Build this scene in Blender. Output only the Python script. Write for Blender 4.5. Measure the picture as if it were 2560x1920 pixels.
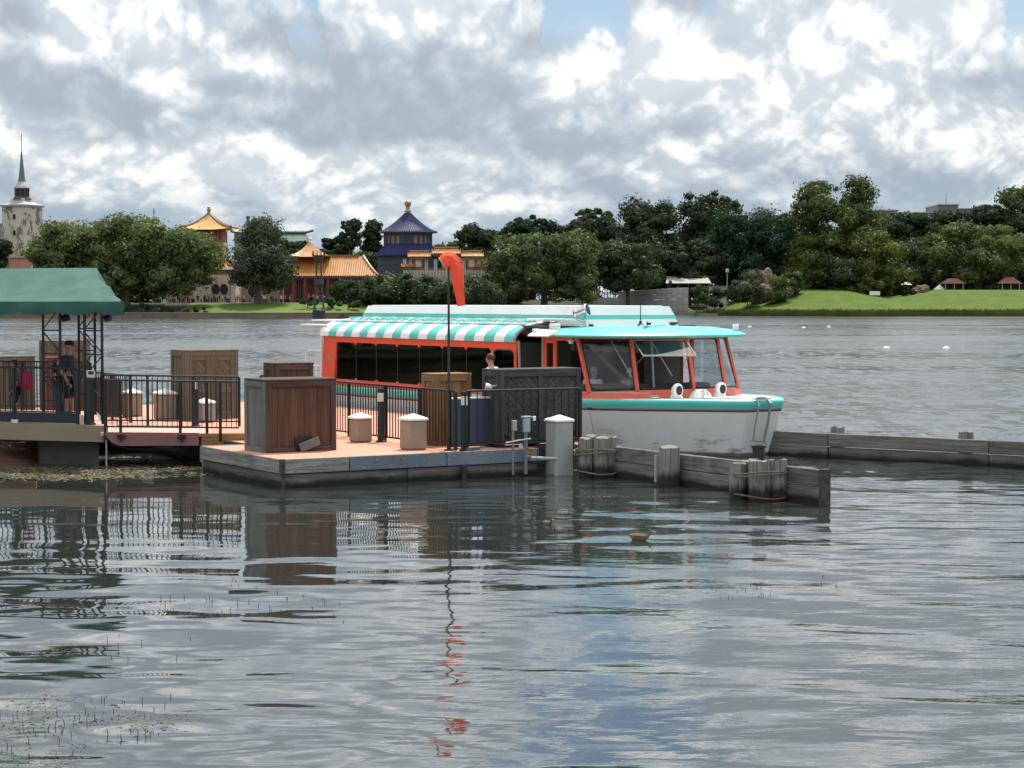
import bpy, bmesh, math, random
import numpy as np
from mathutils import Vector, Matrix
R = math.radians
SC = bpy.context.scene
for _o in list(bpy.data.objects): bpy.data.objects.remove(_o)
COL = SC.collection
# ------------------------------------------------------------------ camera
FPX, HORIZON, CAMZ = 4860.0, 755.0, 3.3
PITCH = math.atan((960 - HORIZON) / FPX)
cam_d = bpy.data.cameras.new('camera'); cam = bpy.data.objects.new('camera', cam_d); COL.objects.link(cam)
cam_d.sensor_fit = 'HORIZONTAL'; cam_d.sensor_width = 36.0; cam_d.lens = FPX * 36.0 / 2560.0
cam_d.clip_start = 0.5; cam_d.clip_end = 6000
cam.location = (0, 0, CAMZ); cam.rotation_euler = (math.pi / 2 - PITCH, 0, 0)
SC.camera = cam
# ------------------------------------------------------------------ exposure
vs = SC.view_settings
vs.view_transform = 'Standard'; vs.look = 'None'; vs.exposure = 0.15; vs.gamma = 1.0; vs.use_curve_mapping = False
# ------------------------------------------------------------------ sun and sky
SUN_EL, SUN_AZ = R(64), R(22)          # azimuth measured from the view direction (+Y) towards the right (+X)
SUN_V = Vector((math.sin(SUN_AZ) * math.cos(SUN_EL), math.cos(SUN_AZ) * math.cos(SUN_EL), math.sin(SUN_EL)))
sun_d = bpy.data.lights.new('sun', 'SUN'); sun_d.energy = 4.4; sun_d.angle = R(0.6); sun_d.color = (1.0, 0.95, 0.87)
sun = bpy.data.objects.new('sun', sun_d); COL.objects.link(sun)
sun.rotation_euler = (-SUN_V).to_track_quat('-Z', 'Y').to_euler(); sun.location = (0, 0, 60)

class NT:
    """small helper to write node graphs as expressions"""
    def __init__(self, tree): self.t = tree; self.n = tree.nodes; self.l = tree.links
    def new(self, typ, **kw):
        nd = self.n.new(typ)
        for k, v in kw.items(): setattr(nd, k, v)
        return nd
    def put(self, nd, key, val):
        if val is None: return
        s = nd.inputs[key]
        if isinstance(val, bpy.types.NodeSocket): self.l.new(val, s)
        else: s.default_value = val
    def m(self, op, a, b=None, c=None, clamp=False):
        nd = self.new('ShaderNodeMath', operation=op); nd.use_clamp = clamp
        for i, v in enumerate((a, b, c)): self.put(nd, i, v)
        return nd.outputs[0]
    def mr(self, v, a, b, c=0.0, d=1.0, smooth=True):
        nd = self.new('ShaderNodeMapRange'); nd.interpolation_type = 'SMOOTHSTEP' if smooth else 'LINEAR'
        for i, x in enumerate((v, a, b, c, d)): self.put(nd, i, x)
        return nd.outputs[0]
    def comb(self, x, y, z):
        nd = self.new('ShaderNodeCombineXYZ')
        for i, v in enumerate((x, y, z)): self.put(nd, i, v)
        return nd.outputs[0]
    def sep(self, v):
        nd = self.new('ShaderNodeSeparateXYZ'); self.put(nd, 0, v); return nd.outputs
    def vm(self, op, a, b=None, s=None):
        nd = self.new('ShaderNodeVectorMath', operation=op); self.put(nd, 0, a)
        if b is not None: self.put(nd, 1, b)
        if s is not None: self.put(nd, 'Scale', s)
        return nd.outputs[0]
    def noise(self, v, scale, detail=4, rough=0.5, dist=0.0, lac=2.0, typ=None):
        nd = self.new('ShaderNodeTexNoise'); nd.noise_dimensions = '3D'
        if typ: nd.noise_type = typ
        self.put(nd, 'Vector', v); self.put(nd, 'Scale', scale); self.put(nd, 'Detail', detail); self.put(nd, 'Roughness', rough)
        self.put(nd, 'Distortion', dist); self.put(nd, 'Lacunarity', lac)
        return nd.outputs[0]
    def noisec(self, v, scale, detail=3, rough=0.5):
        nd = self.new('ShaderNodeTexNoise'); self.put(nd, 'Vector', v); self.put(nd, 'Scale', scale); self.put(nd, 'Detail', detail); self.put(nd, 'Roughness', rough)
        return nd.outputs[1]
    def vor(self, v, scale, detail=0, rough=0.5, feature='F1', rnd=1.0, smooth=None):
        nd = self.new('ShaderNodeTexVoronoi', feature=feature); self.put(nd, 'Vector', v); self.put(nd, 'Scale', scale)
        self.put(nd, 'Detail', detail); self.put(nd, 'Roughness', rough); self.put(nd, 'Randomness', rnd)
        if smooth is not None: self.put(nd, 'Smoothness', smooth)
        return nd.outputs[0]
    def mix(self, f, a, b, mode='MIX'):
        nd = self.new('ShaderNodeMix', data_type='RGBA', blend_type=mode)
        self.put(nd, 0, f)
        for k, v in ((6, a), (7, b)):
            if isinstance(v, (tuple, list)): v = tuple(v) + ((1.0,) if len(v) == 3 else ())
            self.put(nd, k, v)
        return nd.outputs[2]
    def ramp(self, f, stops):
        nd = self.new('ShaderNodeValToRGB'); e = nd.color_ramp.elements
        while len(e) < len(stops): e.new(0.5)
        for i, (p, c) in enumerate(stops): e[i].position = p; e[i].color = tuple(c) + (1.0,)
        self.put(nd, 0, f); return nd.outputs[0]

world = bpy.data.worlds.new('World'); SC.world = world; world.use_nodes = True
world.cycles.sampling_method = 'MANUAL'; world.cycles.sample_map_resolution = 256
def build_sky():
    g = NT(world.node_tree); g.n.clear()
    def n2(v, scale, detail, rough, dist=0.0):
        nd = g.new('ShaderNodeTexNoise'); nd.noise_dimensions = '2D'
        for k, q in (('Vector', v), ('Scale', scale), ('Detail', detail), ('Roughness', rough), ('Distortion', dist)): g.put(nd, k, q)
        return nd.outputs[0]
    def v2(v, scale, detail, rough):
        nd = g.new('ShaderNodeTexVoronoi', feature='F1', voronoi_dimensions='2D'); nd.normalize = True
        for k, q in (('Vector', v), ('Scale', scale), ('Detail', detail), ('Roughness', rough)): g.put(nd, k, q)
        return nd.outputs[0]
    tc = g.new('ShaderNodeTexCoord')
    d = g.vm('NORMALIZE', tc.outputs['Generated'])
    x, y, z = g.sep(d)
    zc = g.m('MAXIMUM', z, 0.0)
    az = g.m('ARCTAN2', x, y)
    # rows of cumulus get flatter and smaller towards the horizon, as they do with distance
    h = g.m('MULTIPLY', g.m('LOGARITHM', g.m('ADD', zc, 0.06), math.e), 2.0)
    P = g.comb(g.m('MULTIPLY', az, 10.5), h, 0.0)
    wn = n2(P, 1.9, 1, 0.5); wm = n2(g.vm('ADD', P, (5.3, 1.7, 0)), 1.9, 1, 0.5)
    Pw = g.vm('ADD', P, g.comb(g.m('MULTIPLY', g.m('SUBTRACT', wn, 0.5), 0.16), g.m('MULTIPLY', g.m('SUBTRACT', wm, 0.5), 0.10), 0.0))
    def mass_at(off): return n2(g.vm('MULTIPLY', g.vm('ADD', P, off), (0.50, 1.12, 1)), 1.0, 3.0, 0.5)
    big = mass_at((0.4, 1.6, 0)); big1 = mass_at((0.5, 1.95, 0))
    def bil(v, sc): return g.m('ABSOLUTE', g.m('SUBTRACT', n2(v, sc, 0, 0.5), 0.5))
    def dens(off, det):
        # heaped billows: rounded bumps with narrow creases between them, on four scales
        v = g.vm('ADD', Pw, off)
        s = g.m('MULTIPLY', bil(v, 1.9), 1.4)
        s = g.m('ADD', s, g.m('MULTIPLY', bil(g.vm('ADD', v, (3.1, 7.7, 0)), 4.1), 0.80))
        s = g.m('ADD', s, g.m('MULTIPLY', bil(g.vm('ADD', v, (9.1, 2.7, 0)), 8.7), 0.45))
        s = g.m('ADD', s, g.m('MULTIPLY', bil(g.vm('ADD', v, (4.4, 5.2, 0)), 18.0), 0.21))
        fine = g.m('SUBTRACT', n2(v, 2.2, det, 0.60), 0.5)
        return g.m('ADD', g.m('SUBTRACT', s, 0.34), g.m('MULTIPLY', fine, 0.9))
    D0 = dens((0, 0, 0), 6); D1 = dens((0.04, 0.13, 0), 5)
    lit = g.mr(g.m('SUBTRACT', D0, D1), -0.26, 0.40)
    mass = g.mr(g.m('ADD', g.m('SUBTRACT', big, big1), g.m('MULTIPLY', D0, 0.12)), -0.17, 0.20)
    cov = g.m('ADD', g.m('MULTIPLY', D0, 0.5), big)
    body = g.mr(cov, 0.30, 0.75)
    lum = g.m('ADD', g.m('MULTIPLY', lit, g.m('ADD', 0.14, g.m('ADD', g.m('MULTIPLY', body, 0.18), g.m('MULTIPLY', mass, 0.30)))), g.m('ADD', g.m('MULTIPLY', mass, 0.36), g.m('MULTIPLY', body, 0.06)))
    low = g.mr(zc, 0.0, 0.085)
    dark = g.m('MULTIPLY', g.mr(mass, 0.42, 0.10), g.m('MULTIPLY', g.mr(zc, 0.08, 0.16), g.mr(zc, 0.5, 0.18, 0.35, 1.0)))
    c_cloud = g.ramp(lum, [(0.0, (0.37, 0.435, 0.505)), (0.2, (0.465, 0.535, 0.60)), (0.45, (0.62, 0.67, 0.71)), (0.70, (0.83, 0.855, 0.86)), (0.95, (1.0, 0.99, 0.95))])
    c_far = g.ramp(lum, [(0.0, (0.38, 0.485, 0.61)), (0.35, (0.54, 0.635, 0.725)), (0.9, (0.94, 0.95, 0.93))])
    c_cloud = g.mix(low, c_far, c_cloud)
    c_cloud = g.mix(g.m('MULTIPLY', dark, 0.8), c_cloud, (0.345, 0.385, 0.435))
    gap = g.mr(g.m('ADD', g.m('MULTIPLY', D0, 0.30), n2(g.vm('ADD', P, (11.3, 4.1, 0)), 0.8, 2, 0.5)), 0.318, 0.372)
    gap = g.m('MAXIMUM', gap, g.mr(zc, 0.15, 0.11))
    sky = g.new('ShaderNodeTexSky', sky_type='NISHITA'); sky.sun_disc = False
    sky.sun_elevation = SUN_EL; sky.sun_rotation = SUN_AZ; sky.altitude = 20; sky.air_density = 1.0; sky.dust_density = 0.6; sky.ozone_density = 1.3
    b1 = g.new('ShaderNodeBackground'); g.put(b1, 'Color', sky.outputs[0]); g.put(b1, 'Strength', 0.10)
    b2 = g.new('ShaderNodeBackground'); g.put(b2, 'Color', c_cloud); g.put(b2, 'Strength', g.m('MULTIPLY', g.m('ADD', 1.0, g.m('MULTIPLY', zc, 2.0)), 0.86))   # an overcast sky is about three times as bright overhead as at the horizon
    mx = g.new('ShaderNodeMixShader'); g.put(mx, 0, gap); g.l.new(b1.outputs[0], mx.inputs[1]); g.l.new(b2.outputs[0], mx.inputs[2])
    out = g.new('ShaderNodeOutputWorld'); g.l.new(mx.outputs[0], out.inputs[0])
build_sky()
SC.cycles.max_bounces = 8; SC.cycles.glossy_bounces = 4; SC.cycles.transparent_max_bounces = 12
SC.cycles.sample_clamp_indirect = 6.0
# ================================================================== helpers
def ray(px, py):
    u = (px - 1280) / FPX; v = (960 - py) / FPX
    return Vector((u, math.cos(PITCH) + v * math.sin(PITCH), -math.sin(PITCH) + v * math.cos(PITCH)))
def pz(px, py, z):
    d = ray(px, py); t = (z - CAMZ) / d.z; return Vector((d.x * t, d.y * t, z))
def pd(px, py, Y):
    d = ray(px, py); t = Y / d.y; return Vector((d.x * t, Y, CAMZ + d.z * t))

def tag(o, label=None, cat=None, group=None, kind=None):
    if label: o['label'] = label
    if cat: o['category'] = cat
    if group: o['group'] = group
    if kind: o['kind'] = kind
    return o
def thing(name, label, cat, loc=(0, 0, 0), group=None, rz=0.0):
    o = bpy.data.objects.new(name, None); COL.objects.link(o); o.empty_display_size = 0.2
    o.location = loc; o.rotation_euler = (0, 0, rz)
    return tag(o, label, cat, group)
def new_mesh(name, verts, faces, smooth=False):
    me = bpy.data.meshes.new(name); me.from_pydata([tuple(v) for v in verts], [], faces); me.update()
    if smooth: me.polygons.foreach_set('use_smooth', [True] * len(me.polygons))
    return me
def link(name, me, mat, parent=None):
    o = bpy.data.objects.new(name, me); COL.objects.link(o)
    if mat is not None:
        if isinstance(mat, (list, tuple)):
            if not me.materials:
                for q in mat: me.materials.append(q)
        elif not me.materials: me.materials.append(mat)
    if parent is not None: o.parent = parent
    return o
def copy_tree(o, parent=None):
    c = o.copy(); COL.objects.link(c); c.parent = parent
    for ch in list(o.children): copy_tree(ch, c)
    return c

class MB:
    """collects shapes, then links them as one mesh object"""
    def __init__(self, M=None): self.v = []; self.f = []; self.M = M; self.mi = []; self.cur = 0
    def add(self, vs, fs):
        b = len(self.v)
        if self.M is not None: vs = [self.M @ Vector(p) for p in vs]
        self.v += [Vector(p) for p in vs]
        self.f += [tuple(i + b for i in f) for f in fs]; self.mi += [self.cur] * len(fs); return self
    def ob(self, c, ax, ay, az, ch=0.0):
        """oriented (chamfered) box: centre and three half-axis vectors"""
        c = Vector(c); A = [Vector(ax), Vector(ay), Vector(az)]
        if ch <= 0:
            vs = [c + A[0] * i + A[1] * j + A[2] * k for i in (-1, 1) for j in (-1, 1) for k in (-1, 1)]
            return self.add(vs, [(0, 1, 3, 2), (4, 6, 7, 5), (0, 4, 5, 1), (2, 3, 7, 6), (0, 2, 6, 4), (1, 5, 7, 3)])
        ln = [max(a.length, 1e-6) for a in A]; ch = min(ch, min(ln) * 0.45)
        vs = []; idx = {}
        for i in (-1, 1):
            for j in (-1, 1):
                for k in (-1, 1):
                    s = (i, j, k)
                    for q in range(3):
                        p = c.copy()
                        for w in range(3): p += A[w] * s[w] * (1.0 if w == q else 1 - ch / ln[w])
                        idx[s, q] = len(vs); vs.append(p)
        fs = []
        def sg(q, a, b, c_):
            t = [0, 0, 0]; o1, o2 = [w for w in range(3) if w != q]; t[q] = a; t[o1] = b; t[o2] = c_; return tuple(t)
        for q in range(3):
            for a in (-1, 1): fs.append([idx[sg(q, a, b, c_), q] for b, c_ in ((-1, -1), (1, -1), (1, 1), (-1, 1))])
            o1, o2 = [w for w in range(3) if w != q]
            for b in (-1, 1):
                for c_ in (-1, 1): fs.append([idx[sg(q, -1, b, c_), o1], idx[sg(q, 1, b, c_), o1], idx[sg(q, 1, b, c_), o2], idx[sg(q, -1, b, c_), o2]])
        for i in (-1, 1):
            for j in (-1, 1):
                for k in (-1, 1): fs.append([idx[(i, j, k), q] for q in range(3)])
        out = []
        for f in fs:
            p = [vs[i] for i in f]; n = (p[1] - p[0]).cross(p[2] - p[0]); ce = sum(p, Vector()) / len(p)
            out.append(tuple(f) if n.dot(ce - c) > 0 else tuple(reversed(f)))
        return self.add(vs, out)
    def box(self, x0, x1, y0, y1, z0, z1, ch=0.0):
        return self.ob(((x0 + x1) / 2, (y0 + y1) / 2, (z0 + z1) / 2), ((x1 - x0) / 2, 0, 0), (0, (y1 - y0) / 2, 0), (0, 0, (z1 - z0) / 2), ch)
    def bar(self, p, q, w, t, up=(0, 0, 1), ch=0.0):
        """box from p to q, w wide across, t thick along up"""
        p = Vector(p); q = Vector(q); d = (q - p); L = d.length; d = d / L
        side = d.cross(Vector(up))
        if side.length < 1e-4: side = d.cross(Vector((1, 0, 0)))
        side.normalize(); u = side.cross(d)
        return self.ob((p + q) / 2, d * L / 2, side * w / 2, u * t / 2, ch)
    def tube(self, pts, r, n=8, caps=True, closed=False):
        pts = [Vector(p) for p in pts]; m = len(pts); rr = r if isinstance(r, (list, tuple)) else [r] * m
        vs = []; prev = None
        for i, p in enumerate(pts):
            if closed: t = pts[(i + 1) % m] - pts[i - 1]
            else: t = pts[min(i + 1, m - 1)] - pts[max(i - 1, 0)]
            t.normalize()
            a = prev if prev is not None else (Vector((0, 0, 1)) if abs(t.z) < 0.9 else Vector((1, 0, 0)))
            u = t.cross(a)
            if u.length < 1e-4: u = t.cross(Vector((1, 0.3, 0)))
            u.normalize(); w = u.cross(t); prev = w
            for k in range(n):
                an = 2 * math.pi * k / n; vs.append(p + (u * math.cos(an) + w * math.sin(an)) * rr[i])
        fs = []
        for i in range(m if closed else m - 1):
            j = (i + 1) % m
            for k in range(n): fs.append((i * n + k, i * n + (k + 1) % n, j * n + (k + 1) % n, j * n + k))
        if caps and not closed: fs.append(tuple(range(n - 1, -1, -1))); fs.append(tuple((m - 1) * n + k for k in range(n)))
        return self.add(vs, fs)
    def lathe(self, prof, c=(0, 0, 0), n=16, phase=0.0, sx=1.0, sy=1.0, rot=None):
        vs = []; fs = []; c = Vector(c)
        for r, z in prof:
            for k in range(n):
                a = 2 * math.pi * k / n + phase; p = Vector((r * math.cos(a) * sx, r * math.sin(a) * sy, z))
                if rot is not None: p = rot @ p
                vs.append(c + p)
        for i in range(len(prof) - 1):
            for k in range(n): fs.append((i * n + k, i * n + (k + 1) % n, (i + 1) * n + (k + 1) % n, (i + 1) * n + k))
        if prof[0][0] > 1e-4: fs.append(tuple(range(n - 1, -1, -1)))
        if prof[-1][0] > 1e-4: fs.append(tuple((len(prof) - 1) * n + k for k in range(n)))
        return self.add(vs, fs)
    def loft(self, rings, close=True, caps=True):
        n = len(rings[0]); vs = [p for r in rings for p in r]; fs = []
        for i in range(len(rings) - 1):
            for k in range(n if close else n - 1): fs.append((i * n + k, i * n + (k + 1) % n, (i + 1) * n + (k + 1) % n, (i + 1) * n + k))
        if caps and close: fs.append(tuple(range(n - 1, -1, -1))); fs.append(tuple((len(rings) - 1) * n + k for k in range(n)))
        return self.add(vs, fs)
    def prism(self, poly, ext):
        """flat polygon (list of 3D points) pushed along the vector ext"""
        e = Vector(ext); n = len(poly); a = [Vector(p) for p in poly]; b = [p + e for p in a]
        fs = [tuple(range(n - 1, -1, -1)), tuple(range(n, 2 * n))] + [(i, (i + 1) % n, n + (i + 1) % n, n + i) for i in range(n)]
        return self.add(a + b, fs)
    def build(self, name, mat, parent=None, local=False, smooth=False):
        off = Vector((0, 0, 0))
        if parent is not None and not local:
            p = parent
            while p is not None: off = off + Vector(p.location); p = p.parent
        me = new_mesh(name, [p - off for p in self.v], self.f, smooth)
        o = link(name, me, mat, parent)
        if any(self.mi): me.polygons.foreach_set('material_index', self.mi)
        return o

# ------------------------------------------------------------------ materials
MATS = {}
def mat(name, build):
    m = bpy.data.materials.new(name); m.use_nodes = True; g = NT(m.node_tree); g.n.clear()
    out = g.new('ShaderNodeOutputMaterial'); g.l.new(build(g), out.inputs[0]); MATS[name] = m; return m
def pbsdf(g, col, rough=0.6, metal=0.0, spec=0.5, bump=None, bstr=0.5, bdist=0.01, coat=0.0, **kw):
    p = g.new('ShaderNodeBsdfPrincipled')
    if isinstance(col, (tuple, list)): col = tuple(col) + (1.0,)
    g.put(p, 'Base Color', col); g.put(p, 'Roughness', rough); g.put(p, 'Metallic', metal); g.put(p, 'Specular IOR Level', spec); g.put(p, 'Coat Weight', coat)
    for k, v in kw.items(): g.put(p, k, v)
    if bump is not None:
        b = g.new('ShaderNodeBump'); g.put(b, 'Height', bump); g.put(b, 'Strength', bstr); g.put(b, 'Distance', bdist); g.l.new(b.outputs[0], p.inputs['Normal'])
    return p.outputs[0]
def objc(g, scale=(1, 1, 1)):
    tc = g.new('ShaderNodeTexCoord'); inf = g.new('ShaderNodeObjectInfo')
    v = g.vm('ADD', tc.outputs['Object'], g.vm('SCALE', (7.1, 3.7, 5.3), s=g.m('MULTIPLY', inf.outputs['Random'], 9.0)))
    return g.vm('MULTIPLY', v, scale), inf.outputs['Random']
def worldc(g, scale=(1, 1, 1)):
    ge = g.new('ShaderNodeNewGeometry'); return g.vm('MULTIPLY', ge.outputs['Position'], scale)
def paint(name, col, rough=0.45, var=0.18, dirt=0.0, dirtcol=(0.05, 0.045, 0.04), spec=0.5, scale=3.0, metal=0.0, bump=0.0):
    def b(g):
        v, rnd = objc(g)
        n = g.noise(v, scale, 6, 0.6)
        f = g.m('ADD', g.m('MULTIPLY', g.m('SUBTRACT', n, 0.5), var * 2.5), g.m('ADD', 1 - var * 0.35, g.m('MULTIPLY', rnd, var * 0.7)))
        c = g.mix(1.0, col, g.comb(f, f, f), 'MULTIPLY')
        if dirt > 0:
            s = g.mr(g.noise(g.vm('MULTIPLY', v, (1, 1, 0.35)), scale * 1.3, 7, 0.65), 0.52, 0.72)
            c = g.mix(g.m('MULTIPLY', s, dirt), c, dirtcol)
        r = g.m('ADD', rough - 0.08, g.m('MULTIPLY', n, 0.16))
        return pbsdf(g, c, r, metal, spec, g.noise(v, scale * 9, 4, 0.6) if bump else None, 0.4, bump)
    return mat(name, b)
def wood(name, a, b_, dark=(0.02, 0.018, 0.016), stain=0.5, rough=0.85, grain=26.0, axis=0):
    """weathered board, grain along the local x axis (axis=0) or z (axis=2)"""
    def b(g):
        sc = [grain] * 3; sc[axis] = 1.1
        v, rnd = objc(g)
        gv = g.vm('MULTIPLY', v, tuple(sc))
        n = g.noise(gv, 1.0, 5, 0.65, 0.3); n2 = g.noise(v, 1.7, 5, 0.6)
        c = g.mix(g.mr(n, 0.3, 0.72), a, b_)
        k = g.m('ADD', 0.86, g.m('MULTIPLY', rnd, 0.24)); c = g.mix(1.0, c, g.comb(k, k, k), 'MULTIPLY')
        cr = g.mr(g.noise(gv, 0.55, 3, 0.5), 0.60, 0.70); c = g.mix(g.m('MULTIPLY', cr, 0.4), c, dark)
        st = g.mr(n2, 0.52, 0.78); c = g.mix(g.m('MULTIPLY', st, stain), c, dark)
        return pbsdf(g, c, rough, 0, 0.3, n, 0.6, 0.006)
    return mat(name, b)
def glassy(name, tint, trans, rough=0.02, ior=1.45):
    def b(g):
        ge = g.new('ShaderNodeNewGeometry'); dn = g.new('ShaderNodeVectorMath', operation='DOT_PRODUCT'); g.l.new(ge.outputs['Normal'], dn.inputs[0]); g.l.new(ge.outputs['Incoming'], dn.inputs[1])
        f0 = ((ior - 1) / (ior + 1)) ** 2; c5 = g.m('POWER', g.m('SUBTRACT', 1.0, g.m('ABSOLUTE', dn.outputs['Value'])), 5.0)
        fr = g.m('ADD', f0, g.m('MULTIPLY', c5, 1 - f0))
        tr = g.new('ShaderNodeBsdfTransparent'); g.put(tr, 'Color', tuple(t * trans for t in tint) + (1,))
        gl = g.new('ShaderNodeBsdfGlossy'); g.put(gl, 'Roughness', rough); g.put(gl, 'Color', (1, 1, 1, 1))
        mx = g.new('ShaderNodeMixShader'); g.put(mx, 0, fr); g.l.new(tr.outputs[0], mx.inputs[1]); g.l.new(gl.outputs[0], mx.inputs[2])
        return mx.outputs[0]
    return mat(name, b)

def water_mat(g):
    ge = g.new('ShaderNodeNewGeometry'); P = ge.outputs['Position']; x, y, z = g.sep(P)
    far = g.m('MULTIPLY', g.mr(y, 32.0, 48.0), g.m('MAXIMUM', g.mr(x, 3.0, 7.5), g.mr(y, 42.0, 56.0)))
    # small ripples close to, as relief
    n1 = g.noise(g.vm('MULTIPLY', P, (0.7, 2.3, 1)), 1.6, 3, 0.55)
    n2 = g.noise(g.vm('MULTIPLY', P, (1.3, 2.4, 1)), 4.2, 3, 0.5)
    # sheltered, nearly still water by the dock and over the weed
    still = g.m('MULTIPLY', g.mr(x, 5.0, -4.0), g.mr(y, 44.0, 30.0))
    amp_near = g.m('MULTIPLY', g.m('SUBTRACT', 1.0, g.m('MULTIPLY', still, 0.82)), g.m('SUBTRACT', 1.0, far))
    hgt = g.m('MULTIPLY', g.m('ADD', g.m('MULTIPLY', n1, 0.0058), g.m('MULTIPLY', n2, 0.0024)), amp_near)
    b = g.new('ShaderNodeBump'); g.put(b, 'Height', hgt); g.put(b, 'Strength', 1.0); g.put(b, 'Distance', 1.0)
    # wind chop further out: facets tilted by turbulence far smaller than a pixel there, in gusty patches
    c1 = g.vm('SUBTRACT', g.noisec(g.vm('MULTIPLY', P, (0.8, 1.6, 1)), 1.4, 3, 0.6), (0.5, 0.5, 0.5))
    c2 = g.vm('SUBTRACT', g.noisec(g.vm('MULTIPLY', P, (2.0, 0.50, 1)), 1.0, 3, 0.6), (0.5, 0.5, 0.5))
    patch = g.mr(g.noise(g.vm('MULTIPLY', P, (0.012, 0.045, 1)), 1.0, 4, 0.55), 0.36, 0.64)
    amp = g.m('MULTIPLY', far, g.m('ADD', 0.45, g.m('MULTIPLY', patch, 0.35)))
    tilt = g.vm('ADD', g.vm('SCALE', c1, s=amp), g.vm('SCALE', c2, s=g.m('MULTIPLY', far, 0.80)))
    c3 = g.vm('SUBTRACT', g.noisec(g.vm('MULTIPLY', P, (0.30, 0.075, 1)), 1.0, 3, 0.6), (0.5, 0.5, 0.5))
    tilt = g.vm('ADD', tilt, g.vm('SCALE', c3, s=g.m('MULTIPLY', far, 0.26)))
    tilt = g.vm('MULTIPLY', tilt, (1, 1, 0))
    nrm = g.vm('NORMALIZE', g.vm('ADD', b.outputs[0], tilt))
    p = g.new('ShaderNodeBsdfPrincipled'); g.put(p, 'Base Color', (0.020, 0.026, 0.022, 1)); g.put(p, 'Roughness', g.m('ADD', 0.03, g.m('MULTIPLY', far, g.m('ADD', 0.11, g.m('MULTIPLY', patch, 0.08))))); g.put(p, 'IOR', 2.5); g.put(p, 'Specular IOR Level', 0.5)
    g.l.new(nrm, p.inputs['Normal'])
    return p.outputs[0]
M_WATER = mat('lake water', water_mat)

# ================================================================== the water, one sheet with real waves near the camera
def build_water():
    rng = np.random.default_rng(5)
    ys = [4.0]; st = 0.045
    while ys[-1] < 3000:
        y_ = ys[-1]
        step = 0.05 if y_ < 36 else min(0.05 * (1 + (y_ - 36) * 0.06), 120.0) if y_ < 60 else (y_ - 52) * 0.12
        if y_ < 11: step = 0.25
        ys.append(y_ + step)
    ys = np.array([-400., -60., -8.] + ys)
    xs = list(np.arange(-13.5, 13.51, 0.11)); o = 13.6; stp = 0.3
    side = []
    while o < 2500: side.append(o); o += stp; stp *= 1.35
    xs = np.array([-q for q in reversed(side)] + xs + side)
    X, Y = np.meshgrid(xs, ys)
    Z = np.zeros_like(X)
    ang0 = R(82)
    amp = 1.0 / (1 + np.exp(-(Y - 9) * 1.2)) / (1 + np.exp((Y - 62) * 0.15)) / (1 + np.exp((np.abs(X) - 15) * 0.8))
    # sheltered water behind and beside the dock
    still = 1.0 / (1 + np.exp((X - 2.0) * 0.45)) / (1 + np.exp(-(Y - 21) * 0.4))
    amp = amp * (1 - 0.86 * still)
    amp *= 0.75 + 0.35 * np.sin(X * 0.31 + 1.3) * np.sin(Y * 0.23 + 0.4 * np.sin(X * 0.2))
    for i in range(70):
        lam = 0.42 * (8.0 ** rng.random()) * (1.25 if i % 5 == 0 else 1.0)
        th = ang0 + rng.normal() * R(20)
        k = 2 * math.pi / lam
        a = 0.0042 * lam ** 1.15 * (0.5 + rng.random()) / math.sqrt(7)
        Z += a * np.sin(k * (X * math.cos(th) + Y * math.sin(th)) + rng.random() * 6.28 + 0.8 * np.sin(X * 0.37 + Y * 0.21 + i))
    for i in range(46):
        lam = 0.21 * (2.8 ** rng.random()); th = R(84) + rng.normal() * R(24); k = 2 * math.pi / lam
        Z += 0.00105 * lam * (0.5 + rng.random()) * np.sin(k * (X * math.cos(th) + Y * math.sin(th)) + rng.random() * 6.28 + 1.1 * np.sin(X * 0.5 + Y * 0.33 + i * 1.7)) * (0.55 + 0.45 * np.sin(X * 0.21 + i) * np.sin(Y * 0.35 + 2 * i))
    Z *= amp
    ny, nx = X.shape
    co = np.stack([X, Y, Z], -1).reshape(-1, 3).astype(np.float32)
    ii = np.arange(ny * nx).reshape(ny, nx)
    q = np.stack([ii[:-1, :-1], ii[:-1, 1:], ii[1:, 1:], ii[1:, :-1]], -1).reshape(-1, 4).astype(np.int32)
    me = bpy.data.meshes.new('water'); me.vertices.add(len(co)); me.vertices.foreach_set('co', co.ravel())
    me.loops.add(q.size); me.loops.foreach_set('vertex_index', q.ravel()); me.polygons.add(len(q))
    me.polygons.foreach_set('loop_start', np.arange(0, q.size, 4, dtype=np.int32)); me.polygons.foreach_set('use_smooth', np.ones(len(q), bool))
    me.update(calc_edges=True); me.validate()
    o = link('water', me, M_WATER); tag(o, kind='structure'); return o
build_water()
# ================================================================== materials of the dock
M_DECK = paint('salmon painted deck', (0.60, 0.275, 0.18), 0.8, 0.22, 0.25, (0.35, 0.16, 0.11), scale=1.6, bump=0.003)
M_DECKPINK = paint('faded pink deck', (0.66, 0.37, 0.30), 0.8, 0.15, 0.2, (0.4, 0.22, 0.18), scale=1.6)
M_GREYW = wood('weathered grey timber', (0.12, 0.115, 0.107), (0.28, 0.265, 0.24))
M_DARKW = wood('dark wet timber', (0.028, 0.026, 0.022), (0.085, 0.078, 0.066), stain=0.75)
M_GREYC = wood('charcoal stained boards', (0.040, 0.039, 0.037), (0.095, 0.09, 0.084), stain=0.35)
M_BROWNC = wood('brown stained boards', (0.070, 0.035, 0.022), (0.135, 0.070, 0.045), stain=0.35)
M_SILVER = wood('silvered boards', (0.11, 0.105, 0.10), (0.20, 0.19, 0.178), stain=0.2)
M_DKBROWN = wood('dark brown boards', (0.055, 0.032, 0.024), (0.11, 0.07, 0.055), stain=0.3)
M_TANC = wood('khaki boards', (0.105, 0.088, 0.062), (0.16, 0.135, 0.097), stain=0.2)
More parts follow.
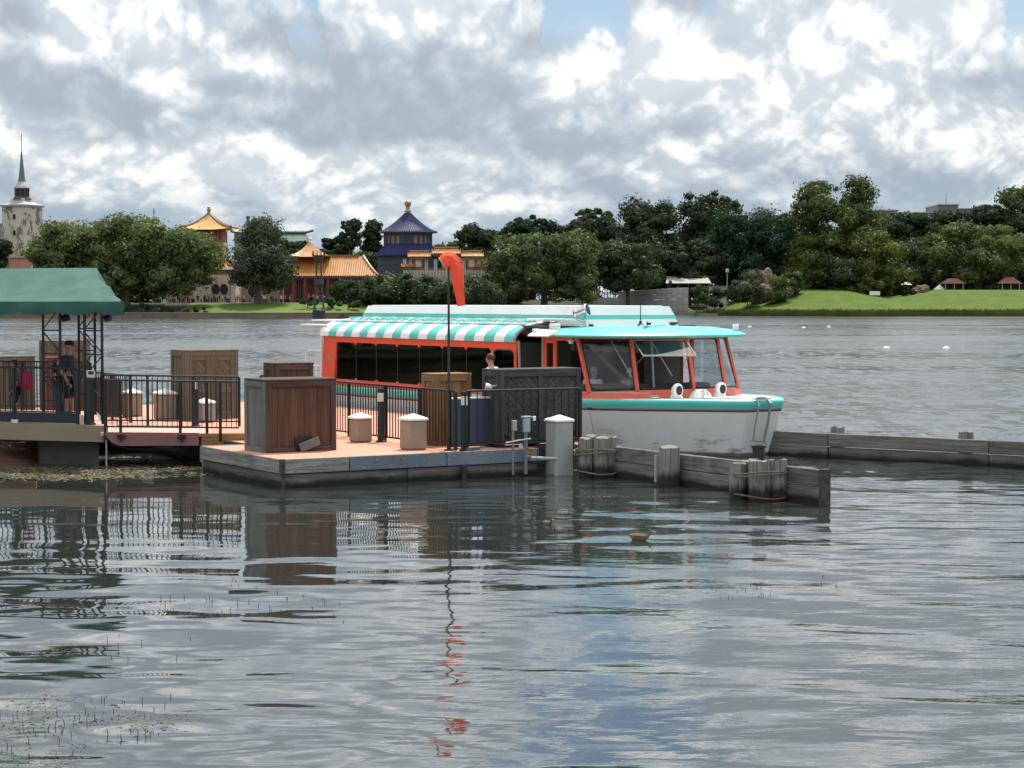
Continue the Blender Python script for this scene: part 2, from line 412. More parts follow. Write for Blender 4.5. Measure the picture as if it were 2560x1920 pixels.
M_OCHRE = wood('ochre boards', (0.19, 0.10, 0.042), (0.33, 0.19, 0.09), stain=0.35)
M_REDBOX = wood('red brown boards', (0.11, 0.045, 0.028), (0.17, 0.075, 0.048), stain=0.2)
M_PLATE = paint('blue grey steel plate', (0.13, 0.155, 0.185), 0.6, 0.3, 0.35, (0.04, 0.04, 0.045), scale=2.5)
M_BOLT = paint('dull bolt', (0.2, 0.2, 0.2), 0.5, 0.2)
M_GREENP = paint('dark green railing paint', (0.007, 0.017, 0.017), 0.4, 0.3)
M_BLACKP = paint('black railing paint', (0.007, 0.008, 0.009), 0.4, 0.3)
M_REFL = paint('pale label plate', (0.62, 0.58, 0.48), 0.5, 0.1)
M_CONC = paint('tan concrete', (0.30, 0.235, 0.175), 0.9, 0.22, 0.3, (0.10, 0.08, 0.06), scale=4, bump=0.004)
M_CONCG = paint('grey concrete', (0.30, 0.30, 0.285), 0.9, 0.22, 0.3, (0.10, 0.10, 0.095), scale=4, bump=0.004)
M_CAP = paint('white bollard cap', (0.80, 0.78, 0.72), 0.55, 0.08, 0.15, (0.4, 0.38, 0.33))
M_FASCIA = paint('tan plastered fascia', (0.235, 0.18, 0.12), 0.85, 0.15, 0.3, (0.12, 0.09, 0.06), scale=1.4)
M_MAROON = paint('maroon painted steel', (0.22, 0.095, 0.085), 0.6, 0.2, 0.3, (0.08, 0.05, 0.045), scale=2)
M_DARKCONC = paint('dark wet concrete', (0.06, 0.06, 0.055), 0.8, 0.3, 0.5, (0.01, 0.01, 0.01))
M_STEEL = paint('galvanised steel', (0.42, 0.43, 0.44), 0.45, 0.2, metal=0.6)
M_ROPE = wood('old rope', (0.10, 0.085, 0.06), (0.22, 0.19, 0.14), stain=0.4, grain=60)
M_RUBBER = paint('black rubber', (0.012, 0.012, 0.012), 0.6, 0.2)
M_ORANGE = paint('faded orange windsock cloth', (0.90, 0.085, 0.035), 0.8, 0.25, 0.0)
def pile_mat(g):
    v, rnd = objc(g, (34, 34, 1.0)); n = g.noise(v, 1.0, 5, 0.65, 0.3)
    ge = g.new('ShaderNodeNewGeometry'); z = g.sep(ge.outputs['Position'])[2]
    c = g.mix(g.mr(n, 0.3, 0.7), (0.09, 0.083, 0.074), (0.30, 0.28, 0.25))
    c = g.mix(g.mr(n, 0.58, 0.70), c, (0.02, 0.018, 0.015))
    wet = g.mr(g.m('ADD', z, g.m('MULTIPLY', g.noise(v, 0.5, 4, 0.6), -0.35)), 0.12, -0.04)     # weed-black tide line
    c = g.mix(g.m('MULTIPLY', wet, 0.92), c, (0.008, 0.008, 0.006))
    return pbsdf(g, c, 0.85, 0, 0.3, n, 0.7, 0.012)
M_PILE = mat('weathered timber pile', pile_mat)
def shore_plank_mat(g):
    v, rnd = objc(g); gv = g.vm('MULTIPLY', v, (1.1, 26, 26)); n = g.noise(gv, 1.0, 5, 0.65, 0.3)
    ge = g.new('ShaderNodeNewGeometry'); z = g.sep(ge.outputs['Position'])[2]
    c = g.mix(g.mr(n, 0.3, 0.72), (0.088, 0.083, 0.074), (0.20, 0.188, 0.165))
    k = g.m('ADD', 0.75, g.m('MULTIPLY', rnd, 0.45)); c = g.mix(1.0, c, g.comb(k, k, k), 'MULTIPLY')
    c = g.mix(g.m('MULTIPLY', g.mr(g.noise(v, 1.9, 6, 0.65), 0.5, 0.75), 0.65), c, (0.025, 0.022, 0.018))
    wet = g.mr(g.m('ADD', z, g.m('MULTIPLY', g.noise(v, 1.5, 5, 0.6), -0.20)), 0.07, -0.05)
    c = g.mix(g.m('MULTIPLY', wet, 0.93), c, (0.007, 0.007, 0.006))
    return pbsdf(g, c, 0.85, 0, 0.3, n, 0.6, 0.008)
M_SHOREP = mat('breakwater plank', shore_plank_mat)

# ------------------------------------------------------------------ dock frame: a along the front edge, b back along the boat
A0 = pz(708, 1150, 0.5); RV = Vector((0.8566, 0.516, 0)); SV = Vector((-0.516, 0.8566, 0)); UP = Vector((0, 0, 1))
DZ = 0.5
def D(a, b, z=DZ): return Vector((A0.x, A0.y, 0)) + RV * a + SV * b + UP * z
def plank(parent, name, m, p, q, w, t, up=(0, 0, 1), ch=0.008):
    """board from p to q as an object of its own whose local x runs along the grain (world points)"""
    p = Vector(p); q = Vector(q); d = q - p; L = d.length; d.normalize()
    side = d.cross(Vector(up)).normalized(); u = side.cross(d)
    mb = MB(); mb.ob((0, 0, 0), (L / 2, 0, 0), (0, w / 2, 0), (0, 0, t / 2), ch)
    o = link(name, new_mesh(name, mb.v, mb.f), m, parent)
    c = (p + q) / 2
    if parent is not None:
        pr = parent
        while pr is not None: c = c - Vector(pr.location); pr = pr.parent
    M4 = Matrix((d, side, u)).transposed().to_4x4(); M4.translation = c; o.matrix_local = M4
    return o

# ================================================================== floating dock
dock = thing('floating_dock', 'low floating dock with salmon deck and grey timber edging beside the boat', 'dock', D(4, 5, 0))
mb = MB()
mb.prism([D(0.02, 0.02, DZ - 0.12), D(5.35, 0.02, DZ - 0.12), D(5.35, 0.3, DZ - 0.12), D(6.75, 0.3, DZ - 0.12), D(6.75, 5.5, DZ - 0.12), D(8.8, 5.5, DZ - 0.12), D(8.8, 19, DZ - 0.12), D(-0.9, 19, DZ - 0.12), D(-0.9, 9, DZ - 0.12), D(1.0, 9, DZ - 0.12), D(1.0, 3.75, DZ - 0.12), D(0.02, 3.75, DZ - 0.12)], (0, 0, 0.12))
mb.build('deck', M_DECK, dock)
mb = MB(); mb.prism([D(0.2, 0.15, -0.3), D(6.6, 0.5, -0.3), D(6.6, 18.8, -0.3), D(1.1, 18.8, -0.3), D(1.1, 3.6, -0.3), D(0.2, 3.6, -0.3)], (0, 0, 0.66)); mb.build('float', M_DARKCONC, dock)
def edge_boards(a0, b0, a1, b1, cuts, z0, z1, m, out, nm='edge_board'):
    P, Q = Vector((a0, b0)), Vector((a1, b1))
    for i in range(len(cuts) - 1):
        p = P.lerp(Q, cuts[i] + 0.0015); q = P.lerp(Q, cuts[i + 1] - 0.0015); zc = (z0 + z1) / 2
        mm = m[i % len(m)] if isinstance(m, list) else m
        plank(dock, nm, mm, D(p.x + out[0], p.y + out[1], zc), D(q.x + out[0], q.y + out[1], zc), 0.07, z1 - z0)
edge_boards(0, 0, 1.27, 0, [0, 1], 0.255, DZ + 0.012, M_GREYW, (0, -0.03))
edge_boards(1.28, 0, 5.3, 0, [0, 0.5, 1], 0.255, DZ + 0.012, M_PLATE, (0, -0.035), 'edge_plate')
edge_boards(0, 0, 5.3, 0, [0, 0.47, 1], -0.12, 0.235, M_SHOREP, (0, 0.03), 'lower_timber')
edge_boards(0, 0, 0, 3.75, [0, 1], 0.255, DZ + 0.012, M_GREYW, (-0.03, 0))
edge_boards(0, 0, 0, 3.75, [0, 1], -0.12, 0.235, M_SHOREP, (0.03, 0), 'lower_timber')
edge_boards(0, 3.75, 1.0, 3.75, [0, 1], 0.1, DZ + 0.012, M_GREYW, (0, 0.03)); edge_boards(1.0, 3.8, 1.0, 9, [0, 1], 0.1, DZ + 0.012, M_DARKW, (-0.03, 0))
edge_boards(0, 19, 9, 19, [0, 0.5, 1], 0.255, DZ + 0.012, M_GREYW, (0, 0.03))
edge_boards(6.75, 0.3, 6.75, 5.5, [0, 1], 0.1, DZ + 0.012, M_GREYW, (0.03, 0)); edge_boards(8.8, 5.5, 8.8, 19, [0, 0.5, 1], 0.1, DZ + 0.012, M_GREYW, (0.03, 0)); edge_boards(5.3, 0.3, 6.75, 0.3, [0, 1], -0.1, DZ + 0.012, M_DARKW, (0, -0.03))
mb = MB(); mb.ob(D(-0.035, -0.035, 0.38), RV * 0.045, SV * 0.045, UP * 0.14, 0.01); mb.ob(D(0.0, 0.0, 0.05), RV * 0.03, SV * 0.03, UP * 0.2, 0.01); mb.build('corner_post', M_DARKW, dock)
mb = MB(); mb.tube([D(3.62, -0.12, -0.3), D(3.62, -0.12, 0.25)], 0.06, 10); mb.build('mooring_post', M_RUBBER, dock)
rnd = random.Random(3)
bolt = MB(); bolt.lathe([(0.022, -0.012), (0.022, 0.008), (0.0, 0.014)], n=8, rot=Matrix.Rotation(R(90), 3, 'X'))
bolt_me = new_mesh('bolt', bolt.v, bolt.f)
for i in range(14):
    p = D(1.55 + i * 0.27, -0.078, 0.36 + 0.07 * (1 if i % 2 else -1)) - Vector(dock.location)
    o = link('bolt', bolt_me, M_BOLT, dock); o.location = p; o.rotation_euler.z = math.atan2(RV.y, RV.x)
for i in range(6):
    p = D(0.2 + i * 0.19, -0.068, 0.36 + 0.06 * (1 if i % 2 else -1)) - Vector(dock.location)
    o = link('bolt', bolt_me, M_DARKW, dock); o.location = p; o.rotation_euler.z = math.atan2(RV.y, RV.x)
# litter at the foot of the railing
bl = MB(); bl.ob(D(3.93, 0.12, DZ + 0.035), RV * 0.14, SV * 0.06, UP * 0.03, 0.01)
tag(bl.build('wood_offcut', M_TANC), 'small pale wood offcut lying under the low rail by the green post', 'wood scrap')
bl = MB(); bl.ob(D(5.02, 0.14, DZ + 0.045), RV * 0.035, SV * 0.03, UP * 0.045, 0.01)
tag(bl.build('cup', M_CAP), 'tiny white cup on the deck edge under the grey crate railing', 'cup')

# ================================================================== crates
def crate(name, label, a, b, la, lb, z0, z1, m_front, m_left, m_frame, style='planks', group='shipping crates on the dock', lip=0.05, frame=0.11, cell=0.13):
    """large box: a board frame, recessed planks on the front (facing the lake) and on the left side"""
    t = thing(name, label, 'crate', D(a + la / 2, b + lb / 2, z0), group)
    H = z1 - z0
    mb = MB(); mb.ob(D(a + la / 2, b + lb / 2, z0 + H / 2), RV * (la / 2 - 0.05), SV * (lb / 2 - 0.05), UP * (H / 2 - 0.02)); mb.build('core', M_DARKW, t)
    mb = MB(); mb.ob(D(a + la / 2, b + lb / 2, z1 - 0.012), RV * (la / 2 + 0.015), SV * (lb / 2 + 0.015), UP * 0.022, 0.008); mb.build('lid', m_frame, t)
    zt = z1 - 0.035
    def face(P0, u, n, L, mp, mf, sty):
        # P0 lower left corner of the face, u along it, n outwards
        def Q(s, z, o=0.0): return P0 + u * s + UP * z + n * o
        top = zt - z0
        for s0, s1 in ((0.0, frame), (L - frame, L)):
            plank(t, 'frame_board', mf, Q((s0 + s1) / 2, 0.0), Q((s0 + s1) / 2, top), 0.05, s1 - s0, u)
        plank(t, 'frame_board', mf, Q(frame, top - frame / 2, -0.002), Q(L - frame, top - frame / 2, -0.002), 0.05, frame)
        plank(t, 'frame_board', mf, Q(frame, frame * 0.45, -0.002), Q(L - frame, frame * 0.45, -0.002), 0.05, frame * 0.9)
        lo, hi = frame * 0.9, top - frame; x0, x1 = frame, L - frame
        if sty == 'planks':
            k = max(2, round((x1 - x0) / cell)); w = (x1 - x0) / k
            for i in range(k):
                plank(t, 'board', mp, Q(x0 + (i + 0.5) * w, lo + 0.002, -0.022), Q(x0 + (i + 0.5) * w, hi - 0.002, -0.022 + 0.004 * ((i * 7) % 3)), 0.02, w - 0.003, u, 0.002)
        else:
            # two framed fields with diagonal boards that mirror each other
            mid = (x0 + x1) / 2
            if sty != 'single': plank(t, 'frame_board', mf, Q(mid, lo), Q(mid, hi), 0.05, frame, u)
            fields = [(x0, x1, 1)] if sty == 'single' else [(x0, mid - frame / 2, 1), (mid + frame / 2, x1, -1)]
            if sty == 'doors':
                nf = []
                for f0, f1, sgn in fields:
                    for s0, s1 in ((f0, f0 + 0.09), (f1 - 0.09, f1)): plank(t, 'door_board', mf, Q((s0 + s1) / 2, lo), Q((s0 + s1) / 2, hi), 0.036, s1 - s0, u)
                    for zz in (lo + 0.05, hi - 0.05, lo + (hi - lo) * 0.42): plank(t, 'door_board', mf, Q(f0 + 0.09, zz, -0.003), Q(f1 - 0.09, zz, -0.003), 0.034, 0.10)
                    nf.append((f0 + 0.09, f1 - 0.09, 1))
                fields = nf
            for f0, f1, sgn in fields:
                w = 0.105; W = f1 - f0; Hh = hi - lo; step = w * 1.4142
                c = -Hh
                while c < W:
                    # board along direction (1,-1) (or mirrored); clipped to the field
                    pts = []
                    for off in (c, c + step - 0.012):
                        xa, xb = max(0, off), min(W, off + Hh)
                        pts.append((xa, xb, off))
                    (xa, xb, o1), (xa2, xb2, o2) = pts
                    poly = []
                    def P2(x, off): zz = hi - (x - off); xx = f0 + x if sgn > 0 else f1 - x; return (xx, zz)
                    if xb > xa: poly += [P2(xa, o1), P2(xb, o1)]
                    if xb < W - 1e-6 and xb2 >= W - 1e-6: poly.append((f1 if sgn > 0 else f0, lo)) if xb > xa else None
                    if xb2 > xa2: poly += [P2(xb2, o2), P2(xa2, o2)]
                    if xa2 > 1e-6 and xa <= 1e-6: poly.append((f0 if sgn > 0 else f1, hi)) if xb > xa else None
                    if len(poly) >= 3:
                        m_ = MB(); m_.prism([Q(px_, pz_, -0.028) for px_, pz_ in poly], n * (0.014 + 0.004 * rnd.random())); m_.build('board', mp, t)
                    c += step
    face(D(a, b, z0), RV, -SV, la, m_front, m_frame, style)
    face(D(a, b + lb, z0), -SV, -RV, lb, m_left, m_frame if m_left is m_front else m_left, 'planks' if style in ('planks', 'chevron') else 'single' if style == 'single' else 'planks')
    # plain back and right sides
    mb = MB(); mb.ob(D(a + la / 2, b + lb - 0.03, z0 + H / 2 - 0.02), RV * (la / 2), SV * 0.02, UP * (H / 2 - 0.03)); mb.ob(D(a + la - 0.02, b + lb / 2 + 0.01, z0 + H / 2 - 0.02), RV * 0.02, SV * (lb / 2 - 0.04), UP * (H / 2 - 0.03)); mb.build('back_panel', m_front, t)
    return t
c1 = crate('wooden_crate', 'big brown crate with silvered left side and a broken hole near its foot', 0.37, 1.59, 1.44, 0.95, DZ, 1.855, M_BROWNC, M_SILVER, M_DKBROWN, 'planks')
# the broken board propped over the hole at the foot
mb = MB(); mb.ob(D(1.12, 1.566, DZ + 0.16), RV * 0.17, SV * 0.012, UP * 0.12); mb.build('hole', M_RUBBER, c1)  # black slab laid on the boards; its colour stands for the shade inside
plank(c1, 'broken_board', M_SILVER, D(1.02, 1.50, DZ + 0.07), D(1.42, 1.50, DZ + 0.21), 0.025, 0.17)
crate('wooden_crate', 'small dark brown crate whose top shows behind the big brown crate', 1.86, 4.5, 0.85, 0.52, DZ, 2.06, M_DKBROWN, M_DKBROWN, M_DKBROWN, 'planks')
crate('wooden_crate', 'khaki crate with cross-braced double doors beside the far railing', 2.85, 11.9, 1.36, 0.86, DZ, 2.15, M_TANC, M_TANC, M_TANC, 'doors')
crate('wooden_crate', 'narrow ochre crate standing between the fence and the boat, under the windsock pole', 3.9, 1.5, 0.80, 0.52, DZ, 1.90, M_OCHRE, M_OCHRE, M_OCHRE, 'planks')
c5 = crate('wooden_crate', 'large charcoal crate with chevron boards in front of the boat cabin door', 4.72, 0.45, 1.86, 0.62, DZ + 0.06, 2.0, M_GREYC, M_GREYC, M_GREYC, 'chevron')
crate('wooden_crate', 'low red-brown crate beside the far bollards', 1.15, 14.2, 0.9, 0.5, DZ, 1.42, M_REDBOX, M_REDBOX, M_REDBOX, 'planks')
crate('wooden_crate', 'tall red-brown crate behind the lattice column of the green shelter', 0.75, 15.6, 0.72, 0.6, DZ, 1.92, M_REDBOX, M_REDBOX, M_REDBOX, 'planks')
crate('wooden_crate', 'khaki panelled crate behind the man in the cap', 1.3, 17.5, 1.15, 0.6, DZ, 2.3, M_TANC, M_TANC, M_TANC, 'doors')
crate('wooden_crate', 'slatted khaki crate behind the platform rail near the child', 0.15, 17.9, 0.95, 0.6, DZ, 1.9, M_TANC, M_TANC, M_TANC, 'planks')

# ================================================================== concrete bollards with pyramid caps
def bollard(label, a, b, z0, h, w, m, group='concrete bollards on the dock'):
    t = thing('concrete_bollard', label, 'bollard', D(a, b, z0), group)
    mb = MB(); mb.ob(D(a, b, z0 + h / 2), RV * w / 2, SV * w / 2, UP * h / 2, 0.035); mb.build('post', m, t)
    mb = MB(); w2 = w / 2 + 0.012
    ring = lambda q, z: [D(a - q, b - q, z), D(a + q, b - q, z), D(a + q, b + q, z), D(a - q, b + q, z)]
    mb.loft([ring(w2, z0 + h), ring(w2, z0 + h + 0.035), ring(w2 - 0.02, z0 + h + 0.05), ring(0.012, z0 + h + 0.125)]); mb.build('cap', M_CAP, t)
bollard('tan bollard with white cap just right of the big brown crate', 3.16, 3.25, DZ, 0.47, 0.36, M_CONC)
bollard('tan bollard with white cap left of the windsock pole', 3.14, 0.98, DZ, 0.56, 0.40, M_CONC)
bollard('tall grey bollard with white cap rising from the water at the dock end', 5.66, -0.22, -0.4, 1.42, 0.40, M_CONCG)
bollard('distant bollard seen through the gangway rail, nearest the big crate', 2.95, 10.9, DZ, 0.44, 0.40, M_CONCG)
bollard('distant bollard with pointed cap in the middle of the gangway rail', 2.58, 12.5, DZ, 0.60, 0.44, M_CONC)
bollard('distant bollard beside the low red-brown crate', 2.3, 14.0, DZ, 0.56, 0.40, M_CONC)

# ================================================================== railings
bal = MB(); bal.ob((0, 0, 0.5), (0.009, 0, 0), (0, 0.009, 0), (0, 0, 0.5)); BAL_ME = new_mesh('baluster', bal.v, bal.f)
def railing(label, p, q, h, posts, nb, m, z0a=0.10, name='railing', round_top=False, group='railings of the dock', postw=0.03, kick=None, hang=0.0, balw=1.0):
    p = Vector(p); q = Vector(q); t = thing(name, label, 'railing', (p + q) / 2, group); d = q - p
    zt = Vector((0, 0, h))
    mb = MB(); mb.bar(p + zt, q + zt, 0.05, 0.04, ch=0.01); mb.build('top_rail', m, t)
    zb = Vector((0, 0, z0a)); mb = MB(); mb.bar(p + zb, q + zb, 0.035, 0.03); mb.build('bottom_rail', m, t)
    for f in posts:
        c = p + d * f; mb = MB(); mb.ob(c + Vector((0, 0, (h - hang) / 2)), d.normalized() * postw, d.normalized().cross(UP) * postw, UP * ((h + hang) / 2 - 0.01), 0.006); mb.build('post', m, t)
    me = BAL_ME.copy(); me.materials.clear(); me.materials.append(m)
    rz = math.atan2(d.y, d.x)
    for i in range(nb):
        f = (i + 0.5) / nb
        if min(abs(f - g_) for g_ in posts) * d.length < 0.035: continue
        o = link('baluster', me, m, t); o.location = p + d * f + zb - Vector(t.location); o.scale = (balw, balw, h - z0a); o.rotation_euler.z = rz
    if kick:
        mb = MB(); mb.bar(p + Vector((0, 0, kick[0])) , q + Vector((0, 0, kick[0])), 0.03, kick[1]); mb.build('kick_plate', m, t)
    return t
railing('black railing running back along the boat from the windsock pole', D(3.62, 0.2), D(3.62, 9.2), 1.13, [0.0, 0.155, 0.32, 0.50, 0.66, 0.83, 1.0], 76, M_BLACKP)
railing('black railing along the dock front before the charcoal crate', D(3.78, 0.1), D(6.28, 0.0), 1.13, [0.0, 1.0], 15, M_BLACKP, 0.15)
railing('dark green railing on the far side of the dock behind the bollards', D(1.35, 11.5), D(1.35, 15.2), 1.1, [0, 0.33, 0.66, 1.0], 26, M_GREENP)

def green_post(label, a, b, h, r=0.075, plate=True):
    t = thing('guide_post', label, 'post', D(a, b, DZ), 'thick green guide posts')
    mb = MB(); mb.lathe([(r, DZ), (r, DZ + h - 0.02), (r * 0.9, DZ + h)], D(a, b, 0), 14); mb.build('shaft', M_GREENP, t, smooth=False)
    mb = MB(); mb.lathe([(r * 1.45, DZ), (r * 1.45, DZ + 0.025), (r, DZ + 0.04)], D(a, b, 0), 14); mb.build('base_flange', M_GREENP, t)
    mb = MB(); c = D(a, b, DZ + h - 0.18) - Vector((0.10, 0.995, 0)).normalized() * (r + 0.006); mb.ob(c, (0.062, -0.006, 0), (0, 0.006, 0), UP * 0.085, 0.004); mb.build('label_plate', M_REFL, t)
green_post('thick green post with pale plate beside the windsock pole', 3.80, 0.16, 1.13)
green_post('thick green post with pale plate behind the first tan bollard', 3.52, 3.05, 1.08)
green_post('thick green post beside the ochre crate, half hidden by railing', 2.2, 9.6, 1.1)

# ================================================================== windsock and pole
PB = D(3.60, 0.42)
wp = thing('windsock_pole', 'slim dark pole standing on the dock, carrying the windsock', 'pole', PB)
POLE_H = pd(1115, 654, PB.y).z - DZ
mb = MB(); mb.tube([PB, PB + UP * POLE_H * 0.55, PB + UP * POLE_H], [0.03, 0.026, 0.018], 10); mb.build('shaft', paint('pole paint', (0.03, 0.026, 0.024), 0.5, 0.3), wp)
mb = MB(); mb.lathe([(0.09, 0), (0.09, 0.02), (0.04, 0.03), (0.035, 0.25), (0.03, 0.26)], PB, 12); mb.build('base', M_BLACKP, wp)
mb = MB(); mb.tube([PB + UP * (POLE_H - 0.03), PB + UP * (POLE_H + 0.03) + Vector((0.05, -0.02, 0)), PB + UP * (POLE_H + 0.02) + Vector((0.12, -0.02, 0))], 0.008, 6); mb.build('swivel_arm', M_STEEL, wp)
def windsock():
    t = thing('windsock', 'limp orange windsock hanging from the dark pole', 'windsock', PB + UP * POLE_H)
    T = PB + UP * POLE_H; n = 28; rings = []
    # hoop at the top, cloth drapes over and hangs slack
    path = [(-0.10, -0.06, 0.150, 0.55), (-0.05, 0.02, 0.158, 0.35), (0.03, 0.05, 0.160, 0.0), (0.10, 0.01, 0.158, -0.6), (0.14, -0.10, 0.152, -1.1), (0.160, -0.25, 0.142, -1.35), (0.185, -0.43, 0.126, -1.40), (0.210, -0.62, 0.110, -1.42), (0.232, -0.77, 0.096, -1.42), (0.24, -0.83, 0.090, -1.42)]
    for i, (x, z, r, an) in enumerate(path):
        ring = []
        c, s = math.cos(an), math.sin(an)
        for k in range(n):
            a = 2 * math.pi * k / n
            fold = 1 + (0.20 * math.sin(5 * a + i * 0.5) + 0.10 * math.sin(9 * a - i * 0.8)) * min(1, i / 3)
            w, dpt = r * fold * (0.68 if i > 2 else 0.95), r * fold * 0.6
            px_, py_ = math.cos(a) * w, math.sin(a) * dpt
            # ring plane is square to the path direction (c, s)
            ring.append(T + Vector((x - s * px_ * 1.12, py_, z + c * px_ * 1.05)))
        rings.append(ring)
    mb = MB(); mb.loft(rings, True, False); o = mb.build('sleeve', M_ORANGE, t, smooth=True)
    sm = o.modifiers.new('sub', 'SUBSURF'); sm.levels = 1; sm.render_levels = 1
    mb = MB(); mb.tube([p for p in rings[0][::2]], 0.008, 6, closed=True); mb.build('hoop', M_STEEL, t)
    mb = MB(); mb.tube([T + Vector((0.26, -0.05, -0.5)), T + Vector((0.33, -0.06, -0.58)), T + Vector((0.38, -0.06, -0.60))], 0.006, 5); mb.build('tether', M_ROPE, t)
windsock()

# ================================================================== shore power post at the dock end
pp = thing('power_post', 'short timber post with grey switch boxes and cables at the dock end', 'utility post', D(4.72, -0.25, 0))
plank(pp, 'post', M_DARKW, D(4.74, -0.22, -0.4), D(4.74, -0.22, 0.85), 0.12, 0.12)
def conduit(a, b, z0, z1, r, m, nm='conduit'): mb = MB(); mb.tube([D(a, b, z0), D(a, b, z1)], r, 8); mb.build(nm, m, pp)
M_PIPE = paint('dull grey conduit', (0.16, 0.165, 0.165), 0.6, 0.25, 0.4, (0.04, 0.04, 0.035))
conduit(4.58, -0.30, 0.05, 0.98, 0.022, M_PIPE); conduit(4.86, -0.30, 0.05, 0.86, 0.035, M_PIPE)
mb = MB(); mb.ob(D(4.87, -0.31, 0.98), RV * 0.065, SV * 0.05, UP * 0.14, 0.015); mb.ob(D(4.87, -0.31, 1.135), RV * 0.09, SV * 0.06, UP * 0.015, 0.006); mb.build('switch_box', paint('grey switch box', (0.30, 0.34, 0.35), 0.5), pp)
mb = MB(); mb.ob(D(4.60, -0.31, 0.98), RV * 0.045, SV * 0.04, UP * 0.10, 0.012); mb.build('junction_box', M_STEEL, pp)
mb = MB(); mb.tube([D(4.4, -0.33, 0.66), D(4.7, -0.34, 0.70), D(4.95, -0.33, 0.72)], 0.018, 6); mb.build('clamp_bar', M_STEEL, pp)
mb = MB()
mb.tube([D(4.60, -0.31, 1.07), D(4.56, -0.33, 1.22), D(4.50, -0.35, 1.28), D(4.44, -0.35, 1.31)], 0.014, 6)
mb.tube([D(4.62, -0.31, 1.07), D(4.66, -0.35, 1.16), D(4.62, -0.36, 1.24), D(4.54, -0.36, 1.30)], 0.012, 6)
mb.tube([D(4.93, -0.31, 1.12), D(5.05, -0.33, 1.10), D(5.10, -0.33, 0.98), D(5.13, -0.33, 0.6), D(5.08, -0.33, 0.30)], 0.010, 6); mb.build('cable', M_RUBBER, pp)
mb = MB(); mb.ob(D(5.03, -0.33, 1.10), RV * 0.03, SV * 0.02, UP * 0.045, 0.01); mb.build('plug', M_CAP, pp)
st = thing('mooring_bracket', 'pale metal foot bracket projecting from the dock end beside the grey bollard', 'bracket', D(5.1, -0.2, 0.3))
mb = MB(); mb.tube([D(4.98, -0.05, 0.36), D(4.96, -0.34, 0.36), D(5.55, -0.40, 0.32), D(5.52, -0.08, 0.32)], 0.03, 8); mb.build('loop', M_STEEL, st)
mb = MB(); mb.ob(D(5.25, -0.1, 0.30), RV * 0.2, SV * 0.09, UP * 0.02, 0.006); mb.build('foot_plate', M_STEEL, st)
st2 = MB(); st2.ob(D(5.10, 0.0, 0.45), RV * 0.085, SV * 0.07, UP * 0.07, 0.012); tag(st2.build('small_box', M_OCHRE), 'small brown box on the ledge above the metal foot bracket', 'box')
# floor hump under the charcoal crate and what stands behind the rail
sk = thing('wooden_skid', 'dark timber skid under the charcoal crate', 'skid', D(5.6, 0.6, DZ))
for i in range(3): plank(sk, 'bearer', M_DARKW, D(4.8 + 0.8 * i, 0.46, DZ + 0.03), D(4.8 + 0.8 * i, 1.05, DZ + 0.03), 0.12, 0.055)
# blue panel between the crates
bp = thing('blue_panel', 'dark blue gangplank panel leaning between ochre and charcoal crates', 'panel', D(4.3, 0.9, DZ))
mb = MB(); mb.ob(D(4.35, 0.85, DZ + 0.48), RV * 0.48, SV * 0.03, UP * 0.46, 0.01); mb.build('sheet', paint('slate blue panel', (0.05, 0.075, 0.12), 0.5, 0.15), bp)
mb = MB(); mb.ob(D(4.35, 0.84, DZ + 0.955), RV * 0.49, SV * 0.04, UP * 0.018, 0.005); mb.build('top_edge', M_CAP, bp)

# lamp-like fitting on the crate
hk = thing('hook_lamp', 'small grey floodlight clamped to the left side of the charcoal crate', 'lamp', D(4.66, 0.5, 1.7))
mb = MB(); mb.lathe([(0.03, -0.08), (0.075, -0.06), (0.09, 0.05), (0.085, 0.055), (0.0, 0.03)], D(4.50, 0.5, 1.66), 14, rot=Matrix.Rotation(R(-80), 3, 'Y')); mb.build('lamp_head', M_STEEL, hk, smooth=True)
mb = MB(); mb.tube([D(4.52, 0.5, 1.68), D(4.74, 0.5, 1.70)], 0.018, 6); mb.build('arm', M_STEEL, hk)

# ================================================================== left platform, gangway and shelter
PF = Vector((2.30, -0.77, 0)).normalized(); PN = Vector((-0.25, 0.968, 0))          # along the platform front, and back from it
PO = pz(262, 1064, 0.83)
def Pp(s, n, z): return Vector((PO.x, PO.y, 0)) + PF * s + PN * n + UP * z       # s<0 runs left
plat = thing('boarding_platform', 'raised boarding platform with tan fascia at the left edge', 'platform', Pp(-3, 2, 0))
mb = MB(); mb.prism([Pp(-9, 0.05, 0.72), Pp(0, 0.05, 0.72), Pp(0, 5.2, 0.72), Pp(-9, 5.2, 0.72)], (0, 0, 0.11)); mb.build('floor', M_DECKPINK, plat)
for i in range(3): plank(plat, 'fascia_board', M_FASCIA, Pp(-9 + 3 * i + 0.004, 0.0, 0.665), Pp(-6 + 3 * i - 0.004, 0.0, 0.665), 0.10, 0.335)
plank(plat, 'fascia_board', M_FASCIA, Pp(0.03, 0.05, 0.665), Pp(0.03, 5.2, 0.665), 0.08, 0.335)
mb = MB(); mb.prism([Pp(-1.5, 0.5, -0.4), Pp(-0.12, 0.35, -0.4), Pp(-0.12, 1.6, -0.4), Pp(-1.5, 1.6, -0.4)], (0, 0, 0.88)); mb.build('pile_cap', M_DARKCONC, plat)
for s_ in (-1.3, -0.3, -4.4, -5.4, -8): mb = MB(); mb.tube([Pp(s_, 2.4, -0.6), Pp(s_, 2.4, 0.7)], 0.2, 12); mb.build('pile', M_DARKCONC, plat)
mb = MB(); mb.tube([Pp(0.03, -0.06, -0.3), Pp(0.03, -0.06, 0.82)], 0.018, 6); mb.build('drain_pipe', M_STEEL, plat)
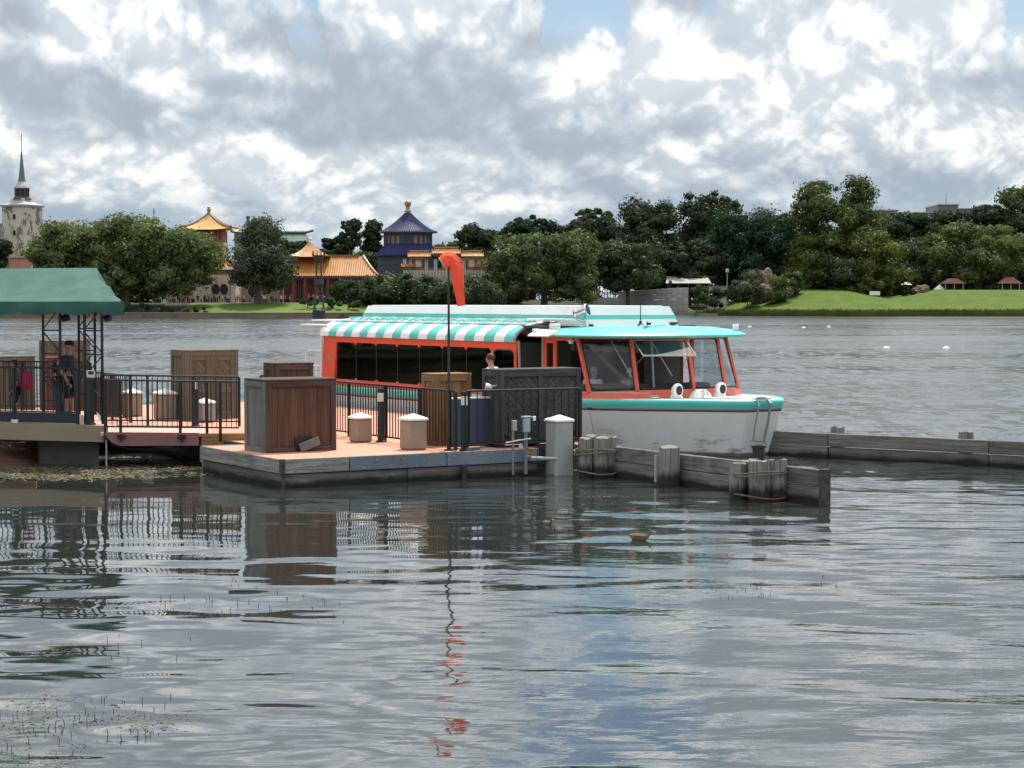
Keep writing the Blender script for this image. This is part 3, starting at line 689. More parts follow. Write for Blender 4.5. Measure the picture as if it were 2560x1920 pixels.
for s_ in (-2.08, -6.2): mb = MB(); mb.loft([[Pp(s_ - 0.06, -0.03, 0.845), Pp(s_ + 0.06, -0.03, 0.845), Pp(s_ + 0.06, 0.05, 0.845), Pp(s_ - 0.06, 0.05, 0.845)], [Pp(s_ - 0.09, -0.05, 0.91), Pp(s_ + 0.09, -0.05, 0.91), Pp(s_ + 0.09, 0.07, 0.91), Pp(s_ - 0.09, 0.07, 0.91)]]); mb.build('scupper', M_CAP, plat)
PZ = 0.83
railing('dark green railing along the front of the boarding platform', Pp(-8.8, 0.06, PZ), Pp(-0.62, 0.06, PZ), 1.14, [0, 0.16, 0.32, 0.48, 0.64, 0.82, 1.0], 66, M_GREENP, 0.25, kick=(0.13, 0.20), group='railings of the platform')
railing('dark railing along the back of the boarding platform', Pp(-8.8, 4.9, PZ), Pp(-0.1, 4.9, PZ), 1.12, [0, 0.2, 0.4, 0.6, 0.8, 1.0], 60, M_GREENP, 0.12, group='railings of the platform')
# gangway
G0, G1 = pz(264, 1082, 0.70), pz(500, 1084, 0.66)
GD = (G1 - G0); GD.z = 0; GL = GD.length; GD.normalize(); GN = Vector((-GD.y, GD.x, 0))
def Gp(s, n, z): f = s / GL; return Vector((G0.x, G0.y, 0)) + GD * s + GN * n + UP * (z + 0.70 - 0.04 * f)
gw = thing('gangway', 'short pink gangway with maroon side beam between platform and dock', 'gangway', Gp(GL / 2, 1, -0.6))
mb = MB(); mb.prism([Gp(-0.1, 0.05, -0.06), Gp(GL + 0.25, 0.05, -0.06), Gp(GL + 0.25, 2.3, -0.06), Gp(-0.1, 2.3, -0.06)], (0, 0, 0.06)); mb.build('walkway', M_DECKPINK, gw)
mb = MB(); mb.prism([Gp(0.0, 0, 0.012), Gp(GL - 0.02, 0, 0.012), Gp(GL - 0.02, 0, -0.24), Gp(0.28, 0, -0.26), Gp(0.12, 0, -0.2), Gp(0.0, 0, -0.05)], GN * 0.05); mb.build('side_beam', M_MAROON, gw)
mb = MB(); mb.prism([Gp(0.2, 2.25, 0.012), Gp(GL, 2.25, 0.012), Gp(GL, 2.25, -0.24), Gp(0.2, 2.25, -0.24)], GN * 0.05); mb.build('side_beam', M_MAROON, gw)
mb = MB(); mb.tube([Gp(0.1, 0.1, -0.25), Gp(0.5, 0.1, -0.33), Gp(1.0, 0.12, -0.34), Gp(1.5, 0.12, -0.28)], 0.015, 6); mb.build('hanging_cable', M_RUBBER, gw)
for s_ in (0.30, 1.49):
    mb = MB(); mb.ob(Gp(s_, -0.02, -0.07), GD * 0.085, GN * 0.02, UP * 0.028); mb.ob(Gp(s_, -0.03, -0.09), GD * 0.03, GN * 0.03, UP * 0.07); mb.build('rail_bracket', M_BLACKP, gw)
blk = thing('timber_sill', 'brown timber sill where the gangway meets the floating dock', 'timber', Gp(GL, 0.2, -0.6))
plank(blk, 'sill_beam', M_OCHRE, Gp(GL + 0.02, 0.08, -0.13), Gp(GL + 0.95, 0.25, -0.13), 0.2, 0.26)
plank(blk, 'sill_beam', M_GREYW, Gp(GL + 0.0, 0.1, -0.42), Gp(GL + 0.2, 0.1, -0.42), 0.3, 0.3)
railing('black railing along the near side of the gangway', Gp(-0.02, 0.06, 0.0), Gp(GL + 0.78, 0.06, 0.0), 1.05, [0.005, 0.118, 0.56, 0.76, 0.86], 27, M_BLACKP, 0.12, hang=0.16, group='railings of the gangway', balw=0.85)
railing('dark green railing along the far side of the gangway', Gp(-0.1, 2.2, 0.0), Gp(GL + 0.9, 2.2, 0.0), 1.07, [0.0, 0.33, 0.66, 1.0], 26, M_GREENP, 0.12, group='railings of the gangway', balw=0.85)

# green canvas shelter
def canvas_mat(g):
    v, r_ = objc(g); n = g.noise(g.vm('MULTIPLY', v, (1, 1, 0.3)), 2.0, 5, 0.6); n3 = g.noise(v, 60, 2, 0.5)
    c = g.mix(g.mr(n, 0.3, 0.75), (0.018, 0.074, 0.056), (0.030, 0.108, 0.084)); 
    return pbsdf(g, c, 0.75, 0, 0.4, g.m('ADD', n, g.m('MULTIPLY', n3, 0.1)), 0.5, 0.04)
M_CANVAS = mat('green canvas', canvas_mat)
sh = thing('canopy_shelter', 'green canvas canopy on dark lattice columns at the left edge', 'shelter', Pp(-4, 2.2, PZ))
EZ = 3.31; VZ = 3.06; RZ = 4.02; x1 = 0.42; xr = -0.04; nb_, nf_ = 5.0, -0.45
def canopy():
    # front slope, hip end, back slope: sagging slightly between the frames
    mb = MB(); N = 30; rings = []
    sx = [-9.5 + (x1 + 9.5) * i / N for i in range(N + 1)]
    def prof(s):
        h = min(1.0, max(0.0, (x1 - s) / (x1 - xr)))
        sag = 0.025 * math.sin(s * 2.1) + 0.012 * math.sin(s * 5.3 + 1)
        pts = []
        for j in range(9):
            f = j / 8; zz = EZ + (RZ - EZ) * (1 - abs(2 * f - 1)) ; zz = min(zz, EZ + (RZ - EZ) * h) - sag * math.sin(math.pi * min(1, abs(2 * f - 1)) )
            zz -= 0.05 * math.sin(math.pi * (1 - abs(2 * f - 1))) * h
            pts.append(Pp(s, nf_ + (nb_ - nf_) * f, zz))
        return pts
    ss = sx[:-2] + [xr - 0.1, xr, (xr + x1) / 2, x1 - 0.05, x1]
    ss = sorted(set(ss)); rings = [prof(s) for s in ss]
    mb.loft(rings, False, False); mb.build('canvas_roof', M_CANVAS, sh, smooth=False)
    mb = MB()
    def val(P, Q, n, nv):
        top, mid, bot = [], [], []
        for i in range(n + 1):
            f = i / n; c = P.lerp(Q, f); w = 0.02 * math.sin(f * n * 0.9) + 0.01 * math.sin(f * n * 2.3)
            top.append(c); mid.append(c + nv * (0.03 + w) - UP * 0.12); bot.append(c + nv * (0.01 - w) - UP * (EZ - VZ + 0.03 * math.sin(f * n * 1.57)))
        mb.loft([top, mid, bot], False, False)
    val(Pp(-9.5, nf_, EZ), Pp(x1, nf_, EZ), 46, -PN); val(Pp(x1, nf_, EZ), Pp(x1, nb_, EZ), 24, PF); val(Pp(x1, nb_, EZ), Pp(-9.5, nb_, EZ), 30, PN)
    mb.build('valance', M_CANVAS, sh, smooth=True)
canopy()
def lattice(s, n, w=0.40):
    e = thing('lattice_column', None, None, (0, 0, 0)); e.parent = sh; e.location = Pp(s, n, PZ) - Vector(sh.location)
    top = 3.2
    for q in (0, w): mb = MB(); mb.ob(Pp(s + q, n, (PZ + top) / 2), PF * 0.032, PN * 0.032, UP * (top - PZ) / 2, 0.006); mb.build('upright', M_GREENP, e)
    zs = [PZ + 0.45 + 0.48 * i for i in range(5)] + [3.1]
    for i in range(len(zs) - 1):
        mb = MB(); mb.bar(Pp(s, n, zs[i]), Pp(s + w, n, zs[i]), 0.025, 0.025); mb.build('strut', M_GREENP, e)
        a_, b_ = (0, w) if i % 2 else (w, 0)
        mb = MB(); mb.bar(Pp(s + a_, n, zs[i] + 0.03), Pp(s + b_, n, zs[i + 1] - 0.03), 0.022, 0.022); mb.build('strut', M_GREENP, e)
for s_, n_ in ((-1.38, 0.75), (-0.42, 0.5), (-0.42, 3.9), (-5.0, 0.5), (-5.0, 3.9)): lattice(s_, n_)
for s_, n_ in ((-0.85, 0.6), (0.12, 0.45)):
    fl = MB(); c = Pp(s_, n_, 2.98); fl.lathe([(0.03, -0.09), (0.07, -0.08), (0.085, 0.06), (0.08, 0.065), (0, 0.05)], c, 12, rot=Matrix.Rotation(R(70), 3, 'Y')); fl.tube([c, c + UP * 0.15], 0.015, 6); fl.build('floodlight', M_BLACKP, sh)
for zz, nn in ((3.15, 0.45), (3.15, 3.9)):
    mb = MB(); mb.bar(Pp(-9, nn, zz), Pp(0.2, nn, zz), 0.06, 0.06); mb.build('eave_beam', M_GREENP, sh)
# ticket box post under the shelter
tb = thing('control_post', 'thick green post with a pale control box under the shelter edge', 'post', Pp(-0.32, 0.22, PZ))
mb = MB(); mb.lathe([(0.11, PZ), (0.11, PZ + 0.03), (0.085, PZ + 0.05), (0.085, PZ + 0.92), (0.08, PZ + 0.95)], Pp(-0.32, 0.22, 0), 14); mb.build('shaft', M_GREENP, tb)
mb = MB(); mb.ob(Pp(-0.30, 0.2, PZ + 1.02), PF * 0.10, PN * 0.05, UP * 0.075, 0.015); mb.build('control_box', M_REFL, tb)
mb = MB(); mb.ob(Pp(-0.30, 0.145, PZ + 1.05), PF * 0.06, PN * 0.008, UP * 0.03); mb.build('display', M_RUBBER, tb)

# ================================================================== breakwater walls and piles
def breakwater(label, pts, ztop, cuts, back=0.05, thick=0.12, rows=((0.28, 0.0), (-0.14, 0.26))):
    t = thing('breakwater_wall', label, 'breakwater', (pts[0] + pts[1]) / 2, 'timber breakwaters')
    P, Q = pts
    for i in range(len(cuts) - 1):
        p, q = P.lerp(Q, cuts[i] + 0.001), P.lerp(Q, cuts[i + 1] - 0.001)
        for r0, (za, zb) in enumerate(((ztop - 0.27, ztop), (-0.25, ztop - 0.285))):
            j = (rnd.random() - 0.5) * 0.02; nrm = (Q - P).normalized().cross(UP)
            plank(t, 'plank', M_SHOREP, p + UP * ((za + zb) / 2 + j * 0.3) + nrm * j, q + UP * ((za + zb) / 2 + j * 0.3) + nrm * j, thick, zb - za, ch=0.012)
    return t
W0, W1 = D(6.42, -0.55, 0), D(6.42, -7.1, 0)
w1 = breakwater('near timber breakwater running from the grey bollard to the pile cluster at right', (W0, W1), 0.56, [0, 0.385, 0.80, 1.0])
mb = MB(); mb.ob(W1 + UP * 0.18 + SV * 0.0, RV * 0.09, SV * 0.05, UP * 0.40, 0.01); mb.build('end_board', M_DARKW, w1)
F0, F1 = pz(1945, 1140, 0), pz(2560, 1172, 0)
FD = (F1 - F0).normalized()
w2 = breakwater('far timber breakwater reaching from behind the bow to the right edge', (F0 - FD * 1.2, F1 + FD * 6), 0.535, [0, 0.19, 0.47, 0.74, 1.0])
FNN = Vector((-FD.y, FD.x, 0))
def pile(parent, name, c, r, z1, m=M_PILE, seed=0, lean=(0, 0)):
    rr = random.Random(seed); mb = MB(); n = 14; rings = []
    ph = [1 + 0.06 * rr.uniform(-1, 1) for _ in range(n)]
    for i in range(6):
        f = i / 5; z = -0.6 + (z1 + 0.6) * f
        rings.append([Vector((c.x + lean[0] * f + math.cos(2 * math.pi * k / n) * r * ph[k] * (1 + 0.02 * math.sin(i * 2 + k)), c.y + lean[1] * f + math.sin(2 * math.pi * k / n) * r * ph[k], z + (0.025 * rr.uniform(-1, 1) if i == 5 else 0))) for k in range(n)])
    mb.loft(rings); return mb.build(name, m, parent)
def ropes(parent, c, rad, zs, m=M_ROPE):
    for z in zs:
        mb = MB(); mb.tube([Vector((c.x + math.cos(a) * rad, c.y + math.sin(a) * rad * 0.9, z + 0.03 * math.sin(a * 2 + z * 9))) for a in [2 * math.pi * k / 28 for k in range(28)]], 0.016, 6, closed=True); mb.build('rope_wrap', m, parent)
cl = thing('pile_cluster', 'lashed timber pile cluster beside the tall grey bollard', 'pilings', D(6.1, -0.75, 0), 'breakwater piles')
for i, (da, db, r, z) in enumerate(((-0.22, -0.05, 0.13, 0.72), (0.02, -0.22, 0.15, 0.74), (0.24, -0.18, 0.14, 0.73), (0.05, 0.16, 0.15, 0.75), (0.36, 0.08, 0.12, 0.70))): pile(cl, 'pile', D(6.08 + da, -0.78 + db, 0), r, z, seed=i)
ropes(cl, D(6.13, -0.8, 0), 0.43, (0.50, 0.44)); ropes(cl, D(6.13, -0.8, 0), 0.42, (0.08,))
sp = thing('timber_pile', 'single grey timber pile in the middle of the near breakwater', 'piling', D(6.35, -3.15, 0), 'breakwater piles'); pile(sp, 'shaft', D(6.14, -3.15, 0), 0.19, 0.70, seed=11)
mb = MB(); mb.ob(D(5.94, -3.02, 0.30), RV * 0.015, SV * 0.03, UP * 0.24); mb.build('steel_strap', M_STEEL, sp)
c2 = thing('pile_cluster', 'lashed timber pile cluster near the right end of the near breakwater', 'pilings', D(6.1, -5.9, 0), 'breakwater piles')
for i, (da, db, r, z) in enumerate(((-0.22, 0.25, 0.14, 0.60), (-0.02, -0.1, 0.2, 0.66), (0.22, -0.22, 0.17, 0.66), (0.32, 0.12, 0.16, 0.62), (0.05, 0.32, 0.15, 0.6))): pile(c2, 'pile', D(6.02 + da, -5.85 + db, 0), r, z, seed=20 + i)
ropes(c2, D(6.08, -5.85, 0), 0.46, (0.46, 0.42)); ropes(c2, D(6.08, -5.85, 0), 0.45, (0.06,), paint('rusty wire', (0.14, 0.06, 0.03), 0.8))
bk = thing('mooring_stub', 'short black pipe standing on the right pile cluster', 'pipe', D(6.15, -5.7, 0.64))
mb = MB(); mb.lathe([(0.105, 0), (0.105, 0.20), (0.125, 0.21), (0.125, 0.25), (0.09, 0.25), (0.09, 0.05)], D(6.22, -5.62, 0.63), 16); mb.build('pipe', M_RUBBER, bk)
for px_, sd, lb in ((2082, 31, 'short pile top behind the far breakwater, left one'), (2405, 33, 'splintered pile top behind the far breakwater, right one')):
    c = pd(px_, 1085, 1).normalized(); # direction only
    t_ = (F0.y * FD.x - F0.x * FD.y) / ((px_ - 1280) / FPX * -FD.y + FD.x); c = Vector(((px_ - 1280) / FPX * t_, t_, 0)) + FNN * 0.26
    s_ = thing('timber_pile', lb, 'piling', c, 'breakwater piles'); pile(s_, 'shaft', c, 0.15, 0.66, seed=sd)
for px_ in (2700, 1990):
    pass
# ================================================================== the ferry boat
M_TEAL = paint('teal gloss paint', (0.095, 0.49, 0.43), 0.35, 0.14, 0.2, (0.10, 0.30, 0.27), scale=1.2)
M_BWHITE = paint('boat white paint', (0.78, 0.78, 0.75), 0.38, 0.06, 0.15, (0.45, 0.45, 0.42), scale=1.2)
M_RED = paint('coral red gloss paint', (0.64, 0.092, 0.042), 0.35, 0.14, 0.2, (0.30, 0.05, 0.03), scale=1.2)
M_STRIPE = paint('dark red pinstripe', (0.20, 0.035, 0.025), 0.4, 0.15)
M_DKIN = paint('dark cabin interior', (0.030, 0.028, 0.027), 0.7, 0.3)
M_SEATW = paint('tan seat vinyl', (0.16, 0.11, 0.06), 0.6, 0.2)
M_TRIM = paint('grey metal trim', (0.30, 0.29, 0.27), 0.4, 0.2, metal=0.4)
M_CHROME = paint('polished chrome', (0.75, 0.76, 0.78), 0.12, 0.05, metal=1.0)
M_TINT = glassy('tinted cabin glass', (0.55, 0.47, 0.42), 0.16, 0.03, 1.5)
M_GLASS = glassy('windscreen glass', (0.80, 0.86, 0.90), 0.86, 0.02)
def hull_mat(g):
    ge = g.new('ShaderNodeNewGeometry'); P = ge.outputs['Position']; z = g.sep(P)[2]
    tc = g.new('ShaderNodeTexCoord'); v = tc.outputs['Object']
    n = g.noise(g.vm('MULTIPLY', v, (0.5, 0.5, 2.2)), 2.3, 6, 0.65)
    n2_ = g.noise(g.vm('MULTIPLY', v, (2.5, 2.5, 0.7)), 2.0, 6, 0.6)
    c = g.mix(g.m('MULTIPLY', g.mr(n2_, 0.45, 0.75), 0.25), (0.60, 0.60, 0.58), (0.42, 0.41, 0.38))
    sc = g.m('MULTIPLY', g.mr(n, 0.50, 0.66), g.mr(z, 0.60, 0.30))                       # fender scuffs with a shape of their own
    c = g.mix(g.m('MULTIPLY', sc, 0.80), c, (0.035, 0.035, 0.035))
    boot = g.mr(g.m('ADD', z, g.m('MULTIPLY', n, 0.06)), 0.14, 0.09)                     # waterline growth
    c = g.mix(g.m('MULTIPLY', boot, 0.85), c, (0.035, 0.034, 0.026))
    return pbsdf(g, c, 0.4, 0, 0.5)
M_HULL = mat('scuffed white hull paint', hull_mat)

NOSE = pz(1912, 1000, 1.22)
boat = thing('passenger_boat', 'long white and teal passenger boat with coral red cabin moored at the dock', 'boat', (NOSE.x, NOSE.y, 0), rz=math.atan2(SV.y, SV.x))
# local frame: x runs aft from the nose, +y is the side towards the camera, z up from the waterline
def B(name, m, mb, parent=boat, smooth=False): return mb.build(name, m, parent, local=True, smooth=smooth)
ST = [(0.0, 0.47, 1.20), (0.5, 0.90, 1.195), (1.2, 1.40, 1.185), (2.0, 1.83, 1.17), (2.9, 2.15, 1.15), (3.9, 2.36, 1.125), (5.2, 2.45, 1.10), (7, 2.46, 1.07), (10, 2.46, 1.02), (14, 2.46, 0.99), (18.2, 2.40, 0.98)]
def hull_pt(i, zf, side):
    x, hb, zs = ST[i]; zw = -0.45; z = zs + (zw - zs) * zf
    flare = 1 - 0.20 * zf ** 1.3 if x < 6 else 1 - 0.05 * zf ** 2
    rake = 0.42 * zf * max(0, 1 - x / 3.0)
    hb2 = hb * flare if x > 0.01 else hb * (1 - 0.12 * zf)
    return Vector((x + rake, side * hb2, z))
def band(za, zb, n=2, out=0.0):
    mb = MB()
    path = [(i, 1) for i in range(len(ST) - 1, -1, -1)] + [(i, -1) for i in range(len(ST))]
    rows = []
    for k in range(n + 1):
        row = []
        for i, s in path:
            zs = ST[i][2]; z = za + (zb - za) * k / n; zf = min(1.0, max(0, -z / (zs + 0.45)))
            p = hull_pt(i, zf, s); row.append(Vector((p.x - (out if i == 0 else out * 0.4 if i < 4 else 0), p.y + s * out, p.z)))
        rows.append(row)
    mb.loft(rows, False, False); return mb
B('hull', M_HULL, band(-0.255, -1.65, 8))
mb = MB(); mb.add([hull_pt(len(ST) - 1, zf, s) for zf in (0, 1) for s in (1, -1)], [(0, 1, 3, 2)]); B('transom', M_HULL, mb)
gun = MB()                                                                             # rounded gunwale, teal band below
path = [(i, 1) for i in range(len(ST) - 1, -1, -1)] + [(i, -1) for i in range(len(ST))]
prof = [(-0.10, 0.012), (-0.04, 0.022), (0.01, 0.012), (0.025, -0.03), (0.022, -0.09), (0.0, -0.19)]
rows = []
for o_, dz in prof:
    row = []
    for i, s in path:
        p = hull_pt(i, 0.0 if dz > -0.05 else -dz / (ST[i][2] + 0.45), s); ox = o_ if i == 0 else o_ * 0.5 if i < 3 else 0
        row.append(Vector((p.x - ox, p.y + s * o_, ST[i][2] + dz)))
    rows.append(row)
gun.loft(rows, False, False); B('gunwale_band', M_TEAL, gun, smooth=True)
B('pinstripe', M_STRIPE, band(-0.19, -0.235, 1, 0.012))
B('lower_stripe', M_BWHITE, band(-0.235, -0.258, 1, 0.004))
mb = MB(); dk = [Vector((ST[i][0] + (0.08 if i == 0 else 0), (ST[i][1] - 0.10), ST[i][2] + 0.005)) for i in range(len(ST))]; mb.add([p for p in dk] + [Vector((p.x, -p.y, p.z)) for p in dk], [(i, i + 1, len(dk) + i + 1, len(dk) + i) for i in range(len(dk) - 1)]); B('foredeck', M_BWHITE, mb)
# anchor arm on the nose
anc = MB(); anc.tube([(-0.03, -0.05, 1.24), (-0.14, -0.05, 1.16), (-0.05, -0.05, 0.75), (0.10, -0.05, 0.33), (0.05, -0.05, 0.30)], 0.028, 8); anc.bar((-0.02, -0.13, 1.25), (-0.02, 0.30, 1.25), 0.05, 0.03); anc.tube([(-0.02, 0.22, 1.26), (-0.10, 0.24, 1.1), (0.02, 0.26, 0.6), (0.08, 0.24, 0.36)], 0.02, 8); anc.bar((0.06, -0.07, 0.31), (0.06, 0.30, 0.36), 0.05, 0.04)
B('bow_arm', M_TRIM, anc)
mb = MB(); mb.tube([(0.10, 0.10, 1.235), (0.5, 0.5, 1.24), (1.1, 1.05, 1.235), (1.7, 1.45, 1.225)], 0.010, 6); B('bow_line', M_ROPE, mb)
mb = MB(); mb.ob((0.12, 0.0, 1.235), (0.05, 0, 0), (0, 0.11, 0), (0, 0, 0.02), 0.01); mb.tube([(0.12, -0.12, 1.27), (0.12, 0.12, 1.27)], 0.018, 6); B('bow_cleat', M_TRIM, mb)
mb = MB(); mb.ob((1.95, 1.50, 1.22), (0.06, 0, 0), (0, 0.10, 0), (0, 0, 0.02), 0.01); mb.tube([(1.95, 1.38, 1.255), (1.95, 1.62, 1.255)], 0.016, 6); B('deck_cleat', M_TRIM, mb)

# ---- wheelhouse: faceted windscreen
SILL = [Vector((3.62, 2.08, 1.30)), Vector((2.98, 1.22, 1.335)), Vector((2.52, 0.0, 1.36)), Vector((2.98, -1.22, 1.335)), Vector((3.62, -2.08, 1.30))]
HEAD = [Vector((4.12, 2.07, 2.50)), Vector((3.28, 1.20, 2.50)), Vector((2.80, 0.0, 2.50)), Vector((3.28, -1.20, 2.50)), Vector((4.12, -2.07, 2.50))]
FOOT = [Vector((3.52, 2.14, 1.09)), Vector((2.88, 1.28, 1.13)), Vector((2.42, 0.0, 1.15)), Vector((2.88, -1.28, 1.13)), Vector((3.52, -2.14, 1.09))]
wh = MB(); wh.loft([FOOT + [Vector((5.55, -2.2, 1.07)), Vector((5.55, 2.2, 1.07))], SILL + [Vector((5.5, -2.1, 1.28)), Vector((5.5, 2.1, 1.28))]], True, False)
B('windscreen_sill', M_RED, wh)
mb = MB(); mb.tube([p + (p - Vector((4.5, 0, p.z))).normalized() * 0.02 - UP * 0.0 for p in FOOT], 0.02, 6); B('sill_bead', M_TRIM, mb)
for i in range(5): PIL = MB(); PIL.bar(SILL[i] - UP * 0.02, HEAD[i] + UP * 0.03, 0.085 if i != 2 else 0.07, 0.07, up=(1, 0, 0), ch=0.012); B('windscreen_pillar', M_RED, PIL)
mb = MB()
for i in range(4): mb.bar(HEAD[i] + UP * 0.02, HEAD[i + 1] + UP * 0.02, 0.07, 0.10, ch=0.01)
B('windscreen_header', M_RED, mb)
def pane(i, name='windscreen_pane', top=1.0, inset=0.10):
    a, b, c, d = SILL[i], SILL[i + 1], HEAD[i + 1], HEAD[i]
    def Q(u, v): return a.lerp(b, u).lerp(d.lerp(c, u), v)
    L = (b - a).length; e = inset / L * 0.55; ev = 0.03
    n = (b - a).cross(d - a).normalized()
    # rounded rectangle
    pts = []; r = 0.11; ru, rv = r / L, r / 1.2
    for (cu, cv, a0) in ((1 - e - ru, top - ev - rv, 0), (e + ru, top - ev - rv, 90), (e + ru, ev + rv, 180), (1 - e - ru, ev + rv, 270)):
        for k in range(5): an = R(a0 + 22.5 * k); pts.append(Q(cu + ru * math.cos(an), cv + rv * math.sin(an)))
    return pts, n
# filler between the pillar and the rounded glass is the dark rubber gasket
for i in range(4):
    pts, n = pane(i)
    if i != 1:
        mb = MB(); mb.add(pts, [tuple(range(len(pts)))]); o = B('windscreen_pane', M_GLASS, mb)
        g_ = MB(); g_.tube([p - n * 0.004 for p in pts], 0.018, 6, closed=True); g_.build('gasket', M_RUBBER, o, local=True)
    else:
        g_ = MB(); g_.tube([p - n * 0.004 for p in pts], 0.018, 6, closed=True); o = B('window_frame', M_RUBBER, g_)
        # the second pane is propped open, hinged at its top
        a, b, c, d = SILL[1], SILL[2], HEAD[2], HEAD[1]; u = (c - d); L = u.length; u.normalize()
        hinge = d.lerp(c, 0.5) - UP * 0.04; out = (-n if n.x > 0 else n); out = Vector((out.x, out.y, 0)).normalized()
        dirv = (out * 0.95 - UP * 0.33).normalized(); W2 = L / 2 - 0.05; Hh = 1.02
        q = [hinge + u * s * W2 + dirv * t for s, t in ((-1, 0.03), (1, 0.03), (1, Hh), (-1, Hh))]
        mb = MB(); mb.add(q, [(0, 1, 2, 3)]); o = B('open_pane', M_GLASS, mb)
        g_ = MB(); g_.tube(q, 0.016, 6, closed=True); g_.build('pane_rim', M_TRIM, o, local=True)
        g_ = MB(); g_.tube([hinge + u * 0.55 - UP * 0.6, q[2] - u * 0.1 - dirv * 0.15], 0.008, 5); g_.tube([hinge - u * 0.55 - UP * 0.6, q[3] + u * 0.1 - dirv * 0.15], 0.008, 5); g_.build('stay', M_TRIM, o, local=True)
for i, f in ((0, 0.62), (2, 0.55), (1, 0.35)):
    a = HEAD[i].lerp(HEAD[i + 1], f) - UP * 0.06; b = SILL[i].lerp(SILL[i + 1], min(0.95, f + 0.22)).lerp(HEAD[i].lerp(HEAD[i + 1], f + 0.22), 0.40); n = Vector((-0.05, 0.015, 0))
    mb = MB(); mb.tube([a + n, b + n], 0.011, 6); mb.tube([b.lerp(a, 0.35) + n * 1.2, b + n * 1.2 + (b - a) * 0.25], 0.014, 6); B('wiper', M_TRIM, mb)
# side of the wheelhouse with its door
for s in (1, -1):
    y = 2.08 * s
    mb = MB(); mb.box(5.38, 5.5, y - 0.03, y + 0.03, 1.28, 2.5); mb.box(4.1, 5.38, y - 0.03, y + 0.03, 2.42, 2.5)
    if s > 0: mb.box(4.98, 5.08, y - 0.03, y + 0.03, 1.28, 2.42); mb.box(5.08, 5.38, y - 0.03, y + 0.03, 2.36, 2.42); mb.box(5.08, 5.38, y - 0.03, y + 0.03, 1.28, 1.5)
    B('side_frame', M_RED, mb)
    mb = MB(); mb.add([(3.68, y, 1.31), (4.97, y, 1.31), (4.97, y, 2.42), (4.12, y, 2.42)], [(0, 1, 2, 3)]); B('side_pane', M_GLASS, mb)
    mb = MB(); mb.add([(5.08, y, 1.5), (5.38, y, 1.5), (5.38, y, 2.36), (5.08, y, 2.36)], [(0, 1, 2, 3)]); B('side_pane', M_TINT if s > 0 else M_GLASS, mb)
# visor roof: a broad, thin teal slab rounded in plan
mb = MB(); out = []
for k in range(41):
    a = -90 + 180 * k / 40; ca, sa = math.cos(R(a)), math.sin(R(a))
    sgn = lambda v, e: math.copysign(abs(v) ** e, v)
    out.append((4.3 - 1.66 * sgn(ca, 0.75), 2.34 * sgn(sa, 0.8)))
out += [(5.0, 2.34), (5.55, 2.34), (5.55, -2.34), (5.0, -2.34)]
ring = lambda f, z: [Vector((4.4 + (x - 4.4) * f, y * f, z)) for x, y in out]
ctr = lambda f, z: [Vector((4.4 + (x - 4.4) * f, y * f, z + 0.0)) for x, y in out]
mb.loft([ring(0.97, 2.505), ring(1.0, 2.525), ring(1.0, 2.555), ring(0.95, 2.605), ring(0.84, 2.67), ring(0.66, 2.725), ring(0.3, 2.75)], True, True)
B('visor_roof', M_TEAL, mb, smooth=False)
mb = MB(); mb.loft([[Vector((4.75, 2.47, 2.535)), Vector((5.62, 2.47, 2.535)), Vector((5.62, 2.2, 2.68)), Vector((4.75, 2.15, 2.66))], [Vector((4.75, 2.45, 2.505)), Vector((5.62, 2.45, 2.505)), Vector((5.62, 2.2, 2.64)), Vector((4.75, 2.15, 2.62))]], True, True); mb.ob((5.55, 0, 2.64), (0.06, 0, 0), (0, 2.35, 0), (0, 0, 0.045), 0.01); B('visor_wing', M_BWHITE, mb)
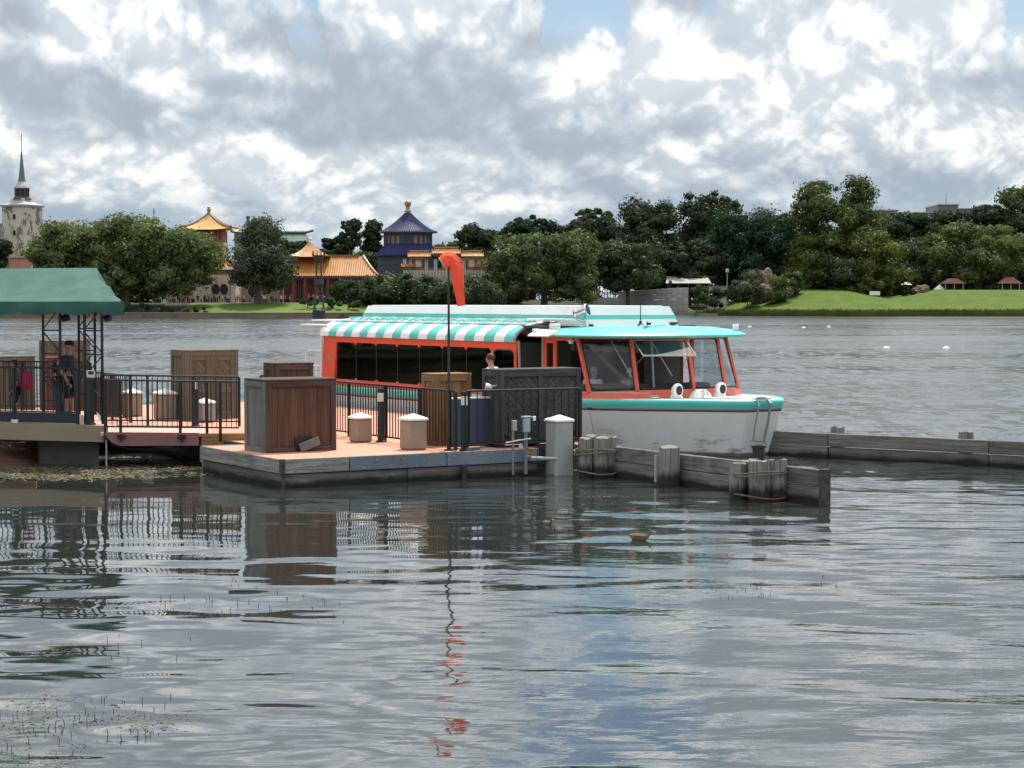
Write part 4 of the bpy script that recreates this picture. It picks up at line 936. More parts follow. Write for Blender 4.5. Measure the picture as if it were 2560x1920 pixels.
# ---- passenger cabin
X0, X1, YC = 6.22, 16.62, 2.36
def side(s):
    y = YC * s; e = thing('cabin_side', None, None); e.parent = boat
    def P(mb, nm, m, parent=e, smooth=False): return mb.build(nm, m, parent, local=True, smooth=smooth)
    wz0, wz1 = 1.19, 2.20
    mb = MB(); mb.box(X0, X1, y - 0.04, y + 0.04, 0.98, wz0); P(mb, 'lower_panel', M_RED)
    mb = MB(); mb.box(X0, X1, y - 0.04, y + 0.04, wz1, 2.40); P(mb, 'upper_panel', M_RED)
    mb = MB(); mb.prism([(15.95, y - 0.04, wz0), (X1 + 0.12, y - 0.04, wz0), (X1, y - 0.04, wz1), (15.80, y - 0.04, wz1)], (0, 0.08, 0)); P(mb, 'end_panel', M_RED)
    mb = MB(); mb.box(16.2, 16.36, y + 0.04 * s - 0.006, y + 0.04 * s + 0.006, 1.62, 1.86, 0.004); P(mb, 'vent', M_TRIM)
    # seven tinted panes and a small rounded one at the front
    n = 7; xa, xb = 7.42, 15.85; w = (xb - xa) / n
    for k in range(n):
        x0, x1_ = xa + k * w, xa + (k + 1) * w
        mb = MB(); mb.add([(x0 + 0.015, y, wz0), (x1_ - 0.015, y, wz0), (x1_ - 0.015, y, wz1), (x0 + 0.015, y, wz1)], [(0, 1, 2, 3)]); o = P(mb, 'window_pane', M_TINT)
        g_ = MB(); g_.box(x0 - 0.012, x0 + 0.012, y - 0.02, y + 0.012, wz0, wz1); g_.build('mullion', M_RUBBER, e, local=True)
        for zz_ in (0, 1):
            g_ = MB()
            if zz_ == 0: g_.prism([(x0 - 0.07, y - 0.03, wz1), (x0 + 0.07, y - 0.03, wz1), (x0 + 0.012, y - 0.03, wz1 - 0.06), (x0 - 0.012, y - 0.03, wz1 - 0.06)], (0, 0.065, 0))
            else: g_.prism([(x0 - 0.06, y - 0.03, wz0), (x0 + 0.06, y - 0.03, wz0), (x0 + 0.012, y - 0.03, wz0 + 0.05), (x0 - 0.012, y - 0.03, wz0 + 0.05)], (0, 0.065, 0))
            g_.build('window_corner', M_RED, e, local=True)
    # front rounded window: panel with an opening
    fx0, fx1 = 6.34, 7.28; pts = []; r = 0.15
    for (cx, cz, a0) in ((fx1 - r, wz1 - 0.03 - r, 0), (fx0 + r, wz1 - 0.03 - r, 90), (fx0 + r, wz0 + r, 180), (fx1 - r, wz0 + r, 270)):
        for k in range(5): an = R(a0 + 22.5 * k); pts.append((cx + r * math.cos(an), cz + r * math.sin(an)))
    fr = MB(); outer = []
    for (x, z) in pts: outer.append((fx1 + 0.12 if x > (fx0 + fx1) / 2 else X0, wz1 if z > 1.7 else wz0))
    vs = [(x, y + 0.04 * s, z) for x, z in pts] + [(x, y + 0.04 * s, z) for x, z in outer]; m_ = len(pts)
    fr.add(vs, [(i, (i + 1) % m_, m_ + (i + 1) % m_, m_ + i) for i in range(m_)]); P(fr, 'front_panel', M_RED)
    mb = MB(); mb.add([(x, y, z) for x, z in pts], [tuple(range(m_))]); o = P(mb, 'rounded_pane', M_TINT)
    g_ = MB(); g_.tube([(x, y + 0.04 * s, z) for x, z in pts], 0.014, 6, closed=True); g_.build('gasket', M_RUBBER, e, local=True)
side(1); side(-1)
# striped barrel awning along both eaves
prof = [(2.44, 2.36), (2.43, 2.46), (2.36, 2.57), (2.24, 2.66), (2.08, 2.73), (1.88, 2.775), (1.6, 2.80), (1.2, 2.81)]
NS = 22; XA0, XA1 = 6.25, 16.7
for s in (1, -1):
    e = thing('striped_awning', None, None); e.parent = boat
    w = (XA1 - XA0) / NS
    for k in range(NS):
        x0 = XA0 + k * w; x1_ = x0 + w
        mb = MB(); mb.loft([[Vector((x0, y * s, z)) for y, z in prof], [Vector((x1_, y * s, z)) for y, z in prof]], False, False)
        mb.build('awning_stripe', M_TEAL if k % 2 == 0 else M_BWHITE, e, local=True, smooth=True)
    mb = MB(); mb.tube([(XA0, y * s, z) for y, z in prof], 0.045, 8); mb.build('end_trim', M_TRIM, e, local=True)
    mb = MB(); mb.tube([(XA1, y * s, z) for y, z in prof], 0.03, 8); mb.build('end_trim', M_BWHITE, e, local=True)
mb = MB(); mb.box(6.25, 18.25, -2.0, 2.0, 2.76, 2.80); B('main_roof', M_BWHITE, mb)
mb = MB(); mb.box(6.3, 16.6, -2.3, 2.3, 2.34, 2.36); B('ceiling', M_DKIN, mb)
# roof hatch housing with a teal stripe
hz = [(2.82, 1.28), (2.90, 1.27), (2.99, 1.25), (3.20, 1.16)]
def hb(z0, y0, z1, y1, m, nm):
    mb = MB(); k = lambda z: 0.14 * (z - 2.82) / 0.38
    mb.loft([[Vector((4.95 + k(z0), y0, z0)), Vector((4.95 + k(z0), -y0, z0)), Vector((16.45 - k(z0), -y0, z0)), Vector((16.45 - k(z0), y0, z0))], [Vector((4.95 + k(z1), y1, z1)), Vector((4.95 + k(z1), -y1, z1)), Vector((16.45 - k(z1), -y1, z1)), Vector((16.45 - k(z1), y1, z1))]]); return B(nm, m, mb)
hb(2.74, 1.30, 2.90, 1.275, M_BWHITE, 'hatch_base'); hb(2.905, 1.285, 2.99, 1.265, M_TEAL, 'hatch_stripe'); hb(2.995, 1.255, 3.20, 1.16, M_BWHITE, 'hatch_housing')
mb = MB(); mb.box(5.3, 16.2, -1.1, 1.1, 3.195, 3.215, 0.008); B('hatch_lid', M_BWHITE, mb)
# rope fringe lying along the roof edge
mb = MB(); pts = []
for k in range(241):
    x = 6.6 + 9.9 * k / 240; pts.append((x, 1.62 + 0.05 * math.sin(k * 1.3), 2.835 + 0.030 * math.sin(k * 1.9)))
mb.tube(pts, 0.02, 5); B('roof_rope', M_TEAL, mb)
mb = MB(); pts = [(3.2 + 1.75 * k / 60, 0.9 - 1.9 * math.sin(k / 60 * 1.2) + 0.02 * math.sin(k * 2.1), 2.745 + 0.02 * math.sin(k * 1.7)) for k in range(61)]; mb.tube(pts, 0.022, 5)
pts = [(16.5 + 1.0 * k / 40, 1.6 - 0.02 * k + 0.05 * math.sin(k * 1.3), 2.84 + 0.03 * math.sin(k * 1.9)) for k in range(41)]; mb.tube(pts, 0.022, 5); B('roof_rope', M_TEAL, mb)
mb = MB(); mb.ob((5.95, 1.55, 2.885), (1.05, 0, 0), (0, 0.10, 0), (0, 0, 0.028), 0.01)
for k in range(12): mb.ob((5.0 + 0.17 * k, 1.655, 2.885), (0.04, 0, 0), (0, 0.006, 0), (0, 0, 0.018))
B('roof_rack', M_BWHITE, mb)
mb = MB(); mb.box(16.6, 18.25, -2.35, 2.35, 2.625, 2.675, 0.01); B('stern_roof', M_BWHITE, mb)
mb = MB()
for s in (1, -1):
    mb.tube([(18.1, 2.25 * s, 0.98), (18.1, 2.25 * s, 1.85), (17.9, 2.25 * s, 1.93), (16.8, 2.25 * s, 1.93)], 0.022, 8); mb.tube([(18.1, 2.25 * s, 1.5), (16.75, 2.25 * s, 1.5)], 0.018, 8); mb.tube([(17.4, 2.25 * s, 0.98), (17.4, 2.25 * s, 1.93)], 0.018, 8); mb.tube([(16.95, 2.30 * s, 1.0), (16.95, 2.30 * s, 2.64)], 0.03, 8)
B('stern_rail', M_BWHITE, mb)
# ---- inside: floor, bulkheads, seats
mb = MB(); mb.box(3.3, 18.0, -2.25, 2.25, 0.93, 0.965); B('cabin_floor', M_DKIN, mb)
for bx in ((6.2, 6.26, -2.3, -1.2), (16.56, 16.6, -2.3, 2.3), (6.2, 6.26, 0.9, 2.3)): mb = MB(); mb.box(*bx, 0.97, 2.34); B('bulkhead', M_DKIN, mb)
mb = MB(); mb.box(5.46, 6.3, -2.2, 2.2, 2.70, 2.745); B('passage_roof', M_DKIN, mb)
mb = MB(); mb.tube([(5.5, 2.12, 1.0), (5.5, 2.12, 2.5)], 0.035, 8); mb.tube([(6.19, 2.30, 0.98), (6.19, 2.36, 2.40)], 0.035, 8); B('door_post', M_TRIM, mb)
seat = MB(); seat.ob((0, 0, 0.42), (0.22, 0, 0), (0, 0.95, 0), (0, 0, 0.05), 0.03); seat.ob((0.22, 0, 0.72), (0.05, 0, 0), (0, 0.95, 0), (0, 0, 0.33), 0.03); seat.ob((0, 0, 0.18), (0.05, 0, 0), (0, 0.8, 0), (0, 0, 0.19))
SEAT_ME = new_mesh('seat_row', seat.v, seat.f)
for k in range(9):
    for s in (1, -1):
        o = link('seat_row', SEAT_ME, M_SEATW, boat); o.location = (7.3 + 1.0 * k, 1.25 * s, 0.965)
mb = MB(); mb.ob((3.55, -0.1, 1.2), (0.22, 0, 0), (0, 1.0, 0), (0, 0, 0.25), 0.05); mb.ob((3.75, -1.0, 1.35), (0.1, 0, 0), (0, 0.25, 0), (0, 0, 0.1), 0.03); B('helm_console', M_DKIN, mb)
mb = MB(); mb.lathe([(0.0, 0), (0.02, 0)], (0, 0, 0), 6); mb.tube([(3.84 + 0.05 * math.cos(a), 0.4 + 0.22 * math.cos(a), 1.52 + 0.22 * math.sin(a)) for a in [k * math.pi / 10 for k in range(20)]], 0.014, 6, closed=True); B('steering_wheel', M_RUBBER, mb)
mb = MB(); mb.tube([(3.3, 0.55, 1.36), (3.4, 0.55, 2.5)], 0.028, 8); B('inner_post', M_TRIM, mb)
mb = MB(); mb.ob((4.3, 1.2, 1.15), (0.25, 0, 0), (0, 0.75, 0), (0, 0, 0.30), 0.06); B('helm_seat', M_SEATW, mb)
# ---- deck and roof fittings
def deck_speaker(y):
    e = thing('deck_speaker', None, None); e.parent = boat; e.location = (2.33, y, 1.16)
    rot = Matrix.Rotation(R(-90), 3, 'Y')
    mb = MB(); mb.lathe([(0.06, -0.10), (0.12, -0.07), (0.15, 0.0), (0.155, 0.07), (0.13, 0.10)], (0, 0, 0.19), 18, sy=0.82, rot=rot); mb.loft([[Vector((-0.09, -0.13, 0)), Vector((0.09, -0.13, 0)), Vector((0.09, 0.13, 0)), Vector((-0.09, 0.13, 0))], [Vector((-0.05, -0.09, 0.12)), Vector((0.06, -0.09, 0.12)), Vector((0.06, 0.09, 0.12)), Vector((-0.05, 0.09, 0.12))]]); mb.build('housing', M_BWHITE, e, local=True, smooth=False)
    mb = MB(); mb.lathe([(0.105, 0.102), (0.09, 0.112), (0.0, 0.118)], (0, 0, 0.19), 18, sy=0.82, rot=rot); mb.build('grille', M_RUBBER, e, local=True)
deck_speaker(0.62); deck_speaker(-0.58)
e = thing('headlamp', None, None); e.parent = boat; e.location = (2.2, 0.02, 1.16)
mb = MB(); mb.loft([[Vector((-0.12, -0.22, 0)), Vector((0.2, -0.22, 0)), Vector((0.2, 0.22, 0)), Vector((-0.12, 0.22, 0))], [Vector((-0.10, -0.15, 0.12)), Vector((0.18, -0.15, 0.12)), Vector((0.18, 0.15, 0.12)), Vector((-0.10, 0.15, 0.12))], [Vector((-0.04, -0.08, 0.2)), Vector((0.14, -0.08, 0.2)), Vector((0.14, 0.08, 0.2)), Vector((-0.04, 0.08, 0.2))]]); mb.build('housing', M_BWHITE, e, local=True)
mb = MB(); mb.lathe([(0.10, 0.0), (0.09, 0.03), (0.0, 0.05)], (-0.10, 0, 0.10), 16, rot=Matrix.Rotation(R(-80), 3, 'Y')); mb.build('lens', M_CHROME, e, local=True)
e = thing('searchlight', None, None); e.parent = boat; e.location = (4.9, 1.45, 2.72)
rot = Matrix.Rotation(R(35), 3, 'Z') @ Matrix.Rotation(R(-72), 3, 'Y')
mb = MB(); mb.lathe([(0.05, -0.20), (0.11, -0.18), (0.13, -0.1), (0.135, 0.12), (0.145, 0.13), (0.145, 0.16)], (0, 0, 0.36), 20, rot=rot); mb.build('lamp_body', M_CHROME, e, local=True, smooth=True)
mb = MB(); mb.lathe([(0.135, 0.155), (0.12, 0.165), (0, 0.17)], (0, 0, 0.36), 20, rot=rot); mb.build('lens', M_RUBBER, e, local=True)
mb = MB(); mb.tube([(0, -0.14, 0.36), (0, -0.13, 0.18), (0, 0, 0.12), (0, 0.13, 0.18), (0, 0.14, 0.36)], 0.016, 6); mb.tube([(0, 0, 0), (0, 0, 0.12)], 0.03, 8); mb.build('yoke', M_CHROME, e, local=True)
mb = MB(); mb.tube([(4.62, 0.0, 2.72), (4.62, 0.0, 3.28)], 0.012, 6); mb.lathe([(0.10, 2.70), (0.10, 2.75), (0.04, 2.80), (0.03, 2.86)], (4.62, 0, 0), 10); mb.lathe([(0.05, 2.72), (0.06, 2.82), (0.0, 2.86)], (4.6, -0.22, 0), 10); B('antenna', M_GREENP, mb)
mb = MB(); mb.ob((5.1, 2.05, 2.72), (0.10, 0, 0), (0, 0.10, 0), (0, 0, 0.085), 0.02); B('navigation_lamp', M_BWHITE, mb); mb = MB(); mb.ob((3.25, -1.72, 2.72), (0.06, 0, 0), (0, 0.06, 0), (0, 0, 0.07), 0.02); B('navigation_lamp', M_BWHITE, mb)
mb = MB(); mb.ob((4.98, 1.18, 2.76), (0.10, 0, 0), (0, 0.05, 0), (0, 0, 0.03), 0.01); mb.ob((4.9, -1.15, 2.80), (0.05, 0, 0), (0, 0.09, 0), (0, 0, 0.025), 0.01); B('roof_cleat', M_RUBBER, mb)
mb = MB(); mb.lathe([(0.02, 0.06), (0.035, 0.03), (0.085, 0.0), (0.09, -0.01), (0.05, -0.02), (0.05, -0.05), (0.0, -0.07)], (4.28, 2.14, 2.42), 12); B('deck_lamp', M_BWHITE, mb)
# fender hanging at the side
mb = MB(); mb.lathe([(0.0, -0.36), (0.10, -0.30), (0.13, 0.0), (0.10, 0.30), (0.03, 0.36)], (9.9, 2.62, 0.72), 12); B('fender', M_BWHITE, mb, smooth=True)
mb = MB(); mb.tube([(6.0, 2.3, 1.35), (6.0, 2.42, 1.55), (6.05, 2.44, 1.66), (6.25, 2.44, 1.70), (6.35, 2.44, 1.60), (6.35, 2.44, 1.2)], 0.022, 8); B('grab_rail', M_TRIM, mb)

# seams, bolts and small fittings
for u_ in (3.4, 6.6, 10.4, 14.2):
    for s_ in (1, -1):
        i0 = max(i for i in range(len(ST)) if ST[i][0] <= u_); f = (u_ - ST[i0][0]) / (ST[i0 + 1][0] - ST[i0][0])
        pts = [hull_pt(i0, zf, s_).lerp(hull_pt(i0 + 1, zf, s_), f) + Vector((0, 0.004 * s_, 0)) for zf in (0.17, 0.4, 0.6, 0.8)]
        mb = MB(); mb.tube(pts, 0.008, 4); B('hull_seam', M_TRIM, mb)
for u_ in (8.6, 11.0, 13.4):
    mb = MB(); mb.box(u_ - 0.004, u_ + 0.004, YC + 0.038, YC + 0.046, 1.0, 1.18); B('panel_seam', M_STRIPE, mb)
mb = MB(); mb.box(X0, X1 + 0.1, YC + 0.03, YC + 0.065, 0.955, 0.985, 0.008); B('rub_rail', M_TRIM, mb)
mb = MB(); mb.tube([(2.3 + 0.3 * k, (1.35, 1.62, 1.85, 2.02, 2.12)[k], 1.30) for k in range(5)], 0.012, 6); B('grab_wire', M_TRIM, mb)
# ================================================================== far shore: terrain
def grass_mat(name, a, b_):
    def f(g):
        P = worldc(g); n = g.noise(P, 0.25, 6, 0.65); n2_ = g.noise(P, 2.5, 4, 0.6)
        c = g.mix(g.mr(n, 0.3, 0.7), a, b_); c = g.mix(g.m('MULTIPLY', g.mr(g.noise(P, 0.09, 4, 0.6), 0.50, 0.75), 0.30), c, (0.085, 0.095, 0.025)); c = g.mix(g.m('MULTIPLY', g.mr(n2_, 0.45, 0.75), 0.55), c, tuple(q * 0.45 for q in a))
        return pbsdf(g, c, 0.9, 0, 0.2, n2_, 0.8, 0.15)
    return mat(name, f)
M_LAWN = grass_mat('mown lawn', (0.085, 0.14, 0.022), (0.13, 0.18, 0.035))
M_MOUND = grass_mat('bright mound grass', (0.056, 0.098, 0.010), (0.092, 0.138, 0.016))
M_EARTH = grass_mat('dark olive ground', (0.035, 0.04, 0.02), (0.06, 0.06, 0.035))  # dull dark earth tone, mottled by noise
M_PROM = paint('promenade paving', (0.30, 0.25, 0.21), 0.9, 0.2, scale=0.3)
M_KERB = paint('brown retaining wall', (0.16, 0.115, 0.085), 0.9, 0.25, 0.4, (0.05, 0.04, 0.03), scale=0.4)
def sheet(name, xs, ys, hf, m, kind='structure'):
    vs = [(x, y, hf(x, y)) for y in ys for x in xs]; nx = len(xs)
    fs = [(j * nx + i, j * nx + i + 1, (j + 1) * nx + i + 1, (j + 1) * nx + i) for j in range(len(ys) - 1) for i in range(nx - 1)]
    o = link(name, new_mesh(name, vs, fs, True), m); tag(o, kind=kind); return o
def sst(a, b, x): t = min(1, max(0, (x - a) / (b - a))); return t * t * (3 - 2 * t)
def shore_y(x):                                        # where the land begins
    return 402 + 62 * sst(-45, 40, x) - 0.0 * x
def ground_h(x, y):
    d = y - shore_y(x)
    if d < 0: return -1.5
    h = 0.9 + 2.2 * sst(2, 26, d) + 1.0 * sst(40, 200, d)
    if x > 45: h = 0.6 + 1.6 * sst(4, 50, d) + 1.5 * sst(40, 200, d)
    return h
xs = list(np.linspace(-900, -160, 20)) + list(np.linspace(-150, 150, 90)) + list(np.linspace(165, 1000, 22))
ys = list(np.linspace(385, 480, 70)) + list(np.linspace(486, 640, 16)) + [700, 900, 1400, 2600, 4500]
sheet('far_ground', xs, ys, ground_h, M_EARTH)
# lawn in front of the promenade
lx = list(np.linspace(-70, -22, 60))
def lawn_h(x, y): return ground_h(x, y) + 0.05
sheet('lawn', lx, list(np.linspace(404.5, 431, 22)), lawn_h, M_LAWN)
sheet('promenade', list(np.linspace(-150, 10, 80)), list(np.linspace(431.3, 442, 8)), lambda x, y: ground_h(x, y) + 0.09, M_PROM)
# brown retaining wall along the left shore, in lengths
rw = thing('retaining_wall', 'long brown retaining wall along the water below the far lawn', 'wall', (-70, 402, 0))
for i in range(22):
    x0 = -170 + i * 7.2; x1_ = x0 + 7.16; mb = MB(); mb.prism([(x0, shore_y(x0) - 0.2, -0.5), (x1_, shore_y(x1_) - 0.2, -0.5), (x1_, shore_y(x1_) - 0.2, 1.02), (x0, shore_y(x0) - 0.2, 1.02)], (0, 0.9, 0)); mb.build('wall_block', M_KERB, rw)
    mb = MB(); mb.prism([(x0, shore_y(x0) - 0.32, 1.025), (x1_, shore_y(x1_) - 0.32, 1.025), (x1_, shore_y(x1_) - 0.32, 1.15), (x0, shore_y(x0) - 0.32, 1.15)], (0, 1.1, 0)); mb.build('coping', M_PROM, rw)
# grassy mound on the right
def mound_edge(x):                                     # nearest water line of the mound
    return 452 + 14 * math.exp(-((x - 46) / 9.0) ** 2) + 3 * math.sin(x * 0.06) 
def mound_h(x, y):
    d = y - mound_edge(x)
    top = 4.65 * math.exp(-((x - 78) / 17.0) ** 2) + 5.35 * sst(88, 118, x) + 1.9
    top = min(top, 6.2) * sst(43.5, 60, x) + 0.3
    if d < 0: return -0.6
    return -0.1 + 0.75 * sst(0, 1.5, d) * sst(43, 50, x) + max(0, top - 0.75) * sst(1.0, 40, d) * (1 - 0.35 * sst(55, 90, d))
o = sheet('grass_mound', list(np.linspace(43, 175, 120)), list(np.linspace(449, 545, 60)), mound_h, M_MOUND)

# ================================================================== foliage
def leaf_mat(name, a, b_, tr=0.3):
    def f(g):
        v, rnd_ = objc(g); n = g.noise(v, 0.16, 4, 0.6); n2_ = g.noise(v, 1.1, 3, 0.6)
        c = g.mix(g.mr(n, 0.32, 0.68), a, b_)
        k = g.m('ADD', 0.62, g.m('ADD', g.m('MULTIPLY', rnd_, 0.25), g.m('MULTIPLY', n2_, 0.55))); c = g.mix(1.0, c, g.comb(k, k, k), 'MULTIPLY')
        p = g.new('ShaderNodeBsdfDiffuse'); g.put(p, 0, c)
        t = g.new('ShaderNodeBsdfTranslucent'); g.put(t, 0, g.mix(1.0, c, (1.25, 1.2, 0.55), 'MULTIPLY'))
        mx = g.new('ShaderNodeMixShader'); g.put(mx, 0, tr); g.l.new(p.outputs[0], mx.inputs[1]); g.l.new(t.outputs[0], mx.inputs[2])
        gl = g.new('ShaderNodeBsdfGlossy'); g.put(gl, 'Roughness', 0.45); g.put(gl, 'Color', (0.9, 0.95, 1, 1)); m2 = g.new('ShaderNodeMixShader'); g.put(m2, 0, 0.018); g.l.new(mx.outputs[0], m2.inputs[1]); g.l.new(gl.outputs[0], m2.inputs[2])
        return m2.outputs[0]
    return mat(name, f)
LEAF = {
 'oak': leaf_mat('live oak leaves', (0.0667, 0.0986, 0.029), (0.1377, 0.1624, 0.0551)),
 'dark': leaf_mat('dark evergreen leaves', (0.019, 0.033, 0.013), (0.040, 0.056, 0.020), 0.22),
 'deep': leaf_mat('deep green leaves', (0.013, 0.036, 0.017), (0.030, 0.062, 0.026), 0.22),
 'mid': leaf_mat('mid green leaves', (0.0504, 0.0784, 0.0224), (0.0952, 0.1232, 0.0364)),
 'lime': leaf_mat('yellow green leaves', (0.055, 0.078, 0.014), (0.105, 0.125, 0.022), 0.33),
 'grey': leaf_mat('grey green leaves', (0.054, 0.0696, 0.036), (0.102, 0.114, 0.066)),
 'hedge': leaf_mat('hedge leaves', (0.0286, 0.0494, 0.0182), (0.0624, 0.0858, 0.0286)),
}
M_BARK = paint('grey bark', (0.11, 0.09, 0.07), 0.95, 0.3, scale=0.6)
def leaf_cloud(lobes, n, leaf, seed, droop=0.0, core=0.72):
    """leaf-clump faces scattered over and inside the lobes (centre, radii); returns a mesh"""
    rng = np.random.default_rng(seed); C = np.array([l[0] for l in lobes], float); Rr = np.array([l[1] for l in lobes], float)
    area = (Rr[:, 0] * Rr[:, 2] + Rr[:, 0] * Rr[:, 1] + Rr[:, 1] * Rr[:, 2]); pr = area / area.sum()
    which = rng.choice(len(lobes), n, p=pr)
    d = rng.normal(size=(n, 3)); d /= np.linalg.norm(d, axis=1, keepdims=True)
    rad = 0.62 + 0.46 * rng.random(n) ** 0.7 + 0.22 * np.abs(rng.normal(size=n)) * (rng.random(n) < 0.22)
    lump = 1 + 0.16 * np.sin(d[:, 0] * 7 + which) * np.sin(d[:, 1] * 6 + which * 2.1) + 0.16 * np.sin(d[:, 2] * 8 + which * 0.7) * np.cos(d[:, 0] * 5 + which * 1.3)
    p = C[which] + d * Rr[which] * (rad * lump)[:, None]
    p[:, 2] -= droop * rng.random(n) * Rr[which][:, 2] * (d[:, 2] < 0.2)
    nr = d + rng.normal(size=(n, 3)) * 0.38; nr[:, 2] += 0.15; nr /= np.linalg.norm(nr, axis=1, keepdims=True)
    a = np.cross(nr, rng.normal(size=(n, 3))); a /= np.linalg.norm(a, axis=1, keepdims=True); b = np.cross(nr, a)
    s = leaf * (0.55 + 0.9 * rng.random(n)); s2 = s * (0.45 + 0.4 * rng.random(n))
    V = np.stack([p + a * s[:, None], p + b * s2[:, None] + nr * (s * 0.12)[:, None], p - a * s[:, None], p - b * s2[:, None] + nr * (s * 0.12)[:, None]], 1).reshape(-1, 3)
    F = np.arange(n * 4).reshape(n, 4)
    # dark inner mass so that a crown is not see-through at its heart
    ico_v, ico_f = ICO
    cv = []; cf = []; base = len(V)
    for k in range(len(lobes)):
        w = 1 + 0.12 * np.sin(ico_v[:, 0] * 5 + k) * np.cos(ico_v[:, 1] * 6 + k)
        cv.append(C[k] + ico_v * Rr[k] * core * w[:, None]); cf.append(ico_f + base); base += len(ico_v)
    return V, F, np.concatenate(cv), np.concatenate(cf)
_bm = bmesh.new(); bmesh.ops.create_icosphere(_bm, subdivisions=1, radius=1.0); _bm.verts.ensure_lookup_table()
ICO = (np.array([v.co[:] for v in _bm.verts]), np.array([[v.index for v in f.verts] for f in _bm.faces])); _bm.free()
def leaf_obj(name, lobes, n, leaf, seed, m, parent=None, droop=0.0, core=0.72, off=(0, 0, 0)):
    V, F, cv, cf = leaf_cloud(lobes, n, leaf, seed, droop, core)
    co = (np.concatenate([V, cv]) - np.array(off)).astype(np.float32)
    lv = np.concatenate([F.ravel(), cf.ravel()]).astype(np.int32); ls = np.concatenate([np.arange(0, F.size, 4), F.size + np.arange(0, cf.size, 3)]).astype(np.int32)
    me = bpy.data.meshes.new(name); me.vertices.add(len(co)); me.vertices.foreach_set('co', co.ravel()); me.loops.add(len(lv)); me.loops.foreach_set('vertex_index', lv)
    me.polygons.add(len(ls)); me.polygons.foreach_set('loop_start', ls); me.update(calc_edges=True); me.validate()
    return link(name, me, m, parent)
def crown_lobes(c, rx, ry, rz, k, seed, shape='dome', size=0.30):
    rr = random.Random(seed); out = []
    for i in range(k):
        a = rr.uniform(0, 2 * math.pi)
        if shape == 'cone': zz = rr.uniform(-0.95, 0.95); rad = (1 - ((zz + 0.95) / 2.0) ** 1.6) * 0.95 * math.sqrt(rr.random())
        elif shape == 'open': zz = rr.uniform(-0.7, 0.85); rad = math.sqrt(max(0.05, 1 - zz * zz)) * rr.uniform(0.35, 0.95)
        else: zz = rr.uniform(-0.80, 0.82); rad = math.sqrt(max(0.03, 1 - (max(0, zz) * 0.92) ** 2 - (min(0, zz) * 0.6) ** 2)) * rr.random() ** 0.38
        s = size * rr.choice((0.45, 0.6, 0.8, 1.0, 1.3)) * rr.uniform(0.85, 1.15)
        r0 = min(rx, rz) * s
        out.append(((c[0] + math.cos(a) * rad * (rx - r0 * 0.55), c[1] + math.sin(a) * rad * (ry - r0 * 0.55), c[2] + zz * 1.12 * (rz - r0 * 0.45)), (r0 * rr.uniform(1.0, 1.5), r0 * rr.uniform(1.0, 1.4), r0 * rr.uniform(0.7, 1.0))))
    return out
TREES = 0
def tree(name, label, px0, px1, py_top, py_bot, Y, kind, k=26, n=7000, leaf=0.48, shape='dome', size=0.30, py_base=None, depth=None, trunk=True, seed=None, core=0.72, droop=0.0, lobes=None, group='trees of the far shore', kind2=None):
    """tree whose crown fills the given outline in the picture, standing at distance Y"""
    global TREES; TREES += 1; seed = seed or TREES * 13 + 5
    rr = random.Random(seed)
    a = pd(px0, py_top, Y); b = pd(px1, py_bot, Y); cx = (a.x + b.x) / 2; rx = (b.x - a.x) / 2; cz = (a.z + b.z) / 2; rz = (a.z - b.z) / 2; ry = depth or min(rx, rz * 1.6)
    gz = ground_h(cx, Y) if cx < 43 else max(ground_h(cx, Y), mound_h(cx, Y) if cx < 175 and Y < 545 else 0)
    t = thing(name, label, 'tree', (cx, Y, gz - 0.2), group); n = int(n * 2.4); k = int(k * 2.3); leaf *= 0.70
    L = lobes(rx, rz, cx, cz, Y, rr) if lobes else crown_lobes((cx, Y, cz), rx, ry, rz, k, seed, shape, size)
    o = leaf_obj('crown', L, n, leaf, seed, LEAF[kind], t, droop, core, off=t.location)
    if trunk:
        mb = MB(); base = Vector((cx + rr.uniform(-.1, .1) * rx, Y, gz - 0.3)); fork = Vector((cx, Y, max(gz + 1.5, cz - rz * 0.55))); r0 = max(0.25, min(0.9, (rz + rx) * 0.035))
        mb.tube([base, base.lerp(fork, 0.5) + Vector((rr.uniform(-.3, .3), 0, 0)), fork], [r0 * 1.35, r0, r0 * 0.8], 8)
        for lo in rr.sample(L, min(6, len(L))):
            e = Vector(lo[0]); m_ = fork.lerp(e, 0.5) + Vector((rr.uniform(-.5, .5), rr.uniform(-.5, .5), -0.4)); mb.tube([fork, m_, e], [r0 * 0.6, r0 * 0.38, r0 * 0.12], 6)
        mb.build('trunk', M_BARK, t)
    return t
def big_oak(rx, rz, cx, cz, Y, rr):
    L = []
    for i in range(190):
        u = rr.uniform(-1, 1); env = (1 - abs(u) ** 2.4) ** 0.5 * (0.86 + 0.14 * math.sin(u * 7 + 1)); v = rr.uniform(-0.95, 1.0); v = v * env if v > 0 else v * (1 - abs(u) ** 6) ** 0.5; s = rr.uniform(0.12, 0.30) * rz
        L.append(((cx + u * (rx - s * 0.8), Y + rr.uniform(-7, 7), cz + v * (rz - s * 0.8)), (s * rr.uniform(1.1, 1.6), s * 1.4, s * rr.uniform(0.75, 1.0))))
    return L
tree('oak_tree', 'very wide spreading oak on the far lawn, right of the pale church tower', 78, 545, 524, 752, 416, 'oak', lobes=big_oak, n=26000, leaf=0.46, core=0.66)
tree('feathery_tree', 'upright feathery tree between the yellow-roofed gatehouse and the orange-tiled hall', 566, 738, 546, 716, 424, 'grey', 30, 9500, 0.42, 'cone', 0.30, core=0.55)
tree('evergreen_tree', 'ragged pine-like tree left of the blue temple, further back', 842, 905, 549, 632, 560, 'dark', 14, 3500, 0.55, 'open', 0.26, core=0.6)
